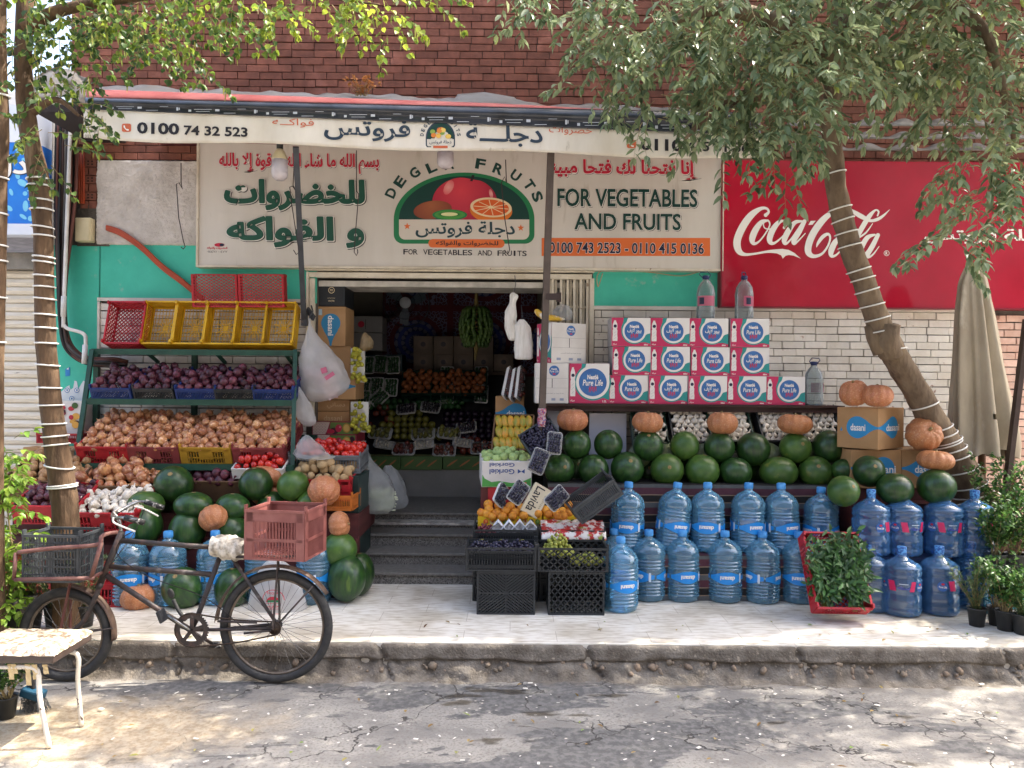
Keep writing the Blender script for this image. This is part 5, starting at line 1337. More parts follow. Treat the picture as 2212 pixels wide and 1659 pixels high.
# ================================================================ INSIDE THE SHOP: cloth, fruit and taupe carton colours darkened, standing in for shade
def cloth_mat():
    m = bpy.data.materials.new('tent_cloth'); m.use_nodes = True; N, L = m.node_tree.nodes, m.node_tree.links; bs = N['Principled BSDF']; bs.inputs['Roughness'].default_value = .85
    tc = N.new('ShaderNodeTexCoord'); sp = N.new('ShaderNodeSeparateXYZ'); L.new(tc.outputs['Object'], sp.inputs[0])
    def mt(op, a, c=None, c3=None):
        x = N.new('ShaderNodeMath'); x.operation = op
        for s, q in zip(x.inputs, (a, c, c3)):
            if q is None: continue
            if hasattr(q, 'is_linked'): L.new(q, s)
            else: s.default_value = q
        return x.outputs[0]
    def mx(f, a, c):
        x = N.new('ShaderNodeMix'); x.data_type = 'RGBA'
        for s, q in ((x.inputs[0], f), (x.inputs[6], a), (x.inputs[7], c)):
            if hasattr(q, 'is_linked'): L.new(q, s)
            else: s.default_value = q
        return x.outputs[2]
    px = mt('SUBTRACT', mt('FRACT', mt('DIVIDE', sp.outputs[0], .92)), .5); pz = mt('SUBTRACT', mt('FRACT', mt('DIVIDE', sp.outputs[2], .92)), .5)
    r = mt('SQRT', mt('ADD', mt('MULTIPLY', px, px), mt('MULTIPLY', pz, pz))); an = mt('ARCTAN2', pz, px)
    pet = mt('SINE', mt('MULTIPLY', an, 16.0))
    vo = N.new('ShaderNodeTexVoronoi'); vo.feature = 'DISTANCE_TO_EDGE'; vo.inputs['Scale'].default_value = 22; L.new(tc.outputs['Object'], vo.inputs['Vector'])
    vein = mt('LESS_THAN', vo.outputs['Distance'], .09)
    base = mx(vein, hx('#4a1c28'), hx('#6a6a82'))
    disc = mt('LESS_THAN', r, .36); ring = mt('LESS_THAN', mt('ABSOLUTE', mt('SUBTRACT', r, .36)), .035)
    dcol = mx(mt('GREATER_THAN', mt('ADD', pet, mt('SINE', mt('MULTIPLY', r, 70.0))), .1), hx('#232e5a'), hx('#66657a'))
    col = mx(disc, base, mx(mt('LESS_THAN', mt('FRACT', mt('MULTIPLY', r, 9.0)), .45), dcol, hx('#303f80')))
    col = mx(ring, col, hx('#561a26'))
    edge = mt('GREATER_THAN', mt('MAXIMUM', mt('ABSOLUTE', px), mt('ABSOLUTE', pz)), .455)
    col = mx(edge, col, hx('#5a1a24')); L.new(col, bs.inputs['Base Color']); return m
t0 = V((-1.2, 10.5, 1.6)); b = MB(); a0, a1 = W(826, 700, 10.45), W(1160, 700, 10.45); ztop_, zbot_ = W(980, 612, 10.45).z, W(980, 812, 10.45).z
b.grid(lambda a, c: V((a0.x + (a1.x - a0.x) * a, 10.47 - .03 * math.sin(a * 21) * (1 - c * .5), zbot_ + (ztop_ - zbot_) * c)), 80, 10)
tag(b.build('tent_cloth', cloth_mat(), None, V((a0.x, 10.47, zbot_))), 'red and blue patterned tent cloth with round medallions on the back wall of the shop', 'wall hanging')
# wall fan
fan = thing('wall_fan', 'dark wall fan with pale round hub high inside the doorway', 'fan', W(877, 655, 9.6))
c = W(877, 655, 9.6); b = MB(); b.use(mat('fan_wire', '#3b4148', .35, metal=.6)); rF = S(50, 9.6)
for rad, dy in ((1, 0), (1, .1), (.7, -.04), (.4, -.055)): b.tube([c + V((rF * rad * math.cos(a), dy, rF * rad * math.sin(a))) for a in [2 * PI * i / 36 for i in range(36)]], .004, 5, closed=True)
for k in range(40):
    a = 2 * PI * k / 40; b.tube([c + V((rF * .2 * math.cos(a), -.06, rF * .2 * math.sin(a))), c + V((rF * .7 * math.cos(a), -.04, rF * .7 * math.sin(a))), c + V((rF * math.cos(a), 0, rF * math.sin(a)))], .0015, 4)
b.build('guard', None, fan)
b = MB(); b.lathe([(0, -.01), (S(12, 9.6), 0), (S(12, 9.6), .03)], 20, (0, 0, 0)); R = Euler((PI / 2, 0, 0)).to_matrix(); b.v = [R @ p + c + V((0, -.05, 0)) for p in b.v]; b.build('hub', ink('hub', '#c9ccd0'), fan)
b = MB()
for k in range(3):
    a = 2 * PI * k / 3 + .4; u_ = V((math.cos(a), 0, math.sin(a))); w_ = V((-math.sin(a), 0, math.cos(a)))
    b.add([c + u_ * rF * s_ + w_ * rF * t_ + V((0, .02 + .05 * t_, 0)) for s_, t_ in ((.1, -.05), (.5, -.22), (.9, -.16), (.92, .2), (.5, .2), (.1, .06))], [(0, 1, 2, 3, 4, 5)])
b.build('blades', mat('fan_blade', '#4d5862', .4), fan)
b = MB(); b.tube([c + V((0, .1, 0)), c + V((-.15, .3, -.1)), c + V((-.35, .5, -.18))], .04, 8); b.tube([c + V((0, .04, 0)), c + V((0, .16, 0))], .09, 14); b.build('motor_arm', mat('fan_body', '#51393c', .5), fan)
# display of fruit: stepped board rising to the back
def DY(v): return 8.6 + (988 - v) / 190 * 1.25
dsp = thing('fruit_display', 'sloping indoor display covered with dark sheets below the fruit, with pale base wall', 'display', (W(930, 1060, 8.5).x, 8.5, ZL))
b = MB(); b.grid(lambda a, c_: (lambda v: W(775 + 330 * a, v + 9, DY(v) + .06))(992 - 190 * c_), 4, 12); b.build('sloping_board', mat('dark_sheet', '#2b2a2d', .7), dsp)
b = MB(); x0, x1, z0, z1 = rect(776, 1014, 1110, 1090, 8.5); b.bb(x0 - .3, x1 + .2, 8.5, 8.6, ZL, z1); b.build('base_wall', mat('base_plaster', '#8c8c88', .6, '#7a7a77', 2), dsp)
gcart = mat('green_carton', '#4f6b3a', .6, '#43602f', 3)
for k, (u0, u1) in enumerate(((790, 866), (866, 956), (957, 1056))):
    t, w, d, h = wbox('low green fruit carton along the display foot, %s' % ('left one by the bags', 'middle one', 'right one by the apple cartons')[k], u0, 986, u1 - 1, 1015, 8.48, .3, gcart, 'green_fruit_carton', 'carton', 'green cartons at the display foot')
    b = MB(); F = face(w, d)
    for i in range(3): b.use(ink('carton_orange', '#a8683a')); b.poly([F(1)(w * (x - .5), h * z) for x, z in ell(.2 + .28 * i, .5, .03, .3, 10, rot=-.4)])
    child(b, 'print', t)
YAP = mat('yellow_apple', '#7f7c34', .3, '#6a6a2c', 3, rnd=.2, coat=.2); RAP = mat('red_apple', '#5f2022', .25, '#76402a', 3, rnd=.25, coat=.3); GRN = mat('green_fruit', '#29522a', .35, '#2a5528', 4, rnd=.2); DPL = mat('dark_plum', '#2a1a2e', .3, '#1c1220', 4, rnd=.3, coat=.2); ORF = mat('orange_peel', '#94582f', .5, '#804a28', 3, rnd=.15, bump=.05)
M_YA, M_RA, M_GN, M_DP, M_OR = [round_mesh(YAP, 'yellow_apple', (1, 1, .92))], [round_mesh(RAP, 'red_apple', (1, 1, .92))], [round_mesh(GRN, 'green_guava')], [round_mesh(DPL, 'dark_plum')], [round_mesh(ORF, 'orange_fruit')]
def spread(meshes, name, u0, u1, v0, v1, rpx, label, cat, group, seed, fill=1.0, shape=None):
    rr = random.Random(seed); v = v0
    while v <= v1:
        u = u0 + rr.uniform(0, rpx)
        while u <= u1:
            if rr.random() < fill and (shape is None or shape(u, v)):
                Y = DY(v); item(meshes, name, W(u, v + rr.uniform(-1, 1), Y - rr.uniform(0, .05)), S(rpx, Y) * rr.uniform(.9, 1.1), rr, label, cat, group)
            u += rpx * 1.9 + rr.uniform(-.5, .8)
        v += rpx * 1.55
spread(M_GN, 'green_guava', 782, 1000, 868, 886, 7, 'green guava in the long row below the orange crates inside the shop', 'guava', 'green guavas inside', 51)
spread(M_YA, 'yellow_apple', 806, 960, 893, 944, 8, 'yellow apple piled in the middle of the indoor display', 'apple', 'yellow apples inside', 52, 1, lambda u, v: abs(u - 880) < 30 + (v - 885) * .9)
spread(M_DP, 'dark_plum', 962, 1085, 894, 946, 8, 'dark plum piled at the right of the indoor display', 'plum', 'dark plums inside', 53)
spread(M_RA, 'red_apple', 782, 850, 880, 950, 8, 'red apple at the left side of the indoor display', 'apple', 'red apples inside', 54, .5)
spread(M_RA, 'red_apple', 985, 1085, 950, 978, 8, 'red apple at the lower right of the indoor display', 'apple', 'red apples lower right', 55, .8)
# packed trays on the display
FOAM = mat('foam_tray', '#e6e5e3', .5, '#dad9d7', 5)
FILM = clear_plastic('cling_film', '#f2f4f5', .25, .12, .03, 1.25, .5)
def tray_thing(name, label, meshes_m, r, w, h, seed, layers=2, berry=None, group=None):
    """shallow foam tray (origin at the middle, mouth along -Y) holding fruit under film"""
    t = thing(name, label, 'tray', group=group)
    def rr_(s_, q=.022):
        o_ = []
        for cx_, cz_, a0 in ((1, 1, 0), (-1, 1, 90), (-1, -1, 180), (1, -1, 270)):
            for a_ in (0, 30, 60, 90): o_.append((s_ * (w / 2 - q) * cx_ + q * math.cos(math.radians(a0 + a_)), s_ * (h / 2 - q) * cz_ + q * math.sin(math.radians(a0 + a_))))
        return o_
    o, i_ = rr_(1), rr_(.86); n = len(o); b = MB()
    vs = [V((x, -.022, z)) for x, z in o] + [V((x * .97, -.024, z * .97)) for x, z in o] + [V((x, 0, z)) for x, z in i_] + [V((x * .9, .006, z * .9)) for x, z in o]
    fs = [(k, (k + 1) % n, n + (k + 1) % n, n + k) for k in range(n)] + [(n + k, n + (k + 1) % n, 2 * n + (k + 1) % n, 2 * n + k) for k in range(n)] + [(k, 3 * n + k, 3 * n + (k + 1) % n, (k + 1) % n) for k in range(n)] + [tuple(range(2 * n, 3 * n)), tuple(reversed(range(3 * n, 4 * n)))]
    b.add(vs, fs, False); b.build('foam_dish', FOAM, t, fixn=True)
    rr = random.Random(seed); b = MB(); b.use(meshes_m)
    nx, nz = max(2, int(w * .82 / (r * 1.8))), max(2, int(h * .82 / (r * 1.7)))
    for L_ in range(layers):
        for j in range(nz):
            for i in range(nx):
                if L_ and rr.random() < .4: continue
                b.ball(((i + .5 - nx / 2) * w * .82 / nx + rr.uniform(-.3, .3) * r, -.012 - r * (.5 + L_ * 1.1) + rr.uniform(-.2, .2) * r, (j + .5 - nz / 2) * h * .82 / nz + rr.uniform(-.3, .3) * r), (r * rr.uniform(.85, 1.1), r, r * rr.uniform(.9, 1.25)), 8, 6)
    b.build(berry or 'fruit_layer', None, t)
    b = MB(); b.grid(lambda a, c_: V(((a - .5) * w * .95, -.024 - r * 1.9 * math.sin(PI * a) ** .5 * math.sin(PI * c_) ** .5, (c_ - .5) * h * .95)), 14, 14); b.build('film', FILM, t)
    return t
def tray_at(pr, u, v, Y, lab, rot=(0, 0, 0), group=None, scale=1.0): return pr.put(W(u, v, Y), rot, lab, group, scale)
GT = Proto(tray_thing('fruit_tray', 'x', GRN, .016, .17, .24, 5))
for k, (u, v, rz, wh) in enumerate(((795, 790, 0, 'top left'), (822, 788, .05, 'top'), (850, 790, -.05, 'top right'), (786, 835, .1, 'left edge'), (815, 836, 0, 'centre'), (845, 838, .02, 'right edge'), (818, 860, .75, 'tilted front'), (786, 865, .0, 'lowest left'), (966, 812, 0, 'upper between orange crates'), (966, 852, 0, 'lower between orange crates'), (1040, 812, 0, 'upper right of the last orange crate'), (1040, 852, .05, 'lower right of the last orange crate'))):
    tray_at(GT, u, v, DY(v) - .12, 'film wrapped tray of green fruit inside the shop, ' + wh, (-.35, rz, 0), 'wrapped trays of green fruit inside')
RT = Proto(tray_thing('fruit_tray', 'x', RAP, .028, .26, .19, 6)); YT = Proto(tray_thing('fruit_tray', 'x', YAP, .028, .27, .18, 7)); DT = Proto(tray_thing('fruit_tray', 'x', DPL, .016, .24, .18, 8)); WT = Proto(tray_thing('fruit_tray', 'x', GARL, .016, .24, .12, 9))
for k, (pr, u, v, lb) in enumerate(((RT, 873, 972, 'red apples, left of the front row'), (RT, 960, 975, 'red apples, middle of the front row'), (RT, 1042, 970, 'red apples, right of the front row'), (YT, 822, 938, 'yellow apples at the left edge'), (YT, 915, 940, 'yellow apples at the pile foot'), (YT, 970, 938, 'yellow apples beside the dark plums'), (DT, 878, 885, 'dark berries behind the yellow apples'), (DT, 930, 882, 'dark berries beneath the orange crates'), (DT, 1008, 925, 'dark berries leaning on the plums'), (WT, 830, 962, 'garlic at the front left'), (WT, 915, 962, 'garlic in the front centre'), (WT, 1000, 958, 'garlic at the front right'))):
    tray_at(pr, u, v, DY(v) - .1, 'film wrapped tray of %s of the indoor display' % lb, (-.9, .15 * math.sin(k * 3), 0), 'wrapped trays on the display front')
# orange crates
dgc = Proto(crate('orange_crate', 'crate', P_DGREEN, .36, .36, .16, 'vslot', 'grid'))
for k, (u, lb) in enumerate(((900, 'left'), (964, 'middle'), (1018, 'right'))):
    loc, R = put_tilt(dgc, u, 868, 9.35, .36, 50, 'dark green crate of oranges inside the shop, %s one' % lb)
    heap(M_OR, 'orange_fruit', loc, R, .34, .34, .13, .037, 'orange in the %s dark green crate inside the shop' % lb, 'orange', 'oranges in the %s crate' % lb, 60 + k, 2, .02)
# boxes on the back shelf
b = MB(); x0, x1, z0, z1 = rect(740, 803, 1110, 809, 9.8); b.bb(x0, x1, 9.75, 10.5, z0, z1)
b.bb(x0, x1, 9.9, 10.4, ZL, z0); tag(b.build('back_shelf', mat('shelf_dark_wood', '#4a3a2e', .7), None, V((0, 10, z0))), 'dark wooden shelf carrying brown boxes at the back of the shop', 'shelf')
bbx = mat('taupe_carton', '#6d5f51', .7, '#5f5346', 3)
rrn = ['first', 'second', 'third', 'fourth', 'fifth']
for j, (v0, v1) in enumerate(((726, 765), (765, 803))):
    for i in range(4 if j == 0 else 5):
        t, w, d, h = wbox('taupe carton with dark round mark inside the shop, %s from the fan, %s row' % (rrn[i], ('upper', 'lower')[j]), 893 + i * 43.5, v0, 935 + i * 43.5, v1, 9.85, .35, bbx, 'fruit_carton', 'carton', 'taupe cartons on the back shelf')
        b = MB(); F = face(w, d); b.use(ink('mark_ring', '#6d5c4d')); b.poly([F(1)(x, z) for x, z in ell(0, h * .55, h * .3, h * .3)]); b.use(I_BLACK); b.poly([F(2)(x, z) for x, z in ell(0, h * .55, h * .14, h * .14)]); child(b, 'print', t)
for k, (u, v) in enumerate(((756, 0), (800, 0), (845, 0))):
    t, w, d, h = wbox('dark teal carton with white ring mark inside the shop, %s' % ('nearest the doorway stack', 'middle of three', 'nearest the brown cartons')[k], u - 18, 766, u + 24, 803, 9.82, .35, mat('teal_carton', '#21393f', .6), 'fruit_carton', 'carton', 'teal cartons with ring marks')
    b = MB(); F = face(w, d); b.use(I_WHITE); b.poly([F(1)(x, z) for x, z in ell(.02, h * .55, h * .36, h * .36, 20)]); b.use(I_NAVY); b.poly([F(2)(x, z) for x, z in ell(.02, h * .55, h * .15, h * .15, 16)]); child(b, 'print', t)
for k, (v0, v1, lb) in enumerate(((683, 718, 'with a small red mark, upper'), (719, 757, 'with a green apple mark, lower'))):
    t, w, d, h = wbox('white fruit carton %s of two inside the shop' % lb, 752, v0, 826, v1, 9.7, .35, mat('grey_white_carton', '#8e8c8a', .6), 'fruit_carton')
    b = MB(); F = face(w, d); b.use(I_BLACK); b.poly([F(1)(x, z) for x, z in ((0, h * .2), (.006, h * .2), (.006, h * .8), (0, h * .8))]); b.use((I_RED, I_MGREEN)[k]); b.poly([F(1)(x, z) for x, z in ell(w * (-.12, .0)[k] + .06 * k, h * .5, h * .2, h * .2, 14)]); child(b, 'print', t)
# bananas
BAN = mat('green_banana', '#2f4a1c', .5, '#40561f', 4, rnd=.1)
bn = thing('banana_bunch', 'large hanging bunch of green bananas inside the doorway', 'bananas', W(1028, 690, 8.3))
b = MB(); b.tube([W(1030, 610, 8.3), W(1028, 680, 8.3), W(1030, 740, 8.3), W(1026, 778, 8.28)], [.012, .03, .028, .01], 8); b.build('stalk', mat('banana_stalk', '#7a6a3a', .8, '#5f5530', 8), bn)
rr = random.Random(9)
for j in range(9):
    vv = 668 + j * 8.5; b = MB(); R_ = S(26 + 8 * math.sin(PI * (j + .5) / 8), 8.3)
    for i in range(15):
        a = 2 * PI * i / 15 + rr.uniform(-.1, .1); c = W(1028, vv, 8.3); d_ = V((math.cos(a), math.sin(a), 0))
        b.tube([c + d_ * .03, c + d_ * R_ * .7 + V((0, 0, .015)), c + d_ * R_ + V((0, 0, -.02)), c + d_ * R_ * 1.03 + V((0, 0, -.055)), c + d_ * R_ * .94 + V((0, 0, -.075))], [.009, .017, .02, .017, .005], 7)
    b.build('hand', BAN, bn)
# white foam trays leaning at the right jamb and the water cartons there
FT = Proto(tray_thing('tray_stack', 'x', RAP, .02, .12, .34, 12))
for k, (u, v) in enumerate(((1094, 828), (1108, 832), (1120, 828))): tray_at(FT, u, v, 7.45 - k * .03, 'white edged tray of red fruit leaning above the jamb carton, %s' % ('innermost', 'middle', 'outermost')[k], (0, .5 - .1 * k, 1.2))
t, w, d, h = wbox('brown water carton with sideways blue drop at the right jamb', 1070, 856, 1132, 930, 7.42, .3)
b = MB(); F = face(w, d); drop(b, F(1), w * .22, h * .5, h * .30, -w * .5, TEALINK, -1); txf(b, 'dasani', PAPERW, F(2), w * .2, h * .5, w * .62, h * .16, bold=.02); child(b, 'print', t)
wbox('plain brown carton under the jamb water carton', 1070, 931, 1134, 1110, 7.40, .32)
# ================================================================ RIGHT STALL
STR = [mat('cloth_grey', '#57595a', .85, '#4b4d4f', 9), mat('cloth_maroon', '#55303a', .85, '#482832', 9), mat('cloth_tan', '#8d7763', .85), mat('cloth_dark', '#24211f', .85, '#1c1a19', 9), mat('cloth_tan', '#8d7763'), mat('cloth_grey', '#57595a')]
STW = [.028, .056, .007, .054, .007, .012]
sb = thing('striped_bench', 'long stepped bench draped in maroon and dark striped cloth under the right watermelons', 'bench', (W(1500, 1300, 6.3).x, 6.35, 0))
def stripes(mb, x0, x1, y, z0, z1, ph=0.0):
    z = z1; i = 0
    while z > z0 + 1e-4:
        h = min(STW[i % 6], z - z0); mb.use(STR[i % 6]); n = 26
        vs = [V((x0 + (x1 - x0) * k / n, y - .012 * math.sin(k * 1.7 + ph) * (.3 + (z1 - zz)) , zz + .003 * math.sin(k * .9))) for zz in (z, z - h) for k in range(n + 1)]
        mb.add(vs, [(k, k + 1, n + 2 + k, n + 1 + k) for k in range(n)], False); z -= h; i += 1
ZB = W(1500, 1047, 6.35).z
b = MB(); x0, x1 = W(1183, 1150, 6.35).x, W(1838, 1150, 6.35).x; stripes(b, x0, x1, 6.34, .36, ZB); b.use(STR[3]); b.bb(x0, x1, 6.36, 7.25, 0, ZB); b.build('upper_cloth', None, sb)
b = MB(); xa, xb = W(1318, 1250, 6.0).x, W(1745, 1250, 6.0).x; stripes(b, xa, xb, 6.02, .0, .355, 2); b.use(STR[1]); b.bb(xa, xb, 6.03, 6.36, 0, .36); b.build('step_cloth', None, sb)
# wall shelf with cartons
BRW = mat('brown_wood', '#3f2822', .6, '#2f1e1a', 4, stretch=(1, 6, 6))
zs = W(1500, 874, 6.85).z
sh_ = thing('wall_shelf', 'long dark brown shelf carrying the pink water cartons above the melons', 'shelf', (W(1500, 880, 6.9).x, 6.85, zs))
x0, x1 = W(1172, 880, 6.85).x, W(1822, 880, 6.85).x
b = MB(); b.bb(x0, x1, 6.82, 7.29, zs - .02, zs); b.build('board', BRW, sh_)
b = MB(); b.bb(x0 + .01, x1 - .005, 6.85, 6.87, zs - .065, zs - .02); b.build('front_rail', BRW, sh_)
for u in (1178, 1817): x = W(u, 950, 6.9).x; b = MB(); b.bb(x - .015, x + .015, 6.87, 7.25, ZB, zs - .02); b.build('side_panel', BRW, sh_)
MAG, TEALP, WHT, BLUC = ink('magenta', '#c02f5c'), ink('teal', '#2a8f8c'), ink('box_white', '#e4e1dc'), ink('blue_disc', '#2c5c9e')
def disc_mat():
    m = bpy.data.materials.new('print_disc'); m.use_nodes = True; N, L = m.node_tree.nodes, m.node_tree.links
    tc = N.new('ShaderNodeTexCoord'); n = N.new('ShaderNodeTexNoise'); n.inputs['Scale'].default_value = 9; L.new(tc.outputs['Object'], n.inputs['Vector'])
    x = N.new('ShaderNodeMix'); x.data_type = 'RGBA'; L.new(n.outputs['Fac'], x.inputs[0]); x.inputs[6].default_value = hx('#24498c'); x.inputs[7].default_value = hx('#3f7fbd'); L.new(x.outputs[2], N['Principled BSDF'].inputs['Base Color']); return m
DISC = disc_mat()
def water_print(t, w, d, h, arab, size, asp=1.0, side=None, q=None):
    """front of a pink water carton: S curve, disc with the name, bottle, small family"""
    b = MB(); F = face(w, d, side=side); W_ = q or w
    def P(L_, x, z): return F(L_)((x - .5) * W_, z * h)
    ra = W_ / h
    R_ = lambda r: [(.585 + r / ra * (1 if ra > 1 else ra) * math.cos(a), .53 + r * math.sin(a) * (1 if ra > 1 else ra)) for a in [2 * PI * i / 40 for i in range(40)]]
    b.use(MAG); b.poly([P(1, *p) for p in ((.004, .006), (.996, .006), (.996, .994), (.004, .994))])
    b.use(TEALP); b.poly([P(2, *p) for p in R_(.455)]); b.poly([P(1.9, *p) for p in ((.31, .99), (.30, .85), (.24, .62), (.5, .6), (.6, .99))]); b.poly([P(1.9, *p) for p in ((.6, .16), (.72, .13), (.86, .14), (.994, .09), (.994, .46), (.8, .5))])
    b.use(WHT); b.poly([P(3, *p) for p in R_(.415)]); b.poly([P(2.9, *p) for p in ((.42, .992), (.39, .86), (.36, .7), (.6, .5), (.80, .3), (.9, .42), (.993, .46), (.993, .992))])
    b.use(DISC); b.poly([P(4, *p) for p in R_(.345)])
    sc = min(1, ra)
    T = lambda x, z: P(5, .5 + x / W_, z / h)
    txf(b, 'Nestlé', I_WHITE, T, .085 * W_, h * .69 if ra > 1 else h * .66, .235 * W_ * max(1, 1.15 / ra if ra < 1.15 else 1), h * .115, bold=.035)
    if arab: txf(b, 'بيور لايف', I_WHITE, T, .085 * W_, h * .535, .36 * W_, h * .19, True, .02)
    else: txf(b, 'Pure Life', I_WHITE, T, .085 * W_, h * .52, (.36 if ra > 1.15 else .5) * W_, h * .15, False, .012, shear=.2)
    b.use(I_RED)
    for k in range(4):
        x = .51 + .05 * k; z = .36 + .03 * (k % 2)
        b.poly([P(5, *p) for p in ell(x, z + .055, .011, .018, 8)])
        for (dx, dz) in ((-.018, -.075), (.014, -.08)): b.poly([P(5, *p) for p in ((x - .006, z + .04), (x + .006, z + .04), (x + dx + .006, z + dz), (x + dx - .006, z + dz))])
        b.poly([P(5.4, *p) for p in ((x - .03, z + .03), (x + .03, z + .015), (x + .03, z + .005), (x - .03, z + .015))])
    b.use(WHT); bx = .09
    pr = [(-.025, .90), (.025, .90), (.025, .87), (.055, .78), (.06, .70), (.058, .62), (.045, .61), (.062, .55), (.058, .4), (.066, .3), (.062, .18), (-.062, .18), (-.066, .3), (-.058, .4), (-.062, .55), (-.045, .61), (-.058, .62), (-.06, .70), (-.055, .78), (-.025, .87)]
    b.poly([P(3, bx + x, z) for x, z in pr]); b.use(I_NAVY); b.poly([P(4, *p) for p in ell(bx + .004, .70, .042, .042 * ra, 14)])
    b.use(ink('bottle_shade', '#9aa0ab'))
    for k in range(3): b.poly([P(4, bx + x, z) for x, z in ((-.03, .24 + .1 * k), (.035, .31 + .1 * k), (.035, .318 + .1 * k), (-.03, .248 + .1 * k))])
    txf(b, 'مياه' if arab else 'مياه', I_WHITE, T, -.415 * W_, h * .075, .1 * W_, h * .07, True, .02); txf(b, size, I_WHITE, T, .38 * W_, h * .06, .1 * W_, h * .055, False, .03)
    child(b, 'printed_face', t)
wbw, wbh = S(84.5, 6.87), S(62, 6.87)
def make_wc(arab):
    t = carton('water_carton', 'x', wbw, .28, wbh, mat('carton_grey_side', '#b7b5b8', .6, '#a9a7ab', 3)); water_print(t, wbw, .28, wbh, arab, '600ml'); return Proto(t)
WA, WL = make_wc(True), make_wc(False)
rows = [(748, [(1362, 1), (1447.5, 1), (1532.5, 1), (1619, 0)], 'top'), (809.5, [(1364, 0), (1448, 0), (1534, 0), (1621, 1)], 'middle'), (872, [(1359, 0), (1442.5, 1), (1527, 1), (1614, 0), (1698, 0)], 'bottom')]
ordn = ['first', 'second', 'third', 'fourth', 'fifth']
for v, L_, rn in rows:
    for k, (u, ar) in enumerate(L_):
        p = W(u, v, 6.87); zz = zs + (('bottom', 'middle', 'top').index(rn)) * (wbh + .001) + .001
        (WA if ar else WL).put((p.x + .003 * math.sin(u * 3), 6.87 + .14 + .008 * math.sin(u * 2.3 + v), zz), (0, 0, .03 * math.sin(u * 1.7)), 'pink and white water carton with %s name, %s from the doorway in the %s row' % (('Latin', 'Arabic')[ar], ordn[k], rn), 'small water cartons on the wall shelf')
t, w, d, h = wbox('large pink water carton beside the white one on the shelf end', 1229.5, 786, 1316.5, 873, 6.86, .3, mat('carton_grey_side', '#b7b5b8')); t.location.z = zs + .001; water_print(t, w, d, h, False, '1.5L')
def white_end(t, w, d, h, fn):
    b = MB(); b.use(DISC); b.poly([fn(1, x, z) for x, z in ell(0.02, h * .81, h * .13, h * .13, 24)])
    T = lambda x, z: fn(2, x, z)
    txf(b, 'Nestlé', I_WHITE, T, .02, h * .855, h * .14, h * .04, bold=.03); txf(b, 'Pure Life', I_WHITE, T, .02, h * .80, h * .22, h * .06); b.use(I_RED); b.poly([T(x, z) for x, z in ell(.02, h * .73, h * .04, h * .018, 8)])
    b.use(ink('crease', '#9b9a9c'))
    for z in (.62, .38): b.poly([T(x, z_ * h) for x, z_ in ((-w * .48, z), (w * .48, z), (w * .48, z + .006), (-w * .48, z + .006))])
    b.use(I_BLACK); b.poly([T(x, z_ * h) for x, z_ in ((.0, .39), (.006, .39), (.006, .615), (.0, .615))])
    txf(b, 'يحفظ بعيدا عن أشعة الشمس', I_NAVY, T, .02, h * .25, w * .6, h * .035, True); b.use(ink('code_grey', '#8d97ad'))
    for x in (-.3, .05, .3): b.poly([T(xx * w, zz * h) for xx, zz in ((x - .06, .07), (x + .06, .07), (x + .06, .13), (x - .06, .13))])
    child(b, 'printed_face', t)
t, w, d, h = wbox('white water carton end with small blue disc behind the brown post', 1156, 786, 1228, 873, 6.84, .34, CARD_W); t.location.z = zs + .001; white_end(t, w, d, h, lambda L_, x, z: V((x, -d / 2 - .001 * L_, z)))
t = carton('water_carton', 'corner turned water carton, one pink and one white face, on the white carton', .36, .27, .36, CARD_W); p = W(1197, 784, 6.9); t.location = (p.x + .07, 7.02, zs + h + .003); t.rotation_euler = (0, 0, .48)
water_print(t, .36, .27, .36, True, '1.5L', side='l', q=.26); white_end(t, .36, .27, .36, lambda L_, x, z: V((x, -.135 - .001 * L_, z)))
bag('snack_bag', 'yellow and clear snack bag lying on top of the corner turned carton', [(1160, 668, 3), (1166, 676, 10), (1185, 684, 22), (1195, 690, 24), (1195, 694, 12)], 6.95, .6, mat('yellow_film', '#d9b23c', .3, '#e8e2d8', 9, .45, .55, bump=.4, bs=14), 31, .25)
bag('snack_bag', 'crumpled clear bag beside the yellow one on the cartons', [(1216, 658, 4), (1216, 664, 14), (1214, 676, 20), (1212, 690, 20), (1212, 693, 8)], 7.1, .6, BAG_C, 33, .25)
# clear bottles
CLR = clear_plastic('clear_bottle', '#d5dee0', .7, .1, .10)
def lathe_bottle(name, label, prof, m, ribs=None, n=28, cat='bottle', squash=None):
    t = thing(name, label, cat); b = MB(); b.lathe(prof, n, (0, 0, 0), squash, cap=True); b.build('body', m, t); return t
pr = [(.03, .0), (.075, .0), (.082, .02), (.082, .10)]
for k in range(5): pr += [(.078, .11 + k * .02), (.082, .12 + k * .02)]
pr += [(.082, .23), (.072, .29), (.045, .335), (.026, .352), (.024, .37)]
cb = lathe_bottle('water_bottle', 'x', pr, CLR)
b = MB(); b.lathe([(.029, .362), (.03, .392), (.026, .396), (0, .397)], 16); b.build('cap', mat('navy_cap', '#22305c', .4), cb)
b = MB(); b.tube([V((.024, 0, .37)), V((.045, 0, .40)), V((.02, 0, .43)), V((-.05, 0, .425)), V((-.06, 0, .405)), V((-.024, 0, .372))], .0045, 6); b.build('carry_handle', mat('navy_cap', '#22305c', .4), cb)
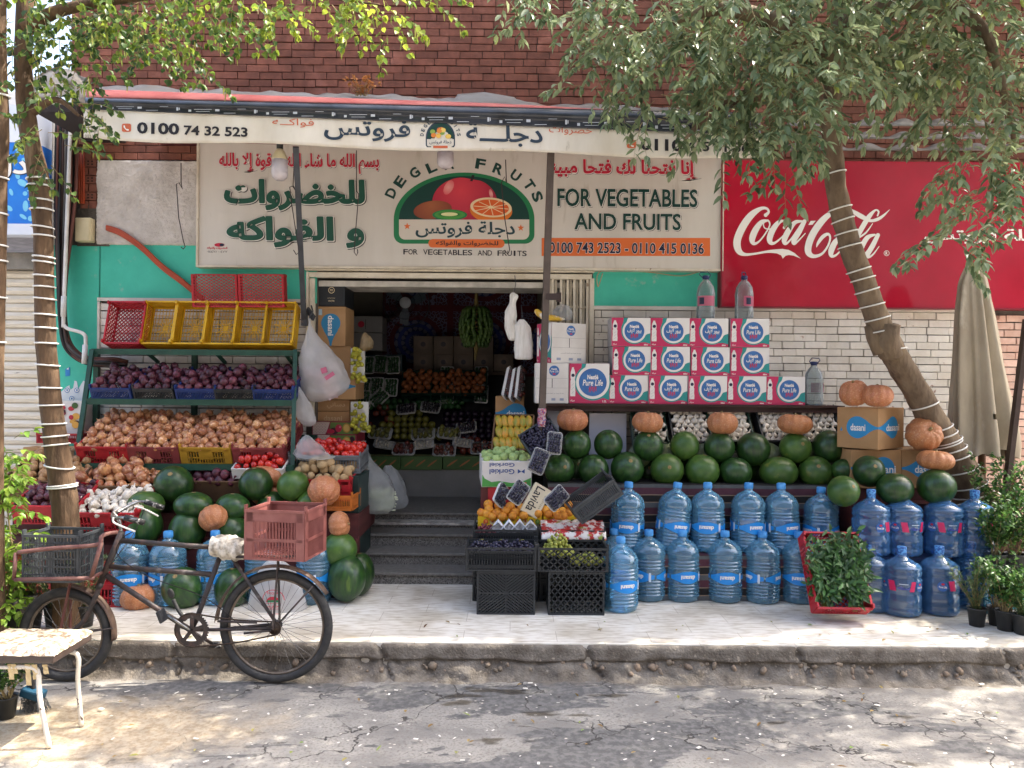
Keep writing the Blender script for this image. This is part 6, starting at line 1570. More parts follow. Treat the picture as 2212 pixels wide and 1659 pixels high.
b = MB(); b.use(mat('pink_label', '#c7607c', .5, alpha=.75)); b.add([V((.0835 * math.cos(a), .0835 * math.sin(a), z)) for a in [math.radians(200 + i * 10) for i in range(13)] for z in (.115, .205)], [(2 * i, 2 * i + 2, 2 * i + 3, 2 * i + 1) for i in range(12)], True); b.use(I_NAVY); b.add([V((.0845 * math.cos(a), .0845 * math.sin(a), z)) for a in [math.radians(215 + i * 8) for i in range(5)] for z in (.13, .19)], [(2 * i, 2 * i + 2, 2 * i + 3, 2 * i + 1) for i in range(4)], True); b.build('label', None, cb)
CB = Proto(cb)
zt3 = zs + 3 * (wbh + .001)
for u, Y, z, rz, lb in ((1524, 6.98, zt3, 0, 'on the third top row carton'), (1607, 6.98, zt3, .9, 'on the fourth top row carton, label turned'), (1759, 7.0, zs, 2.2, 'standing on the shelf after the last carton')):
    CB.put((W(u, 700, Y).x, Y, z), (0, 0, rz), 'clear handled water bottle ' + lb, None, 1.0)
# things behind the melons
for k, (u0, v0, u1, v1, lb) in enumerate(((1181, 886, 1207, 962, 'narrow'), (1273, 893, 1353, 966, 'wide'))):
    b = MB(); x0, x1, z0, z1 = rect(u0, v0, u1, v1, 7.0); b.bb(x0, x1, 7.0, 7.02, z0 - .3, z1); tag(b.build('white_board', mat('lilac_white_panel', '#cfd0da', .5, '#c3c4cf', 2), None, V((x0, 7, z0))), '%s plain white panel standing below the wall shelf' % lb, 'panel')
gkc = {'green': Proto(crate('vegetable_crate', 'crate', P_DGREEN, .37, .42, .13, 'plain', 'grid')), 'black': Proto(crate('vegetable_crate', 'crate', P_BLK, .37, .42, .13, 'plain', 'grid'))}
NETG = M_GA
for k, (u, c, sc, lb) in enumerate(((1404, 'green', .8, 'behind the second pumpkin'), (1492, 'black', .9, 'between the second and third pumpkin'), (1578, 'green', 1.0, 'behind the third pumpkin'), (1688, 'black', 1.0, 'behind the fourth pumpkin'), (1772, 'black', .95, 'nearest the brown water carton'))):
    loc, R = put_tilt(gkc[c], u, 972, 6.78, .42 * sc, 48, '%s crate of garlic tilted under the wall shelf, %s' % (c, lb), scale=sc)
    heap(M_GA, 'garlic_bulb', loc, R, .33 * sc, .40 * sc, .105, .029, 'white garlic bulb in the tilted crate %s' % lb, 'garlic', 'garlic in the crate ' + lb, 70 + k, 1, 0, True, .12)
for k, (u, hw) in enumerate(((1378, 22), (1440, 26), (1520, 22), (1660, 24), (1752, 22))):
    bag('vegetable_bag', 'clear bag of pale greens between the upper melons, %s from the doorway' % ordn[k], [(u, 955, 5), (u + 2, 965, hw * .7), (u, 982, hw), (u, 1000, hw), (u, 1010, hw * .6)], 6.72, .6, mat('greens_film', '#b3bda0', .3, '#8a9a6a', 9, .4, .6, alpha=.9, transl=.2, bump=.5, bs=14), 50 + k, .2)
# melons on the bench
GR = 'watermelons stacked on the striped bench'
low = [(1208, 1013, 33, 34, 0), (1282, 1015, 33, 34, 0), (1355, 1012, 36, 36, 0), (1441, 1015, 36, 35, 2), (1517, 1017, 37, 36, 2), (1589, 1020, 35, 32, 0), (1682, 1020, 41, 34, 2), (1762, 1020, 36, 34, 2)]
upp = [(1246, 960, 31, 32, 0), (1314, 960, 31, 32, 0), (1400, 963, 33, 33, 0), (1479, 963, 31, 32, 2), (1554, 966, 33, 33, 0), (1627, 970, 36, 36, 0), (1718, 968, 34, 33, 2), (1792, 965, 36, 36, 0)]
N8 = ['first', 'second', 'third', 'fourth', 'fifth', 'sixth', 'seventh', 'eighth']
ex = {0: 'below the grape trays', 4: 'with paler belly', 6: 'yellowest one', 7: 'with a yellow ground spot'}
for k, (u, v, a, c, pl) in enumerate(low): melon(u, v, a, c, 6.52, 'watermelon in the lower bench row, %s from the doorway%s' % (N8[k], ', ' + ex[k] if k in ex else ''), GR, pl == 2, k)
for k, (u, v, a, c, pl) in enumerate(upp): melon(u, v, a, c, 6.60, 'watermelon in the upper bench row, %s from the doorway%s' % (N8[k], ', carrying a pumpkin' if k in (0, 2, 4, 6) else ''), GR, pl == 2, k + 1)
for k, (u, w_) in enumerate(((1244, 'first'), (1402, 'second'), (1480, 'third'), (1560, 'fourth'), (1640, 'fifth'), (1724, 'sixth'))): melon(u, 1020, 33, 33, 6.86, 'shaded watermelon behind the lower row of the striped bench, %s gap from the doorway' % w_, GR, False, k)
for k, (u, v, a, c, rt, lb) in enumerate(((1237, 907, 34, 24, .0, 'ribbed pumpkin on the upper watermelon nearest the doorway'), (1399, 912, 34, 23, 1.1, 'ribbed pumpkin second from the doorway on the upper watermelons'), (1560, 914, 33, 25, 2.3, 'ribbed pumpkin third from the doorway on the upper watermelons'), (1717, 916, 37, 22, .6, 'smooth orange pumpkin fourth from the doorway, dented like a peanut'))):
    pumpkin(u, v, a, c * 1.1, 6.60, lb, (.05, .03, rt))
# right end: cartons, pumpkins, melons
def corner_carton(label, un, v0, v1, wl, wr, Y, yaw, flip=False):
    zb, zt_ = W(un, v1, Y).z, W(un, v0, Y).z; t = carton('water_carton', label, wl, wr, zt_ - zb, CARD)
    R = Matrix.Rotation(yaw, 3, 'Z'); p = W(un, (v0 + v1) / 2, Y); t.location = p - R @ V((wl / 2, -wr / 2, 0)); t.location.z = zb; t.rotation_euler = (0, 0, yaw); return t, wl, wr, zt_ - zb
t, w, d, h = corner_carton('brown water carton turned corner first with two blue drops, under the two pumpkins', 1897, 882, 972, .345, .44, 6.15, -.9)
R = Matrix.Rotation(-.9, 3, 'Z'); p = W(1897, 925, 6.15); t.location = V((p.x, p.y, t.location.z)) - R @ V((w / 2, -d / 2, 0))
b = MB(); F = face(w, d); drop(b, F(1), w * .0, h * .52, h * .27, w * .5, ink('drop_bright', '#2583b8')); txf(b, 'dasani', PAPERW, F(2), w * .02, h * .52, w * .36, h * .17, bold=.02); b.use(ink('drop_bright', '#2583b8')); b.poly([F(1)(x, z) for x, z in ((-w * .42, h * .42), (-w * .36, h * .42), (-w * .39, h * .52))])
G = face(w, d, side='r'); drop(b, G(1), d * .05, h * .52, h * .27, -d * .5, ink('drop_bright', '#2583b8'), -1); txf(b, 'dasani', PAPERW, G(2), d * .05, h * .52, d * .5, h * .17, bold=.02); child(b, 'print', t)
for k, (u0, u1, lb) in enumerate(((1838, 1947, 'brown water carton below the corner turned one, left of the joint'), (1948, 2034, 'brown water carton below the corner turned one, under the flat pumpkin'))):
    t, w, d, h = wbox(lb, u0, 972, u1, 1055, 6.3, .36); b = MB(); F = face(w, d); DB = ink('drop_bright', '#2583b8')
    if k == 0: drop(b, F(1), w * .14, h * .52, h * .3, -w * .5, DB, -1); txf(b, 'dasani', PAPERW, F(2), w * .14, h * .5, w * .5, h * .2, bold=.02)
    else: drop(b, F(1), w * .12, h * .52, h * .3, -w * .5, DB, -1); txf(b, 'dasani', PAPERW, F(2), w * .1, h * .5, w * .55, h * .2, bold=.02)
    child(b, 'print', t)
    b = MB(); x0, x1, z0, z1 = rect(u0, 1056, u1, 1250, 6.3); b.bb(x0, x1 - .004, 6.32, 6.7, 0, W((u0 + u1) / 2, 1055, 6.3).z - .003); tag(b.build('support_crate', BRD, None, V((x0, 6.32, 0))), 'dark boarded box under the %s lower water carton' % ('inner', 'outer')[k], 'box')
pumpkin(1845, 849, 31, 30, 6.28, 'taller orange pumpkin on the corner turned water carton', (.1, -.25, .3)); pumpkin(1896, 855, 32, 27, 6.15, 'broad orange pumpkin right on the corner turned water carton edge', (.05, .1, 1.4))
pumpkin(1996, 938, 38, 36, 6.2, 'pumpkin leaning on the tree with its stem facing the street', (1.1, -.5, .2)); pumpkin(2021, 994, 38, 24, 6.05, 'flat pumpkin on the rightmost dark watermelon', (.05, .05, .8))
for k, (u, v, a, c, Y, pl, lb) in enumerate(((1826, 1015, 29, 24, 6.42, 0, 'half hidden watermelon left of the lower water cartons'), (1877, 1018, 33, 35, 6.12, 0, 'watermelon in front of the lower water carton joint'), (1822, 1061, 33, 34, 5.98, 2, 'pale green watermelon above the blue jugs'), (1933, 1056, 38, 34, 5.98, 0, 'dark watermelon with a seam between two blue jugs'), (2023, 1051, 39, 38, 5.98, 0, 'very dark watermelon under the flat pumpkin'))):
    melon(u, v, a, c, Y, lb, 'watermelons at the jug end', pl == 2, k)
b = MB(); b.bb(W(1850, 1100, 6.0).x, W(2070, 1100, 6.0).x, 6.1, 6.3, 0, W(1900, 1093, 5.98).z); tag(b.build('melon_stand', BRD, None, V((2.9, 6, 0))), 'dark boarded stand behind the blue jugs carrying melons', 'stand')
b = MB(); b.bb(W(1825, 1200, 5.65).x, W(2085, 1200, 5.65).x, 5.83, 6.0, 0, .395); tag(b.build('jug_stand', plastic('navy', '#1c2a4a'), None, V((2.9, 5.7, 0))), 'low dark blue crate stand under the upper row of jugs', 'stand')

# ================================================================ WATER BOTTLES
PET = clear_plastic('blue_bottle', '#a9dbf4', .5, .05, .17, 1.8, 0, '#86ccf2')
PETD = clear_plastic('jug_blue', '#8fbde8', .55, .06, .17, 1.75, 0, '#6aa6e0')
CAPB = mat('blue_cap', '#2f7fc4', .45, '#5aa0d8', 12)
LABB = mat('label_blue', '#1f86d2', .4)
def cyl(r, tilt=0): return lambda x, z: V((r * math.sin(x / r), -r * math.cos(x / r), z))
def big_bottle():
    t = thing('water_bottle', 'x', 'bottle'); R0 = .1345; pr = [(.02, .022), (.07, .006), (.105, .0), (.125, .012), (R0, .045)]
    z = .05
    while z < .335:
        if not .165 < z < .235: pr += [(R0 + .001, z), (R0 + .001, z + .008), (R0 - .008, z + .013), (R0 - .008, z + .018)]
        else: pr += [(R0, z)]
        z += .026
    pr += [(R0, .345), (.128, .385), (.112, .42), (.085, .45), (.05, .472), (.034, .482), (.031, .50), (.036, .503), (.030, .508), (.030, .52)]
    b = MB(); b.lathe(pr, 48, (0, 0, 0), lambda a, z: 1 + (.03 * abs(math.cos(4 * a)) ** .5 * max(0, 1 - abs(z - .40) / .07)) + (.03 * math.cos(8 * a) * max(0, 1 - z / .04)), cap=True); b.build('body', PET, t)
    b = MB(); b.lathe([(.034, .497), (.036, .505), (.035, .54), (.03, .545), (0, .546)], 20); b.build('cap', CAPB, t)
    b = MB(); f = cyl(R0 + .0025); b.use(LABB)
    for s_ in range(3):
        a0 = s_ * 2.1
        n = 16
        top = []; 
        for i in range(n + 1):
            x = -.5 + i / n; hgt = .014 + .034 * (math.cos(PI * 2 * x) * .5 + .5) ** .7
            top.append((x * .28 + a0 * R0, hgt))
        vs = [f(x, .2 + s2 * h_) for x, h_ in top for s2 in (-1, 1)]
        b.add(vs, [(2 * i, 2 * i + 2, 2 * i + 3, 2 * i + 1) for i in range(n)], True)
        g2 = cyl(R0 + .0035); text(b, 'dasani', I_WHITE, lambda x, z, a0=a0: g2(a0 * R0 - x, .2 - z), .115, .034, .03)
        b.use(ink('code_white', '#c9d2dc')); b.add([g2(a0 * R0 + x, .2 + z) for x, z in ((.10, -.035), (.118, -.035), (.118, .035), (.10, .035))], [(0, 1, 2, 3)]); b.use(LABB)
    b.build('label', None, t); return t
BB = Proto(big_bottle())
GB = 'big blue water bottles around the stalls'
frontb = [(1345, 1327, .3, 0, 'front one standing alone beside the black crates, label torn'), (1407, 1303, 1.3, .0, 'first of the pavement row on the right stall'), (1481, 1304, .15, 0, 'second of the pavement row on the right stall'), (1575, 1306, -.1, 0, 'third of the pavement row on the right stall'), (1658, 1308, .9, 0, 'fourth of the pavement row on the right stall'), (1738, 1308, 1.9, 0, 'last of the pavement row, behind the herb crate'), (1330, 1300, 2.2, 0, 'half hidden behind the front lone bottle')]
for u, v, rz, tl, lb in frontb:
    Y = YG(v, 0, u); BB.put((W(u, v, Y).x, Y + .13, 0), (0, 0, rz), 'large blue water bottle, ' + lb, GB)
for u, rz, tl, lb in ((1353, -.2, .03, 'at the doorway end'), (1448, .3, .12, 'leaning, second from the doorway'), (1528, -.3, 0, 'third from the doorway'), (1614, .25, .02, 'fourth from the doorway'), (1690, .35, -.03, 'fifth from the doorway'), (1773, .9, .0, 'lower capped one at the herb crate end')):
    Y = 6.19; BB.put((W(u, 1150, Y).x, Y, .362 - (.03 if u > 1760 else 0)), (0, tl, rz), 'large blue water bottle on the striped step, ' + lb, GB)
for u, v, rz, lb in ((268, 1309, .4, 'behind the orange pavement pumpkin'), (352, 1308, -.7, 'between the handlebar and the pavement melon'), (455, 1306, .9, 'behind the bicycle seat tube'), (560, 1303, .2, 'behind the rear wheel'), (672, 1305, -.5, 'green tinged, next to the shop bag')):
    Y = YG(v, 0, u); BB.put((W(u, v, Y).x, Y + .08, 0), (0, 0, rz), 'large blue water bottle on the left stall pavement, ' + lb, GB)
def jug():
    t = thing('water_jug', 'x', 'water jug'); R0 = .137
    pr = [(.03, .012), (.11, .004), (.128, .01), (R0, .03), (R0, .06), (R0 - .006, .068), (R0, .076), (R0, .15), (R0 - .007, .16), (R0 - .007, .175), (R0, .185), (R0, .27), (R0 - .008, .28), (R0 - .008, .292), (R0, .30), (R0 - .001, .325), (R0 - .008, .332), (R0, .342), (.132, .358), (.115, .378), (.075, .402), (.045, .42), (.034, .432), (.030, .445), (.029, .475)]
    b = MB(); b.lathe(pr, 36, cap=True); b.build('body', PETD, t)
    b = MB(); b.lathe([(.031, .43), (.033, .45), (.034, .495), (.03, .50), (0, .501)], 20); b.build('cap', mat('printed_cap', '#5f9fd6', .5, '#1f4f94', 70, .45, .55), t)
    b = MB(); f = cyl(R0 + .002); MG = mat('jug_magenta', '#c8285e', .4)
    def quad(m, x0, x1, z0, z1, sk=0, n=6):
        b.use(m); b.add([f(x0 + (x1 - x0) * i / n + sk * (z - z0), z) for i in range(n + 1) for z in (z0, z1)], [(2 * i, 2 * i + 2, 2 * i + 3, 2 * i + 1) for i in range(n)], True)
    quad(MG, -.075, -.03, .195, .268, -.2); quad(MG, .06, .095, .195, .268, .2); quad(ink('slit_white', '#d8e0ea'), -.012, .05, .246, .250)
    f2 = cyl(R0 + .003); text(b, 'نستله', ink('violet', '#4a4fae'), lambda x, z: f2(.02 + x, .222 + z), .08, .024, .02, 0, True)
    b.use(BLUC)
    for cx in (-.13, .15):
        b.add([f2(cx + .036 * math.cos(a), .228 + .036 * math.sin(a)) for a in [2 * PI * i / 20 for i in range(20)]], [tuple(range(20))], False)
        f3 = cyl(R0 + .004); text(b, 'Pure Life', I_WHITE, lambda x, z, cx=cx: f3(cx + x, .224 + z), .052, .016, .02); b.use(I_RED); b.add([f3(cx + .012 * math.cos(a), .245 + .008 * math.sin(a)) for a in [2 * PI * i / 10 for i in range(10)]], [tuple(range(10))], False); b.use(BLUC)
    b.build('label', None, t); return t
JG = Proto(jug()); GJ = 'blue water jugs beside the potted plants'
for u, v, rz, lb in ((1967, 1337, -.5, 'pavement row, middle with label turned to the street'), (2050, 1335, .6, 'pavement row, next to the rosemary pots'), (1897, 1327, 2.6, 'pavement row, beside the herb crate'), (2120, 1322, 1.2, 'pavement row, behind the rosemary pots')):
    Y = YG(v, 0, u); JG.put((W(u, v, Y).x, Y + .135, 0), (0, 0, rz), 'dark blue refill water jug, ' + lb, GJ)
for u, rz, lb in ((1881, 1.0, 'upper row, nearest the pale melon'), (1951, .05, 'upper row, middle one'), (2037, -.15, 'upper row, next to the plants'), (2105, .8, 'upper row, half hidden by plants')):
    JG.put((W(u, 1150, 5.93).x, 5.93, .396), (0, 0, rz), 'dark blue refill water jug, ' + lb, GJ)

# ================================================================ FRONT CRATES AND FRUIT BY THE STEPS
b1 = {k: Proto(crate('stall_crate', 'crate', P_BLK, .50, .31, .19, sd, bs)) for k, sd, bs in (('v', 'vslot', 'diagx'), ('d', 'diag', 'diag'))}
def side_up(pr, u, v, Y, lab, sc):                # standing on its side, base outward
    p = W(u, v, Y); pr.put((p.x, Y, sc[1] * .31 / 2 + .002), (math.radians(-90), 0, 0), lab, None, sc)
side_up(b1['v'], 1093, 1285, 5.62, 'black crate standing on its side with ribs radiating from the base centre', (.84, 1.0, 1.5)); side_up(b1['d'], 1245, 1285, 5.62, 'black crate standing on its side with diamond lattice base', (.81, 1.0, 1.5))
for pr, u, lb in ((b1['v'], 1082, 'black crate of blue black grapes on the radiating crate'), (b1['d'], 1238, 'black lattice crate of green grapes on the diamond crate')):
    p = W(u, 1238, 5.60); pr.put((p.x, 5.77, .318), (0, 0, 0), lb, None, (1.02, 1, .9))
for pr, u, lb in ((b1['v'], 1092, 'dark green crate of red grapes and white paper behind the blue grapes'), (b1['v'], 1237, 'dark green crate lined with printed fruit paper behind the green grapes')):
    p = W(u, 1195, 5.95); pr.put((p.x, 6.12, .372), (.0, 0, 0), lb, None, (1.0, 1, .95)); pr.put((p.x, 6.12, .186), (0, 0, 0), 'empty black crate supporting the crate of %s' % ('red grapes' if u < 1100 else 'printed paper'), None, (1, 1, .9)); pr.put((p.x, 6.12, .002), (0, 0, 0), 'lowest black crate under the crate of %s' % ('red grapes' if u < 1100 else 'printed paper'), None, (1, 1, .9))
GRB = mat('black_grape', '#23202f', .35, '#35334a', 30, rnd=.2, coat=.15); GRR = mat('red_grape', '#5a2530', .35, '#7a3a3f', 30, rnd=.2); GRG = mat('green_grape', '#b5b65a', .3, '#98a044', 30, rnd=.12, transl=.15)
GST = mat('grape_stalk', '#7a7a3c', .7)
def grapes(name, label, m, c, w, d, h, n, r, seed, group=None):
    rr = random.Random(seed); t = thing(name, label, 'grapes', c, group); b = MB()
    for i in range(n):
        a, q = rr.uniform(0, 2 * PI), rr.random() ** .5; x, y = q * math.cos(a) * w / 2, q * math.sin(a) * d / 2
        b.ball(c + V((x, y, h * (1 - q * q) * rr.random() + rr.uniform(0, .01))), (r, r, r * rr.uniform(1, 1.25)), 8, 6)
    b.build('berries', m, t); b = MB(); b.tube([c + V((-w * .1, 0, h * .9)), c + V((0, -d * .1, h * 1.15)), c + V((w * .1, -.01, h * 1.1))], .003, 5); b.build('stalk', GST, t)
pb = W(1082, 1238, 5.77)
for i in range(3): grapes('grape_bunch', 'blue black grape bunch in the low front crate, %s' % ('near the steps', 'in the middle', 'near the green grapes')[i], GRB, V((pb.x - .15 + .15 * i, 5.76, .445)), .2, .26, .07, 110, .011, 5 + i, 'blue black grape bunches')
pg = W(1238, 1238, 5.77)
grapes('grape_bunch', 'tall heap of green grapes at the left of the lattice crate', GRG, V((pg.x - .12, 5.76, .42)), .24, .24, .15, 190, .0125, 15); grapes('grape_bunch', 'lower green grapes at the right of the lattice crate', GRG, V((pg.x + .1, 5.76, .36)), .26, .25, .06, 120, .0125, 16)
pr_ = W(1092, 1195, 6.1); grapes('grape_bunch', 'dusty red grapes beside white paper in the dark green crate', GRR, V((pr_.x - .16, 6.1, .50)), .16, .24, .07, 100, .011, 17)
b = MB(); rr = random.Random(4)
for i in range(4):
    cx = pr_.x - .06 + i * .085; z0_ = .495
    b.grid(lambda a, c_: V((cx + (a - .5) * .13, 6.08 - .03 * c_ + .05 * noise.noise(V((a * 3 + i, c_ * 3, 1))), z0_ + (.02 + .11 * c_ * (1 - abs(a - .5) * 1.5)))), 6, 5, False)
tag(b.build('wrapping_paper', mat('grey_white_paper', '#d9dce0', .7), None, V((pr_.x, 6.08, .495)), solid=.002), 'folded white wrapping papers sticking up beside the red grapes', 'paper')
def sheetmat():
    return mat('fruit_print_paper', '#e4ded8', .5, '#b3312c', 13, .48, .53, c3='#8a9a3a', ns3=11, n3=(.6, .63))
b = MB(); pq = W(1237, 1190, 6.05); b.grid(lambda a, c_: V((pq.x + (a - .5) * .5, 5.93 + .27 * c_, .545 + .05 * c_ + .018 * noise.noise(V((a * 7, c_ * 5, 2))) + .012 * noise.noise(V((a * 17, c_ * 13, 5))) - .06 * max(0, .12 - c_) / .12)), 40, 18)
tag(b.build('printed_paper', sheetmat(), None, V((pq.x, 6, .6)), solid=.002), 'crumpled sheet printed with colourful fruit lining the dark green crate', 'paper')
# apricots in yellow cartons
YC_ = mat('yellow_carton', '#e2bd1e', .5, '#d3ae18', 4)
zc = W(1140, 1136, 6.28).z
for k, (u0, u1) in enumerate(((1032, 1101), (1104, 1171), (1174, 1249))):
    t, w, d, h = wbox('low yellow carton printed with fruit under the apricots, %s' % ('by the steps', 'middle one', 'by the grey crate')[k], u0, 1116, u1, 1138, 6.22, .28, YC_, 'fruit_carton', 'carton', 'yellow cartons under the apricots'); 
    b = MB(); F = face(w, d)
    for i, c_ in enumerate(('#c8502a', '#e3cf9a', '#3a3326', '#5c7a34')):
        b.use(ink('yc%d' % i, c_)); b.poly([F(1)(w * (x - .5), h * z) for x, z in ell(.25 + .2 * i, .5, .075, .26, 14)]); b.use(ink('yd%d' % i, ('#e08a4a', '#b85a34', '#5a5240', '#8fae5c')[i])); b.poly([F(2)(w * (x - .5), h * z) for x, z in ell(.26 + .2 * i, .55, .035, .13, 10)])
    child(b, 'print', t)
rr = random.Random(6)
for (x, y) in ((387, 1198), (520, 1213), (300, 1300), (395, 1262), (370, 1315), (493, 1310), (605, 1280), (660, 1225), (725, 1300), (805, 1240), (887, 1190), (900, 1285), (1005, 1315), (1010, 1215), (1105, 1270), (1140, 1320), (1230, 1300), (1310, 1285), (1385, 1300), (1385, 1200), (830, 1338), (560, 1350), (440, 1350), (1250, 1345), (1320, 1340), (690, 1345)):
    u, v = 987.5 + x * .1736, 877.8 + y * .1736 + 4; item(M_AP, 'apricot', W(u, v, 6.24 + (1110 - v) * .004), S(10.2, 6.25) * rr.uniform(.93, 1.1), rr, 'ripe orange yellow apricot heaped over the yellow cartons', 'apricot', 'apricots over the yellow cartons')
b = MB(); b.bb(W(1032, 1140, 6.3).x, W(1250, 1140, 6.3).x, 6.24, 6.6, 0, zc); tag(b.build('carton_stand', mat('dark_cloth', '#1b1c20', .8), None, V((.2, 6.3, 0))), 'dark covered stand carrying the yellow apricot cartons', 'stand')
# foam trays of black grapes, cream carton, pear carton, mango box, tilted crates
TG = Proto(tray_thing('grape_tray', 'x', GRB, .0115, .135, .205, 21, 3, 'grapes')) 
for u, v, Y, rot, sc, lb in ((1197, 958, 6.2, (-.25, .1, 0), .9, 'upright beside the first upper melon'), (1163, 997, 6.15, (-.25, .38, 0), 1.0, 'leaning beside the pear carton'), (1118, 1065, 6.05, (-.5, .62, 0), .95, 'over the apricots beside the cream carton'), (1200, 1077, 6.02, (-.5, .85, 0), 1.0, 'leaning over the apricots below the bench cloth'), (1080, 1070, 6.2, (-.3, .75, .7), .95, 'seen edge on by the red basket')):
    tray_at(TG, u, v, Y, 'white foam tray of black grapes under film, ' + lb, rot, 'foam trays of black grapes', sc)
t = carton('fruit_carton', 'cream carton with large dark handwriting style lettering standing askew between grape trays', .15, .08, .26, mat('cream_carton', '#e3d8bb', .6, '#d8ccac', 5), flap=False)
t.location = W(1140, 1112, 6.25); t.rotation_euler = (-.25, .52, .0); b = MB(); F = face(.15, .08); txf(b, 'Lavida', I_BLACK, F(1), -.012, .135, .21, .075, bold=.01, rot=-PI / 2); txf(b, '01271254', ink('dim_ink', '#8a7a4a'), F(1), .05, .14, .12, .014, rot=-PI / 2); child(b, 'print', t)
t, w, d, h = wbox('white and green carton of pale pears with upside down lettering', 1036, 990, 1144, 1047, 6.4, .34, CARD_W, 'fruit_carton'); t.rotation_euler = (.12, 0, .1)
b = MB(); F = face(w, d); b.use(ink('swoosh_green', '#4f9a4a')); b.poly([F(1)(w * (x - .5), h * z) for x, z in ((.01, .02), (.99, .02), (.99, .36), (.8, .2), (.6, .16), (.35, .24), (.2, .2), (.06, .34), (.01, .5))])
txf(b, 'Gorkiel', ink('blue_print', '#2a4a8a'), F(2), -.04, h * .60, w * .5, h * .2, bold=.015, rot=PI); txf(b, 'Gorkiel', ink('blue_print', '#2a4a8a'), F(2), -.04, h * .86, w * .5, h * .15, bold=.015, rot=PI)
b.use(ink('blue_print', '#2a4a8a')); [b.poly([F(2)(w * (x - .5), h * z) for x, z in p]) for p in (((.72, .52), (.79, .6), (.72, .7)), ((.86, .52), (.79, .6), (.86, .7)))]; b.use(I_RED); b.poly([F(2)(w * (x - .5), h * z) for x, z in ((.7, .1), (.9, .12), (.9, .19), (.7, .16))]); child(b, 'print', t)
PEAR = mat('pale_pear', '#93b06a', .5, '#a9bf7e', 4, rnd=.1); M_PE = [round_mesh(PEAR, 'pear', (1, 1, 1.2))]
heap(M_PE, 'pear', t.location.copy(), Euler((.12, 0, .1)).to_matrix(), w * .9, d * .9, h + .0, .034, 'pale green pear in the white and green carton', 'pear', 'pears in the white carton', 91, 1, .05)
b = MB(); x0, x1, z0, z1 = rect(1038, 1048, 1142, 1140, 6.45); b.bb(x0, x1, 6.45, 6.78, 0, W(1090, 1047, 6.4).z - .012); tag(b.build('crate_stand', plastic('dark_red', '#5c2226'), None, V((x0, 6.45, 0))), 'dark red stand below the pale pear carton', 'stand')
MB_ = Proto(crate('mango_box', 'box', CARD_D, .36, .40, .07, 'plain', 'plain', dip=False, cat='box')); loc, R = put_tilt(MB_, 1106, 984, 6.62, .40, 52, 'shallow brown box of yellow green mangoes tilted toward the street', yaw=-6, scale=(.95, .9, 1))
MNG = mat('mango_skin', '#bf9a2e', .4, '#8a8f2e', 2.5, .4, .62, rnd=.15, coat=.15, objc='#c9862c', coords='Generated'); mm = MB(); mm.use(MNG); mm.ball((0, 0, 0), (.62, .56, 1.15), 14, 10, None, lambda d, th, ph: 1 + .1 * d.x * (1 - abs(d.z))); M_MN = [mm.mesh('mango')]
rr = random.Random(3)
for j in range(3):
    for i in range(6):
        o = item(M_MN, 'mango', loc + R @ V((-.135 + .053 * i + .012 * (j % 2), -.115 + .115 * j, .055)), .056, rr, 'yellow green mango packed in the tilted brown box', 'mango', 'mangoes in the tilted box'); o.rotation_euler = (R @ Euler((math.radians(-80), 0, .25 + rr.uniform(-.15, .15))).to_matrix()).to_euler()
tg = crate('grape_crate', 'black crate of dark grapes tilted sideways beside the first upper melon', P_BLK, .29, .24, .1, 'plain', 'plain'); Rg = Euler((math.radians(62), math.radians(-30), 0), 'XYZ'); tg.location = W(1172, 955, 6.42); tg.rotation_euler = (math.radians(58), math.radians(-32), math.radians(8))
Mg = Euler(tg.rotation_euler).to_matrix(); rr = random.Random(8); gb = thing('grape_bunch', 'mass of dark grapes filling the sideways tilted black crate', 'grapes', tg.location)
b = MB(); [b.ball(tg.location + Mg @ V((rr.uniform(-.13, .13), rr.uniform(-.105, .105), .075 + rr.uniform(0, .035))), .0115, 8, 6) for _ in range(260)]; b.build('berries', GRB, gb)
gx = crate('grey_crate', 'dark grey slotted crate lying askew between the apricots and the first big bottle', P_DGR, .39, .26, .15, 'vslot', 'diag'); gx.location = W(1292, 1090, 6.02); gx.rotation_euler = (.15, math.radians(-36), .1)
b = MB(); x0, x1, z0, z1 = rect(1054, 1052, 1100, 1085, 6.42); b.bb(x0, x1, 6.41, 6.44, z0, z1); tag(b.build('red_board', P_RED, None, V((x0, 6.41, z0))), 'small red crate side glimpsed below the pear carton', 'board')
# herb crate
hc = Proto(crate('herb_crate', 'crate', P_RED, .385, .56, .13, 'slots', 'diag')); loc, R = put_tilt(hc, 1812, 1325, 5.52, .56, 58, 'red crate of fresh herb bundles leaning against the blue bottles', yaw=-2)
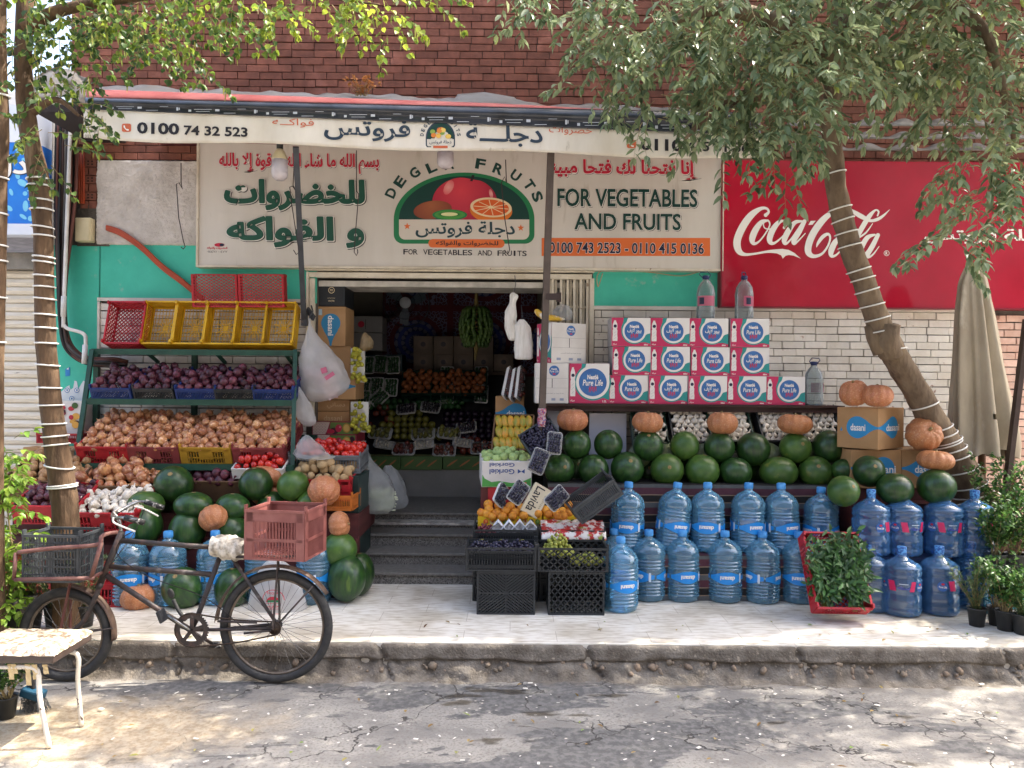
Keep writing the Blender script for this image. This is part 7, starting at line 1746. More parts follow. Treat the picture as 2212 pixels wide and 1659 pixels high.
# ================================================================ BICYCLE, STOOL, PLANTS, WIRES
YK = 4.86; GZ = -.212
bike = thing('delivery_bicycle', 'old rusty delivery bicycle with a small front wheel parked along the kerb', 'bicycle', V((W(380, 1400, YK).x, YK, GZ)))
RUST = mat('rusty_dark_paint', '#35302f', .5, '#54413a', 16, .5, .68, c3='#6f6660', ns3=9, n3=(.6, .7), bump=.15, bs=70); RUSTR = mat('worn_red_steel', '#5e3a36', .6, '#78564d', 14, bump=.15, bs=60)
RUB = mat('tyre_rubber', '#2b2c2e', .75, '#3d3c3a', 20, bump=.2, bs=60); RIMM = mat('dull_rim', '#80766a', .45, '#5c5148', 14, metal=.6); CHR = mat('worn_chrome', '#a9a9a6', .25, '#6a6865', 12, metal=.9)
def bp_(u, v, dy=0): return W(u, v, YK + dy)
def wheel(cu, cv, rpx, tyre, nsp, seed):
    c = bp_(cu, cv); R0 = S(rpx, YK); tr = S(tyre, YK); c.z = GZ + R0
    w = tag(bpy.data.objects.new('wheel', None)); w.location = c - bike.location; w.parent = bike; COL.objects.link(w); b = MB()
    def ring(r, rad, n=64, m=10, sq=1.0):
        vs = []
        for i in range(n):
            a = 2 * PI * i / n
            for j in range(m):
                t = 2 * PI * j / m; q = r + rad * math.cos(t); vs.append(V((q * math.cos(a), rad * sq * math.sin(t), q * math.sin(a))))
        b.add(vs, [(i * m + j, i * m + (j + 1) % m, ((i + 1) % n) * m + (j + 1) % m, ((i + 1) % n) * m + j) for i in range(n) for j in range(m)], True)
    def out(n, m): o = b.build(n, m, None, V((0, 0, 0))); o.parent = w; return o
    ring(R0 - tr, tr); out('tyre', RUB); b = MB(); ring(R0 - 2 * tr - .004, .009, sq=1.3); out('rim', RIMM)
    b = MB()
    for k in range(nsp):
        a = 2 * PI * k / nsp; s_ = 1 if k % 2 else -1; h = a + (.55 if (k // 2) % 2 else -.55)
        b.tube([V((.022 * math.cos(h), .028 * s_, .022 * math.sin(h))), V(((R0 - 2 * tr) * math.cos(a), 0, (R0 - 2 * tr) * math.sin(a)))], .0013, 4, False)
    out('spokes', CHR); b = MB(); b.tube([V((0, -.05, 0)), V((0, .05, 0))], .016, 10); b.tube([V((0, -.032, 0)), V((0, -.026, 0))], .03, 14); b.tube([V((0, .032, 0)), V((0, .026, 0))], .03, 14); out('hub', RUST); return c, R0
rw, rr_ = wheel(597, 1355, 122, 9.3, 36, 1); fw, fr_ = wheel(143, 1374, 101, 10.3, 28, 2)
b = MB(); tb = lambda pts, r: b.tube(pts, r, 9)
tb([bp_(263, 1149), bp_(213, 1269)], .021); tb([bp_(260, 1168), bp_(467, 1183)], .0165); tb([bp_(238, 1224), bp_(462, 1241)], .0165); tb([bp_(230, 1243), bp_(320, 1302), bp_(410, 1360)], .017); tb([bp_(476, 1200), bp_(423, 1342), bp_(412, 1361)], .0165)
for s_ in (-.045, .045): tb([bp_(500, 1203, s_ * .6), bp_(593, 1340, s_), V((rw.x, YK + s_, rw.z))], .0115); tb([bp_(410, 1361, s_ * .6), bp_(470, 1360, s_), V((rw.x, YK + s_, rw.z))], .0105)
b.tube([bp_(414, 1361, -.045), bp_(414, 1361, .045)], .024, 12); b.build('frame', RUST, bike)
b = MB()
for s_ in (-.05, .05): b.tube(smoothline([bp_(216, 1262, s_ * .5), bp_(206, 1290, s_), bp_(185, 1335, s_), bp_(160, 1362, s_), V((fw.x, YK + s_, fw.z))], 5), [.016] * 17 + [.013, .012, .011, .010], 8)
b.tube([bp_(216, 1266, -.05), bp_(216, 1266, .05)], .018, 8); b.build('fork', RUST, bike)
b = MB(); b.tube(smoothline([bp_(262, 1150), bp_(257, 1125), bp_(248, 1112), bp_(245, 1108)], 5), .013, 8)
b.tube(smoothline([bp_(311, 1128, -.24), bp_(272, 1119, -.24), bp_(246, 1118, -.15), bp_(244, 1110, 0), bp_(250, 1108, .15), bp_(300, 1084, .27), bp_(335, 1092, .27), bp_(352, 1096, .27)], 6), .0115, 8); b.build('handlebar', CHR, bike)
for a0, a1, dy in (((270, 1118), (311, 1129), -.24), ((314, 1084), (353, 1097), .27)): b = MB(); b.tube([bp_(*a0, dy), bp_(*a1, dy)], .018, 10); b.build('grip', mat('grip_rubber', '#1d1d1e', .7, '#8e8d88', 26, .55, .6), bike)
for P in (((245, 1118), (248, 1130), (292, 1148)), ((290, 1094), (312, 1100), (342, 1115))): b = MB(); dy = -.26 if P[0][0] < 270 else .29; b.tube(smoothline([bp_(*p, dy) for p in P], 5), .006, 7); b.build('brake_lever', mat('white_lever', '#d8d5cf', .4), bike)
# front carrier
b = MB()
for dy in (-.19, .19):
    b.tube(smoothline([bp_(40, 1193, dy), bp_(120, 1184, dy), bp_(208, 1177, dy), bp_(219, 1160, dy * .9), bp_(232, 1153, dy * .6), bp_(252, 1150, dy * .25)], 5), .013, 8); b.tube([bp_(219, 1172, dy), bp_(197, 1248, dy)], .0135, 8)
    b.tube([bp_(32, 1252, dy), bp_(203, 1249, dy)], .0125, 8); b.tube([bp_(34, 1194, dy), bp_(30, 1252, dy)], .011, 8)
for u in (33, 90, 145, 200): b.tube([bp_(u, 1250, -.19), bp_(u, 1250, .19)], .009, 7)
b.tube([bp_(40, 1193, -.19), bp_(40, 1193, .19)], .012, 8); b.tube([bp_(197, 1248, -.15), bp_(222, 1236, 0)], .011, 7); b.build('front_carrier', RUSTR, bike)
b = MB()
for dy in (-.06, .06): b.bar(bp_(153, 1252, dy), V((fw.x - .01, YK + dy, fw.z)), .02, .008)
b.build('carrier_stay', mat('brown_red_steel', '#5d2f2e', .6, '#6f453c', 12), bike)
def guard(c, r, a0, a1, name, wd=.035):
    b = MB(); n = 30; vs = []
    for i in range(n + 1):
        a = math.radians(a0 + (a1 - a0) * i / n)
        for j, t in enumerate((-1, -.6, 0, .6, 1)): q = r - .012 * t * t; vs.append(V((c.x + q * math.cos(a), YK + t * wd, c.z + q * math.sin(a))))
    b.add(vs, [(i * 5 + j, i * 5 + j + 1, i * 5 + j + 6, i * 5 + j + 5) for i in range(n) for j in range(4)], True); o = b.build(name, mat('mudguard_steel', '#6b5749', .5, '#4a3a33', 10, metal=.3), bike, solid=.002)
guard(rw, rr_ + S(11, YK), 176, 33, 'rear_mudguard'); guard(fw, fr_ + S(7, YK), 86, -6, 'front_mudguard')
b = MB(); [b.tube([V((rw.x, YK + s_, rw.z)), bp_(676, 1266, s_)], .006, 6) for s_ in (-.04, .04)]; [b.tube([V((fw.x, YK + s_, fw.z)), bp_(244, 1357, s_)], .005, 6) for s_ in (-.045, .045)]; b.build('mudguard_stay', RUST, bike)
b = MB()
for dy in (-.07, .07): b.bar(bp_(601, 1204, dy), V((rw.x, YK + dy, rw.z)), .022, .008); b.tube([bp_(505, 1203, dy), bp_(660, 1203, dy)], .009, 7)
for u in (520, 560, 601, 650): b.tube([bp_(u, 1203, -.07), bp_(u, 1203, .07)], .007, 6)
b.build('rear_rack', RUST, bike)
b = MB(); b.grid(lambda a, c: bp_(460 + 70 * a, 1178) + V((0, 0, 0)) + (lambda r, ph: V((0, r * math.cos(ph) * 1.25, r * math.sin(ph) - .03 * a)))(S(20 + 9 * math.sin(PI * min(1, a * .8)) - 6 * a, YK) * (1 + .22 * noise.noise(V((a * 7, math.cos(2 * PI * c) * 2, math.sin(2 * PI * c) * 2)))), 2 * PI * c), 26, 26)
b.tube([bp_(476, 1200), bp_(478, 1182)], .013, 8); b.build('wrapped_saddle', mat('crumpled_wrap', '#cfc9bb', .4, '#8f8778', 16, .45, .6, bump=.7, bs=26), bike)
b = MB(); cc = bp_(414, 1361, -.05); Rr = S(34, YK); n = 40
vs = [cc + V((r * math.cos(2 * PI * i / n), 0, r * math.sin(2 * PI * i / n))) for r in (Rr * 1.03, Rr * .74) for i in range(n)]; b.add(vs, [(i, (i + 1) % n, n + (i + 1) % n, n + i) for i in range(n)], False)
for k in range(5): a = 2 * PI * k / 5 + .3; b.bar(cc + V((.01 * math.cos(a), 0, .01 * math.sin(a))), cc + V((Rr * .8 * math.cos(a), 0, Rr * .8 * math.sin(a))), .022, .004, up=V((0, 1, 0)))
for k in range(40): a = 2 * PI * k / 40; b.box(cc + V((Rr * 1.05 * math.cos(a), 0, Rr * 1.05 * math.sin(a))), (.006, .003, .006))
b.build('chainring', RUST, bike, solid=.003)
b = MB(); sp = V((rw.x, YK - .05, rw.z)); r2_ = S(13, YK); b.tube([sp + V((0, -.002, 0)), sp + V((0, .002, 0))], r2_, 18)
tp = [cc + V((0, 0, Rr * 1.06)), sp + V((0, 0, r2_ * 1.1))]; bt = [sp + V((0, 0, -r2_ * 1.1)), (sp + cc) / 2 + V((0, 0, -Rr * .75 - .012)), cc + V((0, 0, -Rr * 1.06))]
lp = [tp[0].lerp(tp[1], i / 10) - V((0, 0, .012 * math.sin(PI * i / 10))) for i in range(11)] + [sp + V((r2_ * 1.1 * math.sin(a), 0, r2_ * 1.1 * math.cos(a))) for a in [PI * i / 6 for i in range(1, 6)]] + smoothline(bt, 5) + [cc + V((-Rr * 1.06 * math.sin(a), 0, -Rr * 1.06 * math.cos(a))) for a in [PI * i / 10 for i in range(1, 10)]]
b.tube(lp, .0055, 5, closed=True); b.build('chain', mat('oily_chain', '#2e2722', .5, '#55463a', 90, metal=.5), bike)
for e, dy, pe in (((361, 1328), -.075, (350, 1330)), ((460, 1391), .075, (469, 1392))):
    b = MB(); b.tube([bp_(410, 1361, dy), bp_(*e, dy)], .010, 8); b.build('crank', CHR if dy < 0 else RUST, bike); p = bp_(*pe, dy * 1.9); b = MB(); b.box(p, (.075, .09, .02), Matrix.Rotation(1.2 if dy < 0 else .1, 3, 'Y')); b.box(p + V((0, 0, .012)), (.05, .05, .014), Matrix.Rotation(1.2 if dy < 0 else .1, 3, 'Y')); b.build('pedal', mat('pedal_black', '#26272a', .5, '#8a8a88', 14, .58, .62), bike, bevel=.006)
b = MB(); b.tube(smoothline([bp_(402, 1340, .05), bp_(385, 1318, .06), bp_(374, 1295, .06)], 4), .012, 7); b.ball(bp_(369, 1282, .06), (.022, .01, .034), 12, 8, Matrix.Rotation(-.4, 3, 'Y')); b.build('kick_lever', RUB, bike)
b = MB(); b.tube([bp_(470, 1342, -.06), bp_(555, 1345, -.06)], .008, 6); b.tube([bp_(585, 1362, -.06), bp_(527, 1368, -.06)], .008, 6); b.build('chain_guard', RUST, bike)
b = MB()
for P in (((292, 1146, -.26), (262, 1165, -.2), (255, 1200, -.05), (320, 1245, -.02), (440, 1290, -.02), (520, 1352, -.03)), ((312, 1100, .25), (290, 1150, .2), (262, 1190, .04), (225, 1240, .03), (205, 1270, .05))): b.tube(smoothline([bp_(*p) for p in P], 6), .0032, 5)
b.build('brake_cable', mat('cable_black', '#1e1c1c', .6), bike)
# crates on the bicycle
fc = crate('bicycle_crate', 'black slotted crate riding on the front carrier of the bicycle', P_DGR, .355, .26, .29, 'grid', 'grid'); p = W(107, 1247, 4.72); fc.location = (p.x + .01, 4.85, bp_(107, 1250).z + .012); fc.rotation_euler = (0, 0, -.04)
pkc = crate('bicycle_crate', 'faded pink slotted crate riding on the rear rack of the bicycle', P_PINK, .385, .34, .305, 'slots', 'grid'); p = W(606, 1202, 4.74); pkc.location = (p.x, YK, bp_(606, 1202).z + .012); pkc.rotation_euler = (0, 0, -.14)
# printed shop bag behind the rear wheel
sbg = bag('shop_bag', 'full white shop carrier bag with red emblem standing behind the rear bicycle wheel', [(592, 1206, 4), (594, 1216, 22), (598, 1240, 42), (600, 1275, 56), (601, 1310, 63), (601, 1328, 60), (601, 1331, 30)], 5.72, .5, BAG, 61, .10)
b = MB(); c = W(602, 1292, 5.72) - V((0, .135, 0)); b.use(I_RED); sc = .0034
def bgp(x, z): return c + V((x * sc, -.012 + .0009 * abs(x) - .0 * z, z * sc))
for a0 in range(20): a, a2 = 2 * PI * a0 / 20, 2 * PI * (a0 + 1) / 20; b.poly([bgp(r * math.cos(t), 6 + r * math.sin(t)) for r, t in ((24, a), (24, a2), (22.5, a2), (22.5, a))]) if a0 < 11 else None
b.poly([bgp(15 * math.cos(a), 2 + 13 * math.sin(a)) for a in [PI * i / 12 for i in range(13)]]); b.use(I_MGREEN); b.poly([bgp(x, z - .0) + V((0, -.002, 0)) for x, z in ((-13, 2), (13, 2), (11, 7), (-11, 7))]); b.use(I_RED)
for z0_, z1_ in ((-1, 0), (-13, -12)): b.poly([bgp(x, z) for x, z in ((-16, z0_), (16, z0_), (16, z1_), (-16, z1_))])
text(b, 'دجلة فروتس', I_RED, lambda x, z: bgp(x, z - 6), 28, 9, .02, 0, True); text(b, 'DEGLA', I_RED, lambda x, z: bgp(x, z + 22), 26, 5, .02); b.poly([bgp(x, z) for x, z in ((-12, -30), (12, -30), (12, -22), (-12, -22))]); b.build('print', None, sbg)
# stool
YT = 4.1
st = thing('stool', 'old square stool with plastic wrapped seat and chipped white tube legs on the sunny road', 'stool', V((-2.72, YT + .05, GZ)))
sx0, sx1 = -2.86, W(150, 1410, 4.12).x; sy0, sy1 = 3.98, 4.36; sz = W(100, 1400, 4.1).z
b = MB()
def seatp(a, c):
    x = sx0 + (sx1 - sx0) * a; y = sy0 + (sy1 - sy0) * c; e = min(min(a, 1 - a) * (sx1 - sx0), min(c, 1 - c) * (sy1 - sy0)); return V((x, y, sz + .035 * min(1, e / .05) ** .5 + .004 * noise.noise(V((x * 22, y * 22, 0)))))
b.grid(seatp, 40, 36); b.build('seat_wrap', mat('patterned_wrap', '#cdbfa6', .3, '#7a6a5a', 34, .47, .56, coat=.4, bump=.3, bs=40), st)
b = MB(); b.bb(sx0 + .004, sx1 - .004, sy0 + .004, sy1 - .004, sz - .045, sz + .012); b.build('seat_cushion', mat('brown_vinyl', '#3a2f2b', .35, '#4a3d37', 8, coat=.3), st, bevel=.014)
CHIP = mat('chipped_white_paint', '#ddd6c8', .5, '#d3cbbb', 6, c3='#4a3328', ns3=34, n3=(.6, .64)); zl = sz - .07
for (xa, ya, xb, yb) in ((sx1 - .11, sy0 + .03, W(112, 1612, 3.99).x, 3.97), (sx1 - .03, sy1 - .12, W(172, 1571, 4.2).x, 4.22), (sx0 + .06, sy0 + .03, sx0 - .02, 3.97), (sx0 + .06, sy1 - .05, sx0 - .02, 4.36)):
    b = MB(); b.tube(smoothline([V((xa - .1 if xa > -2.6 else xa + .1, ya, zl + .004)), V((xa - .02 if xa > -2.6 else xa + .02, ya, zl)), V((xa + .012 * (1 if xa > -2.6 else -1), ya, zl - .035)), V((xa * .7 + xb * .3, ya * .7 + yb * .3, zl - .16)), V((xb, yb, GZ + .002))], 6), .0125, 9); b.build('leg', CHIP, st)
b = MB(); b.tube([V((sx0 + .05, sy0 + .03, zl)), V((sx1 - .12, sy0 + .03, zl))], .011, 8); b.tube([V((sx0 + .05, sy1 - .06, zl)), V((sx1 - .12, sy1 - .1, zl))], .011, 8); b.build('under_rail', CHIP, st)
b = MB()
for k in range(5): x = sx1 - .06 - .045 * k * (1 + .2 * (k % 2)); b.grid(lambda a, c: V((x + (a - .5) * .028 + .01 * c, sy0 + .02 + .01 * noise.noise(V((a * 4, c * 4, k))), zl + .02 - c * (.05 + .03 * (k % 3)))), 3, 5, False)
b.build('torn_tape', mat('torn_masking_tape', '#cbb587', .7), st)
# ---- leaves
def leafmat(name, cs, transl=.3, r=.45, dust=None):
    if name in MATS: return MATS[name]
    m = bpy.data.materials.new(name); MATS[name] = m; m.use_nodes = True; N, L = m.node_tree.nodes, m.node_tree.links; bs = N['Principled BSDF']; bs.inputs['Roughness'].default_value = r; bs.inputs['Specular IOR Level'].default_value = .5
    at = N.new('ShaderNodeAttribute'); at.attribute_name = 'tint'; rp = N.new('ShaderNodeValToRGB'); L.new(at.outputs['Fac'], rp.inputs[0]); e = rp.color_ramp.elements
    for i, (p, c) in enumerate(cs):
        q = e[i] if i < 2 else e.new(p); q.position = p; q.color = hx(c)
    L.new(rp.outputs[0], bs.inputs['Base Color']); t = N.new('ShaderNodeBsdfTranslucent'); L.new(rp.outputs[0], t.inputs[0]); x = N.new('ShaderNodeMixShader'); x.inputs[0].default_value = transl; L.new(bs.outputs[0], x.inputs[1]); L.new(t.outputs[0], x.inputs[2]); L.new(x.outputs[0], N['Material Output'].inputs[0]); return m
def leaf(mb, p, d, up, L_, w, fold=.25, curl=.2):
    d = d.normalized(); s = d.cross(up); s = s.normalized() if s.length > 1e-3 else d.orthogonal().normalized(); n = s.cross(d)
    q = lambda t, k, h: p + d * L_ * t + s * w * k + n * (w * h - L_ * curl * t * t)
    vs = [q(0, 0, 0), q(.32, -.5, fold), q(.32, 0, 0), q(.32, .5, fold), q(.68, -.42, fold * .9), q(.68, 0, 0), q(.68, .42, fold * .9), q(1, 0, 0)]
    mb.add(vs, [(0, 2, 1), (0, 3, 2), (1, 2, 5, 4), (2, 3, 6, 5), (4, 5, 7), (5, 6, 7)], True)
def rv(rr): 
    while 1:
        v = V((rr.uniform(-1, 1), rr.uniform(-1, 1), rr.uniform(-1, 1)))
        if .05 < v.length < 1: return v
def sprig(fb, tb_, p, d, rr, n, L_, w, step, tint, droop=.6, rnd=False, r=.0022):
    pts = [p]; d = d.normalized()
    for i in range(n):
        d = (d + V((0, 0, -droop * .12)) + rv(rr) * .18).normalized(); q = pts[-1] + d * step; pts.append(q); s = d.cross(V((0, 0, 1))); s = s.normalized() if s.length > .01 else V((1, 0, 0))
        a = s * (1 if i % 2 else -1) + d * .7 + V((0, 0, -.35 * droop)) + rv(rr) * .45; fb.tint = min(1, max(0, tint + rr.uniform(-.28, .28)))
        leaf(fb, q, a, V((0, 0, 1)) + rv(rr) * .7, L_ * rr.uniform(.7, 1.15), w * rr.uniform(.8, 1.15), .22, rr.uniform(-.05, .3))
    for k in range(3): fb.tint = min(1, max(0, tint + rr.uniform(0, .4))); leaf(fb, pts[-1], d + rv(rr) * .7, V((0, 0, 1)) + rv(rr) * .5, L_ * rr.uniform(.6, 1), w * .9)
    if tb_ is not None: tb_.tube(pts, [r * (1.3 - .9 * i / n) for i in range(n + 1)], 4, False, smooth=False)
    return pts
# herbs in the red crate
HL = leafmat('herb_leaf', [(0, '#24421f'), (1, '#4f7a3c'), (.5, '#355a2a')], .2)
Mh = Matrix.Translation(loc) @ R.to_4x4(); rr = random.Random(12)
for k, (x, y) in enumerate(((-.11, -.1), (.09, -.12), (-.06, .06), (.1, .08))):
    hb = thing('herb_bundle', 'tied bundle of fresh herbs in the leaning red crate, %s' % ('lower one by the bottle side', 'lower one by the jug side', 'upper one by the bottle side', 'upper one by the jug side')[k], 'herbs', Mh @ V((x, y, .08)), 'herb bundles in the red crate'); f = MB(); s2 = MB()
    for i in range(34):
        b0 = Mh @ V((x + rr.uniform(-.02, .02), y - .16, .05 + rr.uniform(0, .04))); e_ = Mh @ V((x + rr.uniform(-.12, .12), y + rr.uniform(-.02, .2), .10 + rr.uniform(0, .08))); s2.tube([b0, (b0 + e_) / 2 + R @ V((0, 0, .03)), e_], .0025, 4)
        for q in range(9): f.tint = rr.random(); t_ = rr.uniform(.35, 1.05); leaf(f, b0.lerp(e_, t_) + R @ (rv(rr) * .05 + V((0, 0, .02))), R @ V((rr.uniform(-.7, .7), rr.uniform(-1, .6), rr.uniform(-.1, .7))), R @ V((0, 0, 1)) + rv(rr) * .4, rr.uniform(.05, .085), rr.uniform(.018, .028))
    f.build('leaves', HL, hb, tint=True); s2.build('stems', mat('herb_stem', '#8aa25a', .6), hb)
# potted plants
POTM = mat('black_pot', '#2a2b2c', .5, '#3a3a39', 9, bump=.05, bs=40); SOIL = mat('potting_soil', '#3a2e24', .95, bump=.8, bs=90)
PL = leafmat('herb_plant_leaf', [(0, '#27431f'), (1, '#6f9444'), (.55, '#3f6630')], .3); RL = leafmat('rosemary_leaf', [(0, '#3a5233'), (1, '#7d9460'), (.5, '#556f45')], .15); LIMEL = leafmat('lime_leaf', [(0, '#466c20'), (1, '#a9c04c'), (.5, '#789c34')], .42)
BARK_T = mat('twig', '#8a7a55', .8)
def potted(label, u, v, Y, r, h, kind, ht, seed, z=None, lean=0, m=None, spread=.5):
    rr = random.Random(seed); p = W(u, v, Y); z0_ = p.z if z is None else z; t = thing('potted_plant', label, 'plant', V((p.x, Y, z0_))); o = t.location
    b = MB(); b.lathe([(0, 0), (r * .74, 0), (r * .97, h * .93), (r * 1.05, h * .93), (r * 1.05, h), (r * .95, h), (r * .93, h * .88)], 22, o, cap=False); b.build('pot', POTM, t)
    b = MB(); b.lathe([(0, h * .9), (r * .93, h * .88)], 22, o, cap=False); b.build('soil', SOIL, t); f, s2 = MB(), MB(); top = o + V((0, 0, h * .88))
    for i in range({'rosemary': 16, 'bush': 15, 'leggy': 11}[kind]):
        a = rr.uniform(0, 2 * PI); d = V((math.cos(a) * spread * rr.random() + lean, math.sin(a) * spread * rr.random() - .15, 1)).normalized(); L_ = ht * rr.uniform(.6, 1.05); b0 = top + V((math.cos(a), math.sin(a), 0)) * r * .5 * rr.random()
        pts = [b0 + d * L_ * k / 8 + V((math.cos(a), math.sin(a), 0)) * .06 * (k / 8) ** 2 + rv(rr) * .008 for k in range(9)]; s2.tube(pts, [.0045 - .0004 * k for k in range(9)], 5, False)
        for k in range(9):
            if kind == 'rosemary':
                for q in range(15): f.tint = rr.random(); c_ = pts[k] + rv(rr) * .008; leaf(f, c_, d + rv(rr) * 1.1, V((0, 0, 1)), rr.uniform(.02, .04), .0045)
            elif kind == 'bush' and k > 2 or k > 4:
                for q in range(8): f.tint = rr.random(); leaf(f, pts[k] + rv(rr) * .045, d * .5 + rv(rr), V((0, 0, 1)) + rv(rr) * .4, rr.uniform(.028, .05), rr.uniform(.018, .03))
    f.build('foliage', m or (RL if kind == 'rosemary' else PL), t, tint=True); s2.build('stems', BARK_T, t); return t
potted('rosemary in a black pot leaning against the last blue jug', 2110, 1342, 5.45, .063, .13, 'rosemary', .36, 1, 0, -.25); potted('leggy herb in a black pot between two rosemary pots', 2152, 1342, 5.47, .06, .13, 'leggy', .34, 2, 0); potted('leafy basil like plant in a black pot before the teal crate', 2172, 1352, 5.36, .066, .14, 'bush', .36, 3, 0); potted('low wide rosemary pot at the pavement edge', 2212, 1362, 5.28, .08, .14, 'rosemary', .16, 4, 0)
tcr = crate('plant_crate', 'teal lattice crate holding the taller potted herbs beside the jugs', plastic('teal', '#1f6a73'), .6, .4, .3, 'grid', 'grid'); tcr.location = (W(2190, 1250, 5.75).x + .1, 5.8, .0)
for k, (u, ht, kd, lb) in enumerate(((2150, .42, 'bush', 'tall leafy herb nearest the jugs on the teal crate'), (2192, .5, 'bush', 'tall leafy herb in the middle of the teal crate'), (2232, .5, 'leggy', 'tall leggy herb at the far end of the teal crate'))): potted(lb, u, 1200, 5.75, .075, .15, kd, ht, 20 + k, .30, 0, None, .6)
potted('tall leafy herb standing behind the teal crate near the leaning trunk', 2170, 1150, 6.05, .08, .16, 'bush', .5, 31, .5, 0, None, .8); b = MB(); b.bb(2.55 + 1.1, 4.6, 5.98, 6.25, 0, .5); tag(b.build('plant_stand', BRD, None, V((4, 6.1, 0))), 'dark boarded stand behind the tall potted herbs', 'stand')
for k, (u, v, Y, lb) in enumerate(((20, 1376, 5.16, 'rosemary pot at the left kerb beside the lime leaved climber'), (68, 1368, 5.2, 'rosemary pot behind the small bicycle wheel rim'), (118, 1366, 5.25, 'rosemary pot behind the small bicycle wheel hub'), (182, 1362, 5.28, 'rosemary pot behind the front bicycle fork'))): potted(lb, u, v, Y, .07, .15, 'rosemary', .40, 40 + k, 0)
potted('small leggy plant in a grey pot behind the stool', 14, 1558, 4.33, .058, .12, 'leggy', .26, 50, GZ)
cl = thing('lime_climber', 'tall climbing plant with bright lime green leaves at the left kerb', 'plant', V((-3.26, 5.0, 0))); f, s2 = MB(), MB(); rr = random.Random(77)
for i in range(170):
    q = rr.random(); u = -45 + 92 * rr.random() * (1.1 - .4 * abs(q - .45)); v = 945 + 430 * q; sprig(f, s2, W(u, v, 5.0 + rr.uniform(-.18, .15)), V((rr.uniform(-.6, .8), rr.uniform(-1, .3), rr.uniform(-.4, .5))), rr, 6, .075, .03, .022, .5, .9)
for i in range(3): s2.tube(smoothline([V((-3.36 + .04 * i, 5.0, 0)), V((-3.3 + .04 * i, 5.0, .4)), V((-3.38 + .05 * i, 5.02, .8)), V((-3.34 + .03 * i, 5.0, 1.15))], 5), .005, 5)
f.build('foliage', LIMEL, cl, tint=True); s2.build('stems', BARK_T, cl)
b = MB(); b.lathe([(0, 0), (.12, 0), (.15, .24), (.155, .26), (.14, .26)], 22, V((-3.28, 5.05, 0))); b.build('pot', POTM, cl)
br = thing('broom_head', 'blue broom head with grey bristles lying on the road behind the stool', 'broom', V((W(72, 1535, 4.42).x, 4.42, GZ))); b = MB(); p = V((W(72, 1520, 4.42).x, 4.42, GZ + .1)); b.box(p, (.12, .08, .05), Matrix.Rotation(.3, 3, 'Y')); b.build('block', mat('blue_broom', '#1d4a63', .5), br, bevel=.01); b = MB(); rr = random.Random(1)
for i in range(220): q = p + V((rr.uniform(-.055, .055), rr.uniform(-.035, .035), -.02)); b.tube([q, q + V((rr.uniform(-.03, .05), rr.uniform(-.02, .02), -.078))], .0012, 3, False)
b.build('bristles', mat('bristle', '#55595c', .7), br); b = MB(); b.tube([p + V((0, 0, .02)), p + V((-.06, .05, .14))], .014, 8); b.build('handle_socket', RUB, br)
# umbrella, cables, lamps, hooks
um = thing('closed_umbrella', 'closed dusty beige market umbrella tied upright beside the leaning tree', 'umbrella', W(2120, 1100, 6.55)); b = MB(); PRF = smoothline([V((2103, 578, 18)), V((2104, 610, 26)), V((2108, 680, 36)), V((2112, 780, 45)), V((2115, 880, 55)), V((2118, 950, 63)), V((2118, 985, 64))], 7); n = 90; vs = []
for i, p in enumerate(PRF):
    for j in range(n):
        a = 2 * PI * j / n; fo = (.2 * math.sin(a * 7 + 1.1 * math.sin(i * .07)) + .13 * math.sin(a * 12 + 2) + .3 * noise.noise(V((math.cos(a) * 1.5, math.sin(a) * 1.5, i * .05)))) * min(1, i / 8); r = S(p.z, 6.55) * (1 + fo); vs.append(W(p.x, p.y + (14 * math.sin(a * 2 + 1) + 6 * math.sin(a * 7)) * max(0, (i - len(PRF) + 12) / 12), 6.55) + V((r * math.cos(a), r * .8 * math.sin(a), 0)))
fs = [(i * n + j, i * n + (j + 1) % n, (i + 1) * n + (j + 1) % n, (i + 1) * n + j) for i in range(len(PRF) - 1) for j in range(n) if not (i == 29 and 66 <= j <= 68)]
b.add(vs, fs, True); b.build('folded_canopy', mat('dusty_beige_canvas', '#b5a993', .85, '#988c79', 3, stretch=(1, 1, .4), bump=.2, bs=50, c3='#c2b8a4', ns3=6, n3=(.6, .75)), um); WOOD = mat('brown_wood_pole', '#6b4a33', .7, '#54382a', 5, stretch=(1, 1, .15))
b = MB(); b.tube([W(2118, 600, 6.55), W(2122, 1100, 6.55)], .03, 9); b.build('pole', WOOD, um)
pl = thing('leaning_pole', 'dark brown pole leaning at the right edge in front of the pale brick pier', 'pole', W(2168, 1110, 6.3)); b = MB(); b.bar(W(2218, 690, 6.3), W(2166, 1120, 6.3), .05, .04); b.build('timber', mat('dark_timber', '#40302a', .7, '#33261f', 5), pl); b = MB(); b.tube([W(2180, 970, 6.4), W(2192, 1110, 6.4)], .035, 8); b.build('crossed_stick', WOOD, pl)
cb_ = thing('cable_bundle', 'thick bundle of dark cables hanging down the turquoise wall at the left', 'cables', W(140, 600, 7.2)); CABM = [mat('cable_black', '#1e1c1c', .6), mat('cable_brown', '#3d2b26', .6), mat('cable_grey', '#4d4a48', .6), mat('cable_rust', '#5c352b', .6)]; rr = random.Random(14)
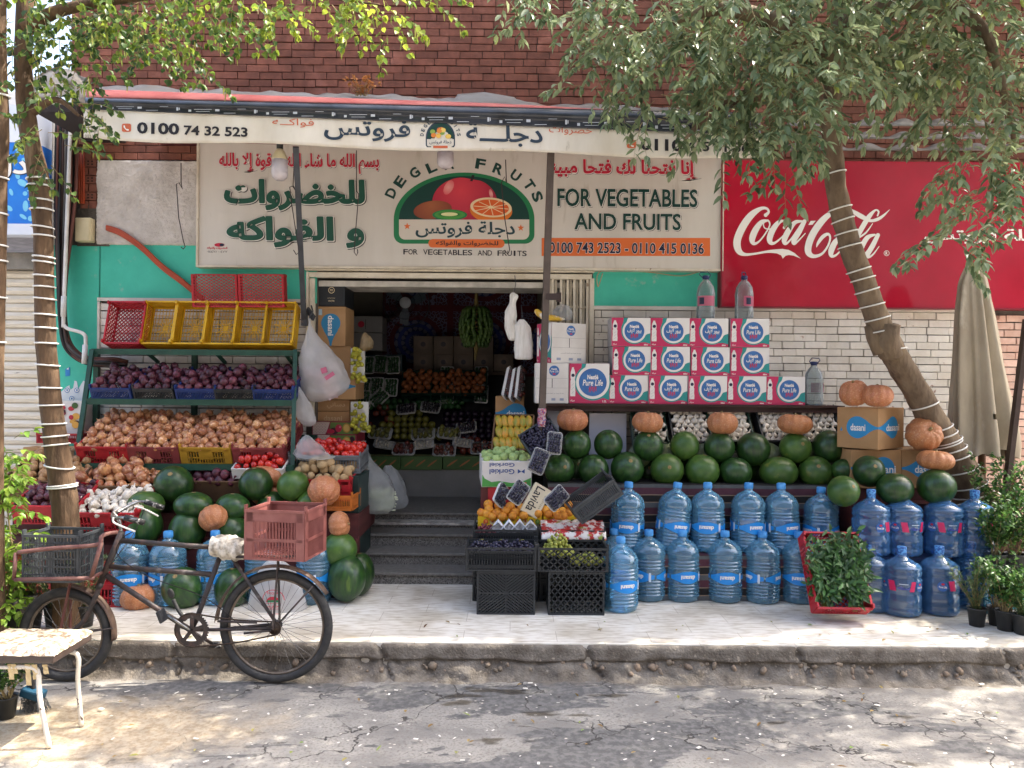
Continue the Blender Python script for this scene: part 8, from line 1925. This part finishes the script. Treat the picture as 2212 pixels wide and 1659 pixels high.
for i in range(22):
    o = rr.uniform(-1, 1); y = 7.2 - rr.random() * .08; a = [(142 + 24 * o, 262), (140 + 25 * o, 400), (136 + 19 * o, 500), (133 + 10 * o, 600), (134 + 7 * o, 680), (143 + 7 * o, 740 - 5 * o), (168 + 4 * o, 770 - 7 * o), (200, 782 - 8 * o), (240 + 8 * o, 784 - 9 * o), (274 + 2 * o, 790 - 9 * o)]
    b = MB(); b.tube(smoothline([W(u, v, y + .03 * math.sin(k + i)) for k, (u, v) in enumerate(a)], 5), .011 if i % 3 else .016, 6); b.build('cable', CABM[i % 4], cb_)
cd = thing('white_conduit', 'white plastic conduit bent to an open end on the turquoise wall', 'pipe', W(140, 700, 7.12)); b = MB(); b.tube(smoothline([W(155, 190, 7.1), W(150, 330, 7.1), W(143, 520, 7.1), W(137, 690, 7.1), W(139, 703, 7.1), W(147, 710, 7.1), W(172, 717, 7.1), W(182, 723, 7.1), W(185, 735, 7.1), W(183, 784, 7.1)], 5), .0165, 9); b.build('pipe', mat('white_pvc', '#d9d8d4', .4, '#c5c3bd', 6), cd)
for a0, a1 in (((138, 640), (137, 684)), ((184, 745), (182, 786))): b = MB(); b.tube([W(*a0, 7.1), W(*a1, 7.1)], .024, 10); b.build('coupling', MATS['white_pvc'], cd)
ob = thing('orange_conduit', 'bundle of flexible orange conduits curving across the turquoise wall to the red crates', 'pipe', W(330, 560, 7.25))
for i in range(3): b = MB(); b.tube(smoothline([W(230, 489 + i * 3, 7.26), W(262, 500 + i * 4, 7.25), (W(305, 530 + i * 4, 7.25)), W(350, 572 + i * 4, 7.25), W(395, 606 + i * 4, 7.24), W(440, 645 + i * 3, 7.24)], 6), .014, 8); b.build('tube', mat('orange_tube', '#b04a28', .45, '#983d22', 9), ob)
oh = thing('orange_conduit', 'short upright orange conduits beside the hollow red blocks', 'pipe', W(176, 400, 7.26))
for i in range(3): b = MB(); b.tube([W(170 + i * 5, 330, 7.27), W(172 + i * 4.5, 440, 7.27)], .011, 7); b.build('tube', MATS['orange_tube'], oh)
jb = thing('junction_box', 'cream plastic junction box below the raw mortar patch', 'box', W(180, 522, 7.26)); x0, x1, z0, z1 = rect(162, 470, 197, 522, 7.22); b = MB(); b.bb(x0, x1, 7.21, 7.31, z0, z1); b.build('box', mat('cream_plastic', '#cfc4a0', .45, '#bdb18c', 3), jb, bevel=.012); b = MB(); b.bb(x0 + .01, x1 - .01, 7.203, 7.212, z0 + .01, z1 - .01); b.build('lid', MATS['cream_plastic'], jb, bevel=.004)
BULBM = mat('frosted_bulb', '#e3dcdf', .2, '#cfc6c8', 9, coat=.4, transl=.3, alpha=.94)
for k, (u, v, lb) in enumerate(((604, 350, 'large frosted lamp bulb in a black socket below the awning'), (962, 348, 'short frosted lamp bulb tucked up below the awning emblem'))):
    bu = thing('lamp_bulb', lb, 'lamp', W(u, 322, 6.15)); c = W(u, 390 if k == 0 else 364, 6.15); s_ = S(1, 6.15); R0 = 17.5 * s_; b = MB(); ht = (44 if k == 0 else 34) * s_
    b.lathe([(0, 0), (R0 * .5, .002), (R0 * .9, ht * .16), (R0, ht * .35), (R0, ht)] + [], 24, c, lambda a, z: 1 + .02 * math.cos(a * 10)); b.build('cover', BULBM, bu)
    if k == 0: b = MB(); b.lathe([(R0, ht), (R0 * .98, ht * 1.05), (R0 * .6, ht * 1.42), (R0 * .36, ht * 1.55)], 24, c); b.build('neck', mat('bulb_neck', '#c9bc94', .3), bu); b = MB(); b.lathe([(R0 * .4, ht * 1.5), (R0 * .4, ht * 2.0), (R0 * .34, ht * 2.05)], 16, c); b.build('socket', mat('black_socket', '#1c1c1c', .5), bu)
for k, (P, lb) in enumerate((([(391, 352), (391, 395), (394, 408), (387, 395), (381, 397), (386, 470), (396, 520), (400, 533), (396, 538), (391, 534)], 'long bent wire hook against the rough white patch'), ([(636, 340), (633, 400), (640, 415), (632, 402), (626, 404), (630, 440), (646, 545), (640, 550), (634, 540)], 'long wire hook beside the left awning strut'), ([(770, 325), (770, 412), (775, 420), (773, 440), (768, 500), (765, 545), (770, 552), (773, 545), (772, 538)], 'straight wire hook before the large green lettering'), ([(1092, 345), (1094, 395), (1090, 382), (1083, 395), (1090, 470), (1101, 540), (1097, 550), (1090, 540)], 'bent wire hook in front of the sign emblem'))): b = MB(); b.tube([W(u, v, 6.6) for u, v in P], .0045, 5, smooth=False); tag(b.build('wire_hook', mat('dark_wire', '#3a302e', .5), None, W(P[0][0], P[0][1], 6.6)), lb, 'hook')
b = MB(); b.tube(smoothline([W(1302, 590, 7.27), W(1292, 620, 7.27), W(1300, 585, 7.27), W(1400, 588, 7.27), W(1470, 596, 7.27), W(1520, 585, 7.27), W(1556, 584, 7.27)], 6), .0045, 5); tag(b.build('wall_wire', mat('tan_wire', '#b59a78', .6), None, W(1400, 588, 7.27)), 'thin tan wire strung along the right turquoise strip', 'wire')
# tarpaulin and dark canopy at the far left, corrugated sheet at the right
b = MB(); b.grid(lambda a, c: W(62 + 130 * a, 170 + 60 * c - 22 * math.sin(a * PI) + 7 * noise.noise(V((a * 4, c * 3, 0))), 6.7 - .25 * c + .08 * noise.noise(V((a * 5, c * 4, 2)))), 24, 10); tag(b.build('tarpaulin', mat('grey_tarpaulin', '#8d877d', .8, '#756f66', 4, bump=.3, bs=14), None, W(120, 220, 6.6), solid=.006), 'grey tarpaulin draped over the roof edge left of the awning', 'tarpaulin')
b = MB(); b.bb(W(96, 250, 6.6).x, W(186, 250, 6.6).x, 6.45, 7.28, W(120, 246, 6.5).z, W(120, 230, 6.5).z); tag(b.build('canopy_beam', mat('dark_beam', '#2c2422', .8), None, W(120, 260, 6.9)), 'dark roof beam under the grey tarpaulin', 'beam')
for k, (v, yy) in enumerate(((262, 6.75), (290, 6.95), (315, 7.1))): b = MB(); b.grid(lambda a, c: W(1700 + 520 * a, v - 6 * math.sin(a * 42) * (1 - c) + 10 * c, yy + .12 * (1 - c)), 140, 2); tag(b.build('corrugated_sheet', mat('grey_corrugated', '#7d7a74', .6, '#66625c', 6), None, W(1900, v, yy), solid=.004), 'grey corrugated roofing strip above the red sign, %s of three' % ('top', 'middle', 'bottom')[k], 'roof sheet')
dr = thing('dry_plant', 'dried orange brown plant sprouting from the awning top', 'plant', W(792, 210, 6.6)); f, s2 = MB(), MB(); rr = random.Random(3)
for i in range(16): sprig(f, s2, W(rr.uniform(765, 800), 208, 6.55), V((rr.uniform(-.7, .5), 0, 1)), rr, 5, .045, .018, .03, .5, 1.4)
f.build('leaves', leafmat('dry_leaf', [(0, '#8a5a34'), (1, '#c98d55'), (.5, '#b0753f')], .3), dr, tint=True); s2.build('stems', BARK_T, dr)
# ================================================================ TREES
BARK = mat('grey_brown_bark', '#7d6c57', .9, '#5a4a3b', 9, bump=.9, bs=45, stretch=(1, 1, .3), c3='#3a2d26', ns3=3, n3=(.64, .74)); BARKL = mat('brown_bark', '#6b543e', .9, '#4a3929', 16, bump=1, bs=60, stretch=(1, 1, .25), c3='#8f7a5e', ns3=9, n3=(.6, .75)); ROPE = mat('white_light_rope', '#d8d6d0', .5)
def trunk(t, path, m, y0, y1, seed, name='trunk'):
    P = smoothline([V(p) for p in path], 8); n = 32; vs = []; C = []
    for i, p in enumerate(P):
        f = i / (len(P) - 1); Y = y0 + (y1 - y0) * f; c = W(p.x, p.y, Y); r = S(p.z, Y); C.append((c, r, p.y))
        for j in range(n): a = 2 * PI * j / n; q = 1 + .12 * noise.noise(V((math.cos(a) * 2, math.sin(a) * 2, i * .22 + seed))) + .06 * noise.noise(V((math.cos(a) * 6, math.sin(a) * 6, i * .5))); vs.append(c + V((r * q * math.cos(a), r * q * math.sin(a), 0)))
    b = MB(); b.add(vs, [(i * n + j, (i + 1) * n + j, (i + 1) * n + (j + 1) % n, i * n + (j + 1) % n) for i in range(len(P) - 1) for j in range(n)] + [tuple(range(n))], True); b.build(name, m, t, fixn=True); return C
def rope(t, C, bands, r=.006):
    b = MB()
    for v, sl in bands:
        v += 2.5 * math.sin(v * 7.7); sl += 1.6 * math.sin(v * 3.1)
        k = min(range(1, len(C) - 1), key=lambda i: abs(C[i][2] - v)); c, R0, _ = C[k]; d = (C[k + 1][0] - C[k - 1][0]).normalized(); x = V((1, 0, 0)); x = (x - d * x.dot(d)).normalized(); y = d.cross(x)
        c = c + V((0, 0, (C[k][2] - v) / FPX * c.y))
        lx, ly = d.x / d.z, d.y / d.z; kz = -lx / (1 + lx * lx); R1 = R0 * 1.05 + r * .7
        ring = []
        for a in [2 * PI * i / 26 for i in range(26)]:
            dz = R1 * math.cos(a) * (kz * .8) - sl * .35 * S(1, c.y) * math.cos(a); ring.append(c + V((R1 * math.cos(a) + lx * dz, R1 * math.sin(a) + ly * dz, dz)))
        b.tube(ring, r, 6, closed=True)
    b.build('light_rope', ROPE, t)
def crown(t, blobs, lm, L_, w, n, step, seed, twig, tint=.45, droop=.7, pods=None, limb_from=None, name='crown'):
    rr = random.Random(seed); f, tw, pd = MB(), MB(), MB()
    for (c, r, cnt, tn) in blobs:
        for i in range(cnt):
            q = rv(rr); q = q * (q.length ** -.35); p = c + V((q.x * r.x, q.y * r.y, q.z * r.z)); d = V((q.x, q.y * .7 - .15, q.z * .3 - .25)) + rv(rr) * .6
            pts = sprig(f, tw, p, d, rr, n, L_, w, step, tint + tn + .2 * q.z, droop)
            if pods and rr.random() < pods:
                for k in range(rr.choice((2, 3, 4))): s_ = rr.choice(pts); pd.tint = rr.random(); leaf(pd, s_ + rv(rr) * .02, V((rr.uniform(-.2, .2), rr.uniform(-.2, .2), -1)), V((0, -1, 0)) + rv(rr), rr.uniform(.05, .085), .012, .1, .05)
    f.build(name, lm, t, tint=True); tw.build('twigs', twig, t)
    if pods: pd.build('seed_pods', leafmat('pod', [(0, '#7d8a3a'), (1, '#b7b860'), (.5, '#9aa24a')], .35), t, tint=True)
def blob(u, v, ru, rv_, Y, dy, cnt, tn=0.0): return (W(u, v, Y), V((S(ru, Y), dy, S(rv_, Y))), cnt, tn)
def limbs(t, paths, m):
    for P in paths: b = MB(); q = smoothline([V(p[:3]) for p in P], 6); k = len(q); r0, r1 = P[0][3], P[-1][3]; b.tube(q, [r0 + (r1 - r0) * i / (k - 1) for i in range(k)], 8); b.build('limb', m, t)
# right tree, leaning over the goods
rt = thing('leaning_tree', 'grey trunked ficus leaning over the stall, wound with white light rope', 'tree', V((W(2185, 1260, 6.5).x, 6.5, 0)))
C = trunk(rt, [(2185, 1258, 58), (2150, 1170, 52), (2110, 1090, 45), (2080, 1030, 40), (2050, 970, 36), (2015, 910, 32), (1983, 850, 30), (1945, 790, 30), (1917, 740, 30), (1892, 680, 25), (1870, 620, 24), (1846, 560, 24), (1828, 500, 22), (1815, 450, 22), (1806, 400, 21), (1800, 340, 21), (1796, 270, 20), (1800, 180, 19), (1815, 80, 18), (1830, -60, 17)], BARK, 6.5, 5.5, 1)
b = MB(); b.tube([W(1925, 765, 6.05), W(1918, 735, 6.0), W(1926, 700, 5.96)], [.095, .08, .065], 10); b.tube([W(1905, 760, 6.05), W(1886, 725, 6.05), W(1878, 702, 6.05)], [.07, .055, .04], 9); b.build('broken_stub', BARK, rt)
rope(rt, C, [(373, -1), (450, 1), (478, 2), (505, 3), (532, 4), (585, 5), (603, 6), (626, 5), (658, 7), (690, 8), (714, 8), (757, 22), (874, 5), (923, 5), (940, 6), (950, 7), (958, 7), (968, 8), (985, 7), (1013, 5), (1050, 12), (1068, 14)])
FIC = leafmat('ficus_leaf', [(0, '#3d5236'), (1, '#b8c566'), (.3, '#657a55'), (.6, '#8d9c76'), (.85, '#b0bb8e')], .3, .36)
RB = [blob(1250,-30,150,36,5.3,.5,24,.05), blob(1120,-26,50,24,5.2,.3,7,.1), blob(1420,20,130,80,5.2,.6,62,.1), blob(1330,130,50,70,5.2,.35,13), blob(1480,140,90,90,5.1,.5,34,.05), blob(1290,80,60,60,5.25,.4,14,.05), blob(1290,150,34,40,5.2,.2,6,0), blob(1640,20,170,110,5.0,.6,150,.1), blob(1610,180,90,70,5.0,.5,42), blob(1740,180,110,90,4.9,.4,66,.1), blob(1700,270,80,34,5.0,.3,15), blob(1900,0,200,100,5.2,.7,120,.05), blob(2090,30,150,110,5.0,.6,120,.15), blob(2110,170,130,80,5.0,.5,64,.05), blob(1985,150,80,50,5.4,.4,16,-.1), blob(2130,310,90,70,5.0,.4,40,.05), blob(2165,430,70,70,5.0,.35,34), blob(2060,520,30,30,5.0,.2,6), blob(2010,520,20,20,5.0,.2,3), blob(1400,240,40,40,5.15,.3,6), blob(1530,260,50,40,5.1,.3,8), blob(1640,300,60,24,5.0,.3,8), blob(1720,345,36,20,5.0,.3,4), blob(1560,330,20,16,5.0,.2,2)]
rr = random.Random(21)
for (x, y, z, rx, ry, rz, cnt) in ((3.2, 5.0, 5.3, 1.2, 1.0, .7, 220), (4.6, 5.2, 5.6, 1.3, 1.1, .9, 330), (6.0, 5.3, 5.6, 1.3, 1.2, .9, 340), (7.6, 5.2, 5.7, 1.2, 1.2, .9, 150), (7.0, 6.4, 6.3, 1.4, .8, .8, 120), (2.6, 4.2, 5.5, 1.0, .9, .6, 95), (4.2, 4.0, 5.8, 1.3, .9, .8, 130), (1.7, 5.4, 5.4, .8, .8, .5, 60), (3.0, 5.9, 6.4, 1.4, .9, .8, 130), (5.0, 6.2, 6.4, 1.4, .8, .8, 110), (1.2, 6.1, 5.75, 1.1, .6, .5, 80), (3.0, 6.3, 6.1, 1.2, .6, .6, 110), (5.2, 6.5, 6.2, 1.4, .6, .7, 120), (.2, 6.0, 5.7, .8, .5, .4, 40), (.6, 5.2, 5.2, .7, .7, .4, 34), (1.6, 3.6, 5.6, .8, .7, .5, 40)): RB.append((V((x, y, z)), V((rx, ry, rz)), cnt, 0))
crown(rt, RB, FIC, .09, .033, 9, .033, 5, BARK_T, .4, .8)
q = lambda u, v, Y, r: (*W(u, v, Y), r)
limbs(rt, [[q(1810, 130, 5.25, .09), q(1700, 60, 5.1, .06), q(1560, 20, 5.1, .04), q(1420, 60, 5.2, .02)], [q(1796, 250, 5.3, .07), q(1700, 200, 5.0, .05), q(1560, 230, 5.0, .025), q(1480, 300, 5.1, .01)], [q(1820, 60, 5.2, .09), q(1960, 10, 5.1, .06), q(2120, 60, 5.0, .04), q(2190, 300, 5.0, .015)], [q(1830, -40, 5.2, .1), (3.4, 5.1, 5.6, .07), (5.2, 5.3, 5.9, .05), (6.2, 5.4, 6.1, .02)], [q(1830, -30, 5.2, .09), (2.4, 4.6, 5.4, .06), (1.2, 5.2, 5.5, .03)]], BARK)
# left tree
lt = thing('roped_tree', 'brown trunked tree wound with white rope beside the roller shutter', 'tree', V((W(150, 1368, 5.25).x, 5.25, 0)))
C = trunk(lt, [(150, 1372, 34), (142, 1130, 27), (135, 1050, 26), (121, 960, 24), (109, 860, 21), (100, 750, 19.5), (95, 600, 18.5), (93, 500, 19), (82, 380, 21), (62, 280, 18), (50, 150, 17), (54, 0, 16), (60, -160, 15)], BARKL, 5.25, 5.1, 4)
rope(lt, C, [(388, 3), (400, 4), (432, 6), (455, 5), (492, 6), (510, 4), (557, 4), (565, 5), (598, 3), (618, 3), (647, 6), (682, 3), (706, 4), (744, 5), (786, 8), (838, 5), (874, 5), (916, 4), (944, 2), (960, 1), (1010, 22), (1050, 1), (1054, 2)])
RDL = leafmat('round_leaf', [(0, '#24371f'), (1, '#a9b845'), (.4, '#3f5a30'), (.7, '#6f8a3c')], .4, .45)
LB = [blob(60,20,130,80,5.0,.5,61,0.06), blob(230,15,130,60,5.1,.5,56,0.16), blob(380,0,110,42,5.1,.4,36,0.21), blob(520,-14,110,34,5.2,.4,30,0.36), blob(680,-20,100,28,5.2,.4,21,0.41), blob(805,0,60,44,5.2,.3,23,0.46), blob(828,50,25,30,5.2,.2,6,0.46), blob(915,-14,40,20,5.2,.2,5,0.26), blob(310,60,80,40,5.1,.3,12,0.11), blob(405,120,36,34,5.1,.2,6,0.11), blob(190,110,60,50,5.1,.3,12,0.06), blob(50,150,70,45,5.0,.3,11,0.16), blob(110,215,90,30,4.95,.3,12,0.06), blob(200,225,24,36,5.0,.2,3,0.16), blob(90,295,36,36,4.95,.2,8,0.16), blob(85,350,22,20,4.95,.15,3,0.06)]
for (x, y, z, rx, ry, rz, cnt) in ((-3.0, 5.2, 5.0, 1.0, .9, .5, 70), (-1.8, 5.3, 5.0, .9, .8, .5, 55)): LB.append((V((x, y, z)), V((rx, ry, rz)), cnt, .1))
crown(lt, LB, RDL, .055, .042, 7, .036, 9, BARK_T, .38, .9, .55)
limbs(lt, [[q(52, 60, 5.1, .05), q(140, 20, 5.1, .035), q(330, -10, 5.1, .025), q(560, -20, 5.2, .015), q(820, 10, 5.2, .006)], [q(60, 250, 5.15, .03), q(120, 215, 5.05, .02), q(170, 250, 5.0, .01)]], BARKL)
t2 = thing('slim_tree', 'slim second trunk with a few rope turns in front of the blue sign', 'tree', V((W(-20, 1420, 4.7).x, 4.75, 0))); C = trunk(t2, [(-14, 1425, 22), (-12, 1000, 17), (-8, 760, 15), (-4, 560, 15), (-2, 400, 15), (2, 250, 15), (-2, 100, 14), (0, -60, 13)], BARKL, 4.75, 4.8, 7); rope(t2, C, [(205, 2), (382, 5), (458, 6), (530, 4), (560, 5), (640, 4), (740, 3)])
# litter on the ground
rr = random.Random(31); GL_ = leafmat('fallen_leaf', [(0, '#6a4a2c'), (1, '#7d9a4a'), (.5, '#a58d52')], .2)
f = MB(); f.use(GL_)
for i in range(70):
    u, v = rr.uniform(150, 2190), rr.choice((rr.uniform(1335, 1385), rr.uniform(1480, 1655), rr.uniform(1480, 1655))); g_ = 0.004 if v < 1390 else GZ + .012; Y = YG(v, g_, u); f.tint = rr.random(); leaf(f, W(u, v, Y), V((rr.uniform(-1, 1), rr.uniform(-1, 1), .05)), V((0, 0, 1)), rr.uniform(.02, .055), rr.uniform(.01, .022), .3, -.1)
for i in range(90):
    u, v = rr.uniform(150, 2190), rr.uniform(1478, 1655); Y = YG(v, GZ, u); p = W(u, v, Y) + V((0, 0, .014)); f.tint = .5; f.use(ink('chip_white', '#d9d4ca')); a = rr.random() * 6; d = V((math.cos(a), math.sin(a), 0)) * rr.uniform(.006, .016); e = V((-d.y, d.x, 0)) * rr.uniform(.3, .6); f.poly([p - d - e, p + d - e, p + d + e, p - d + e])
tag(f.build('leaf_litter', GL_, None, tint=True), kind='stuff')
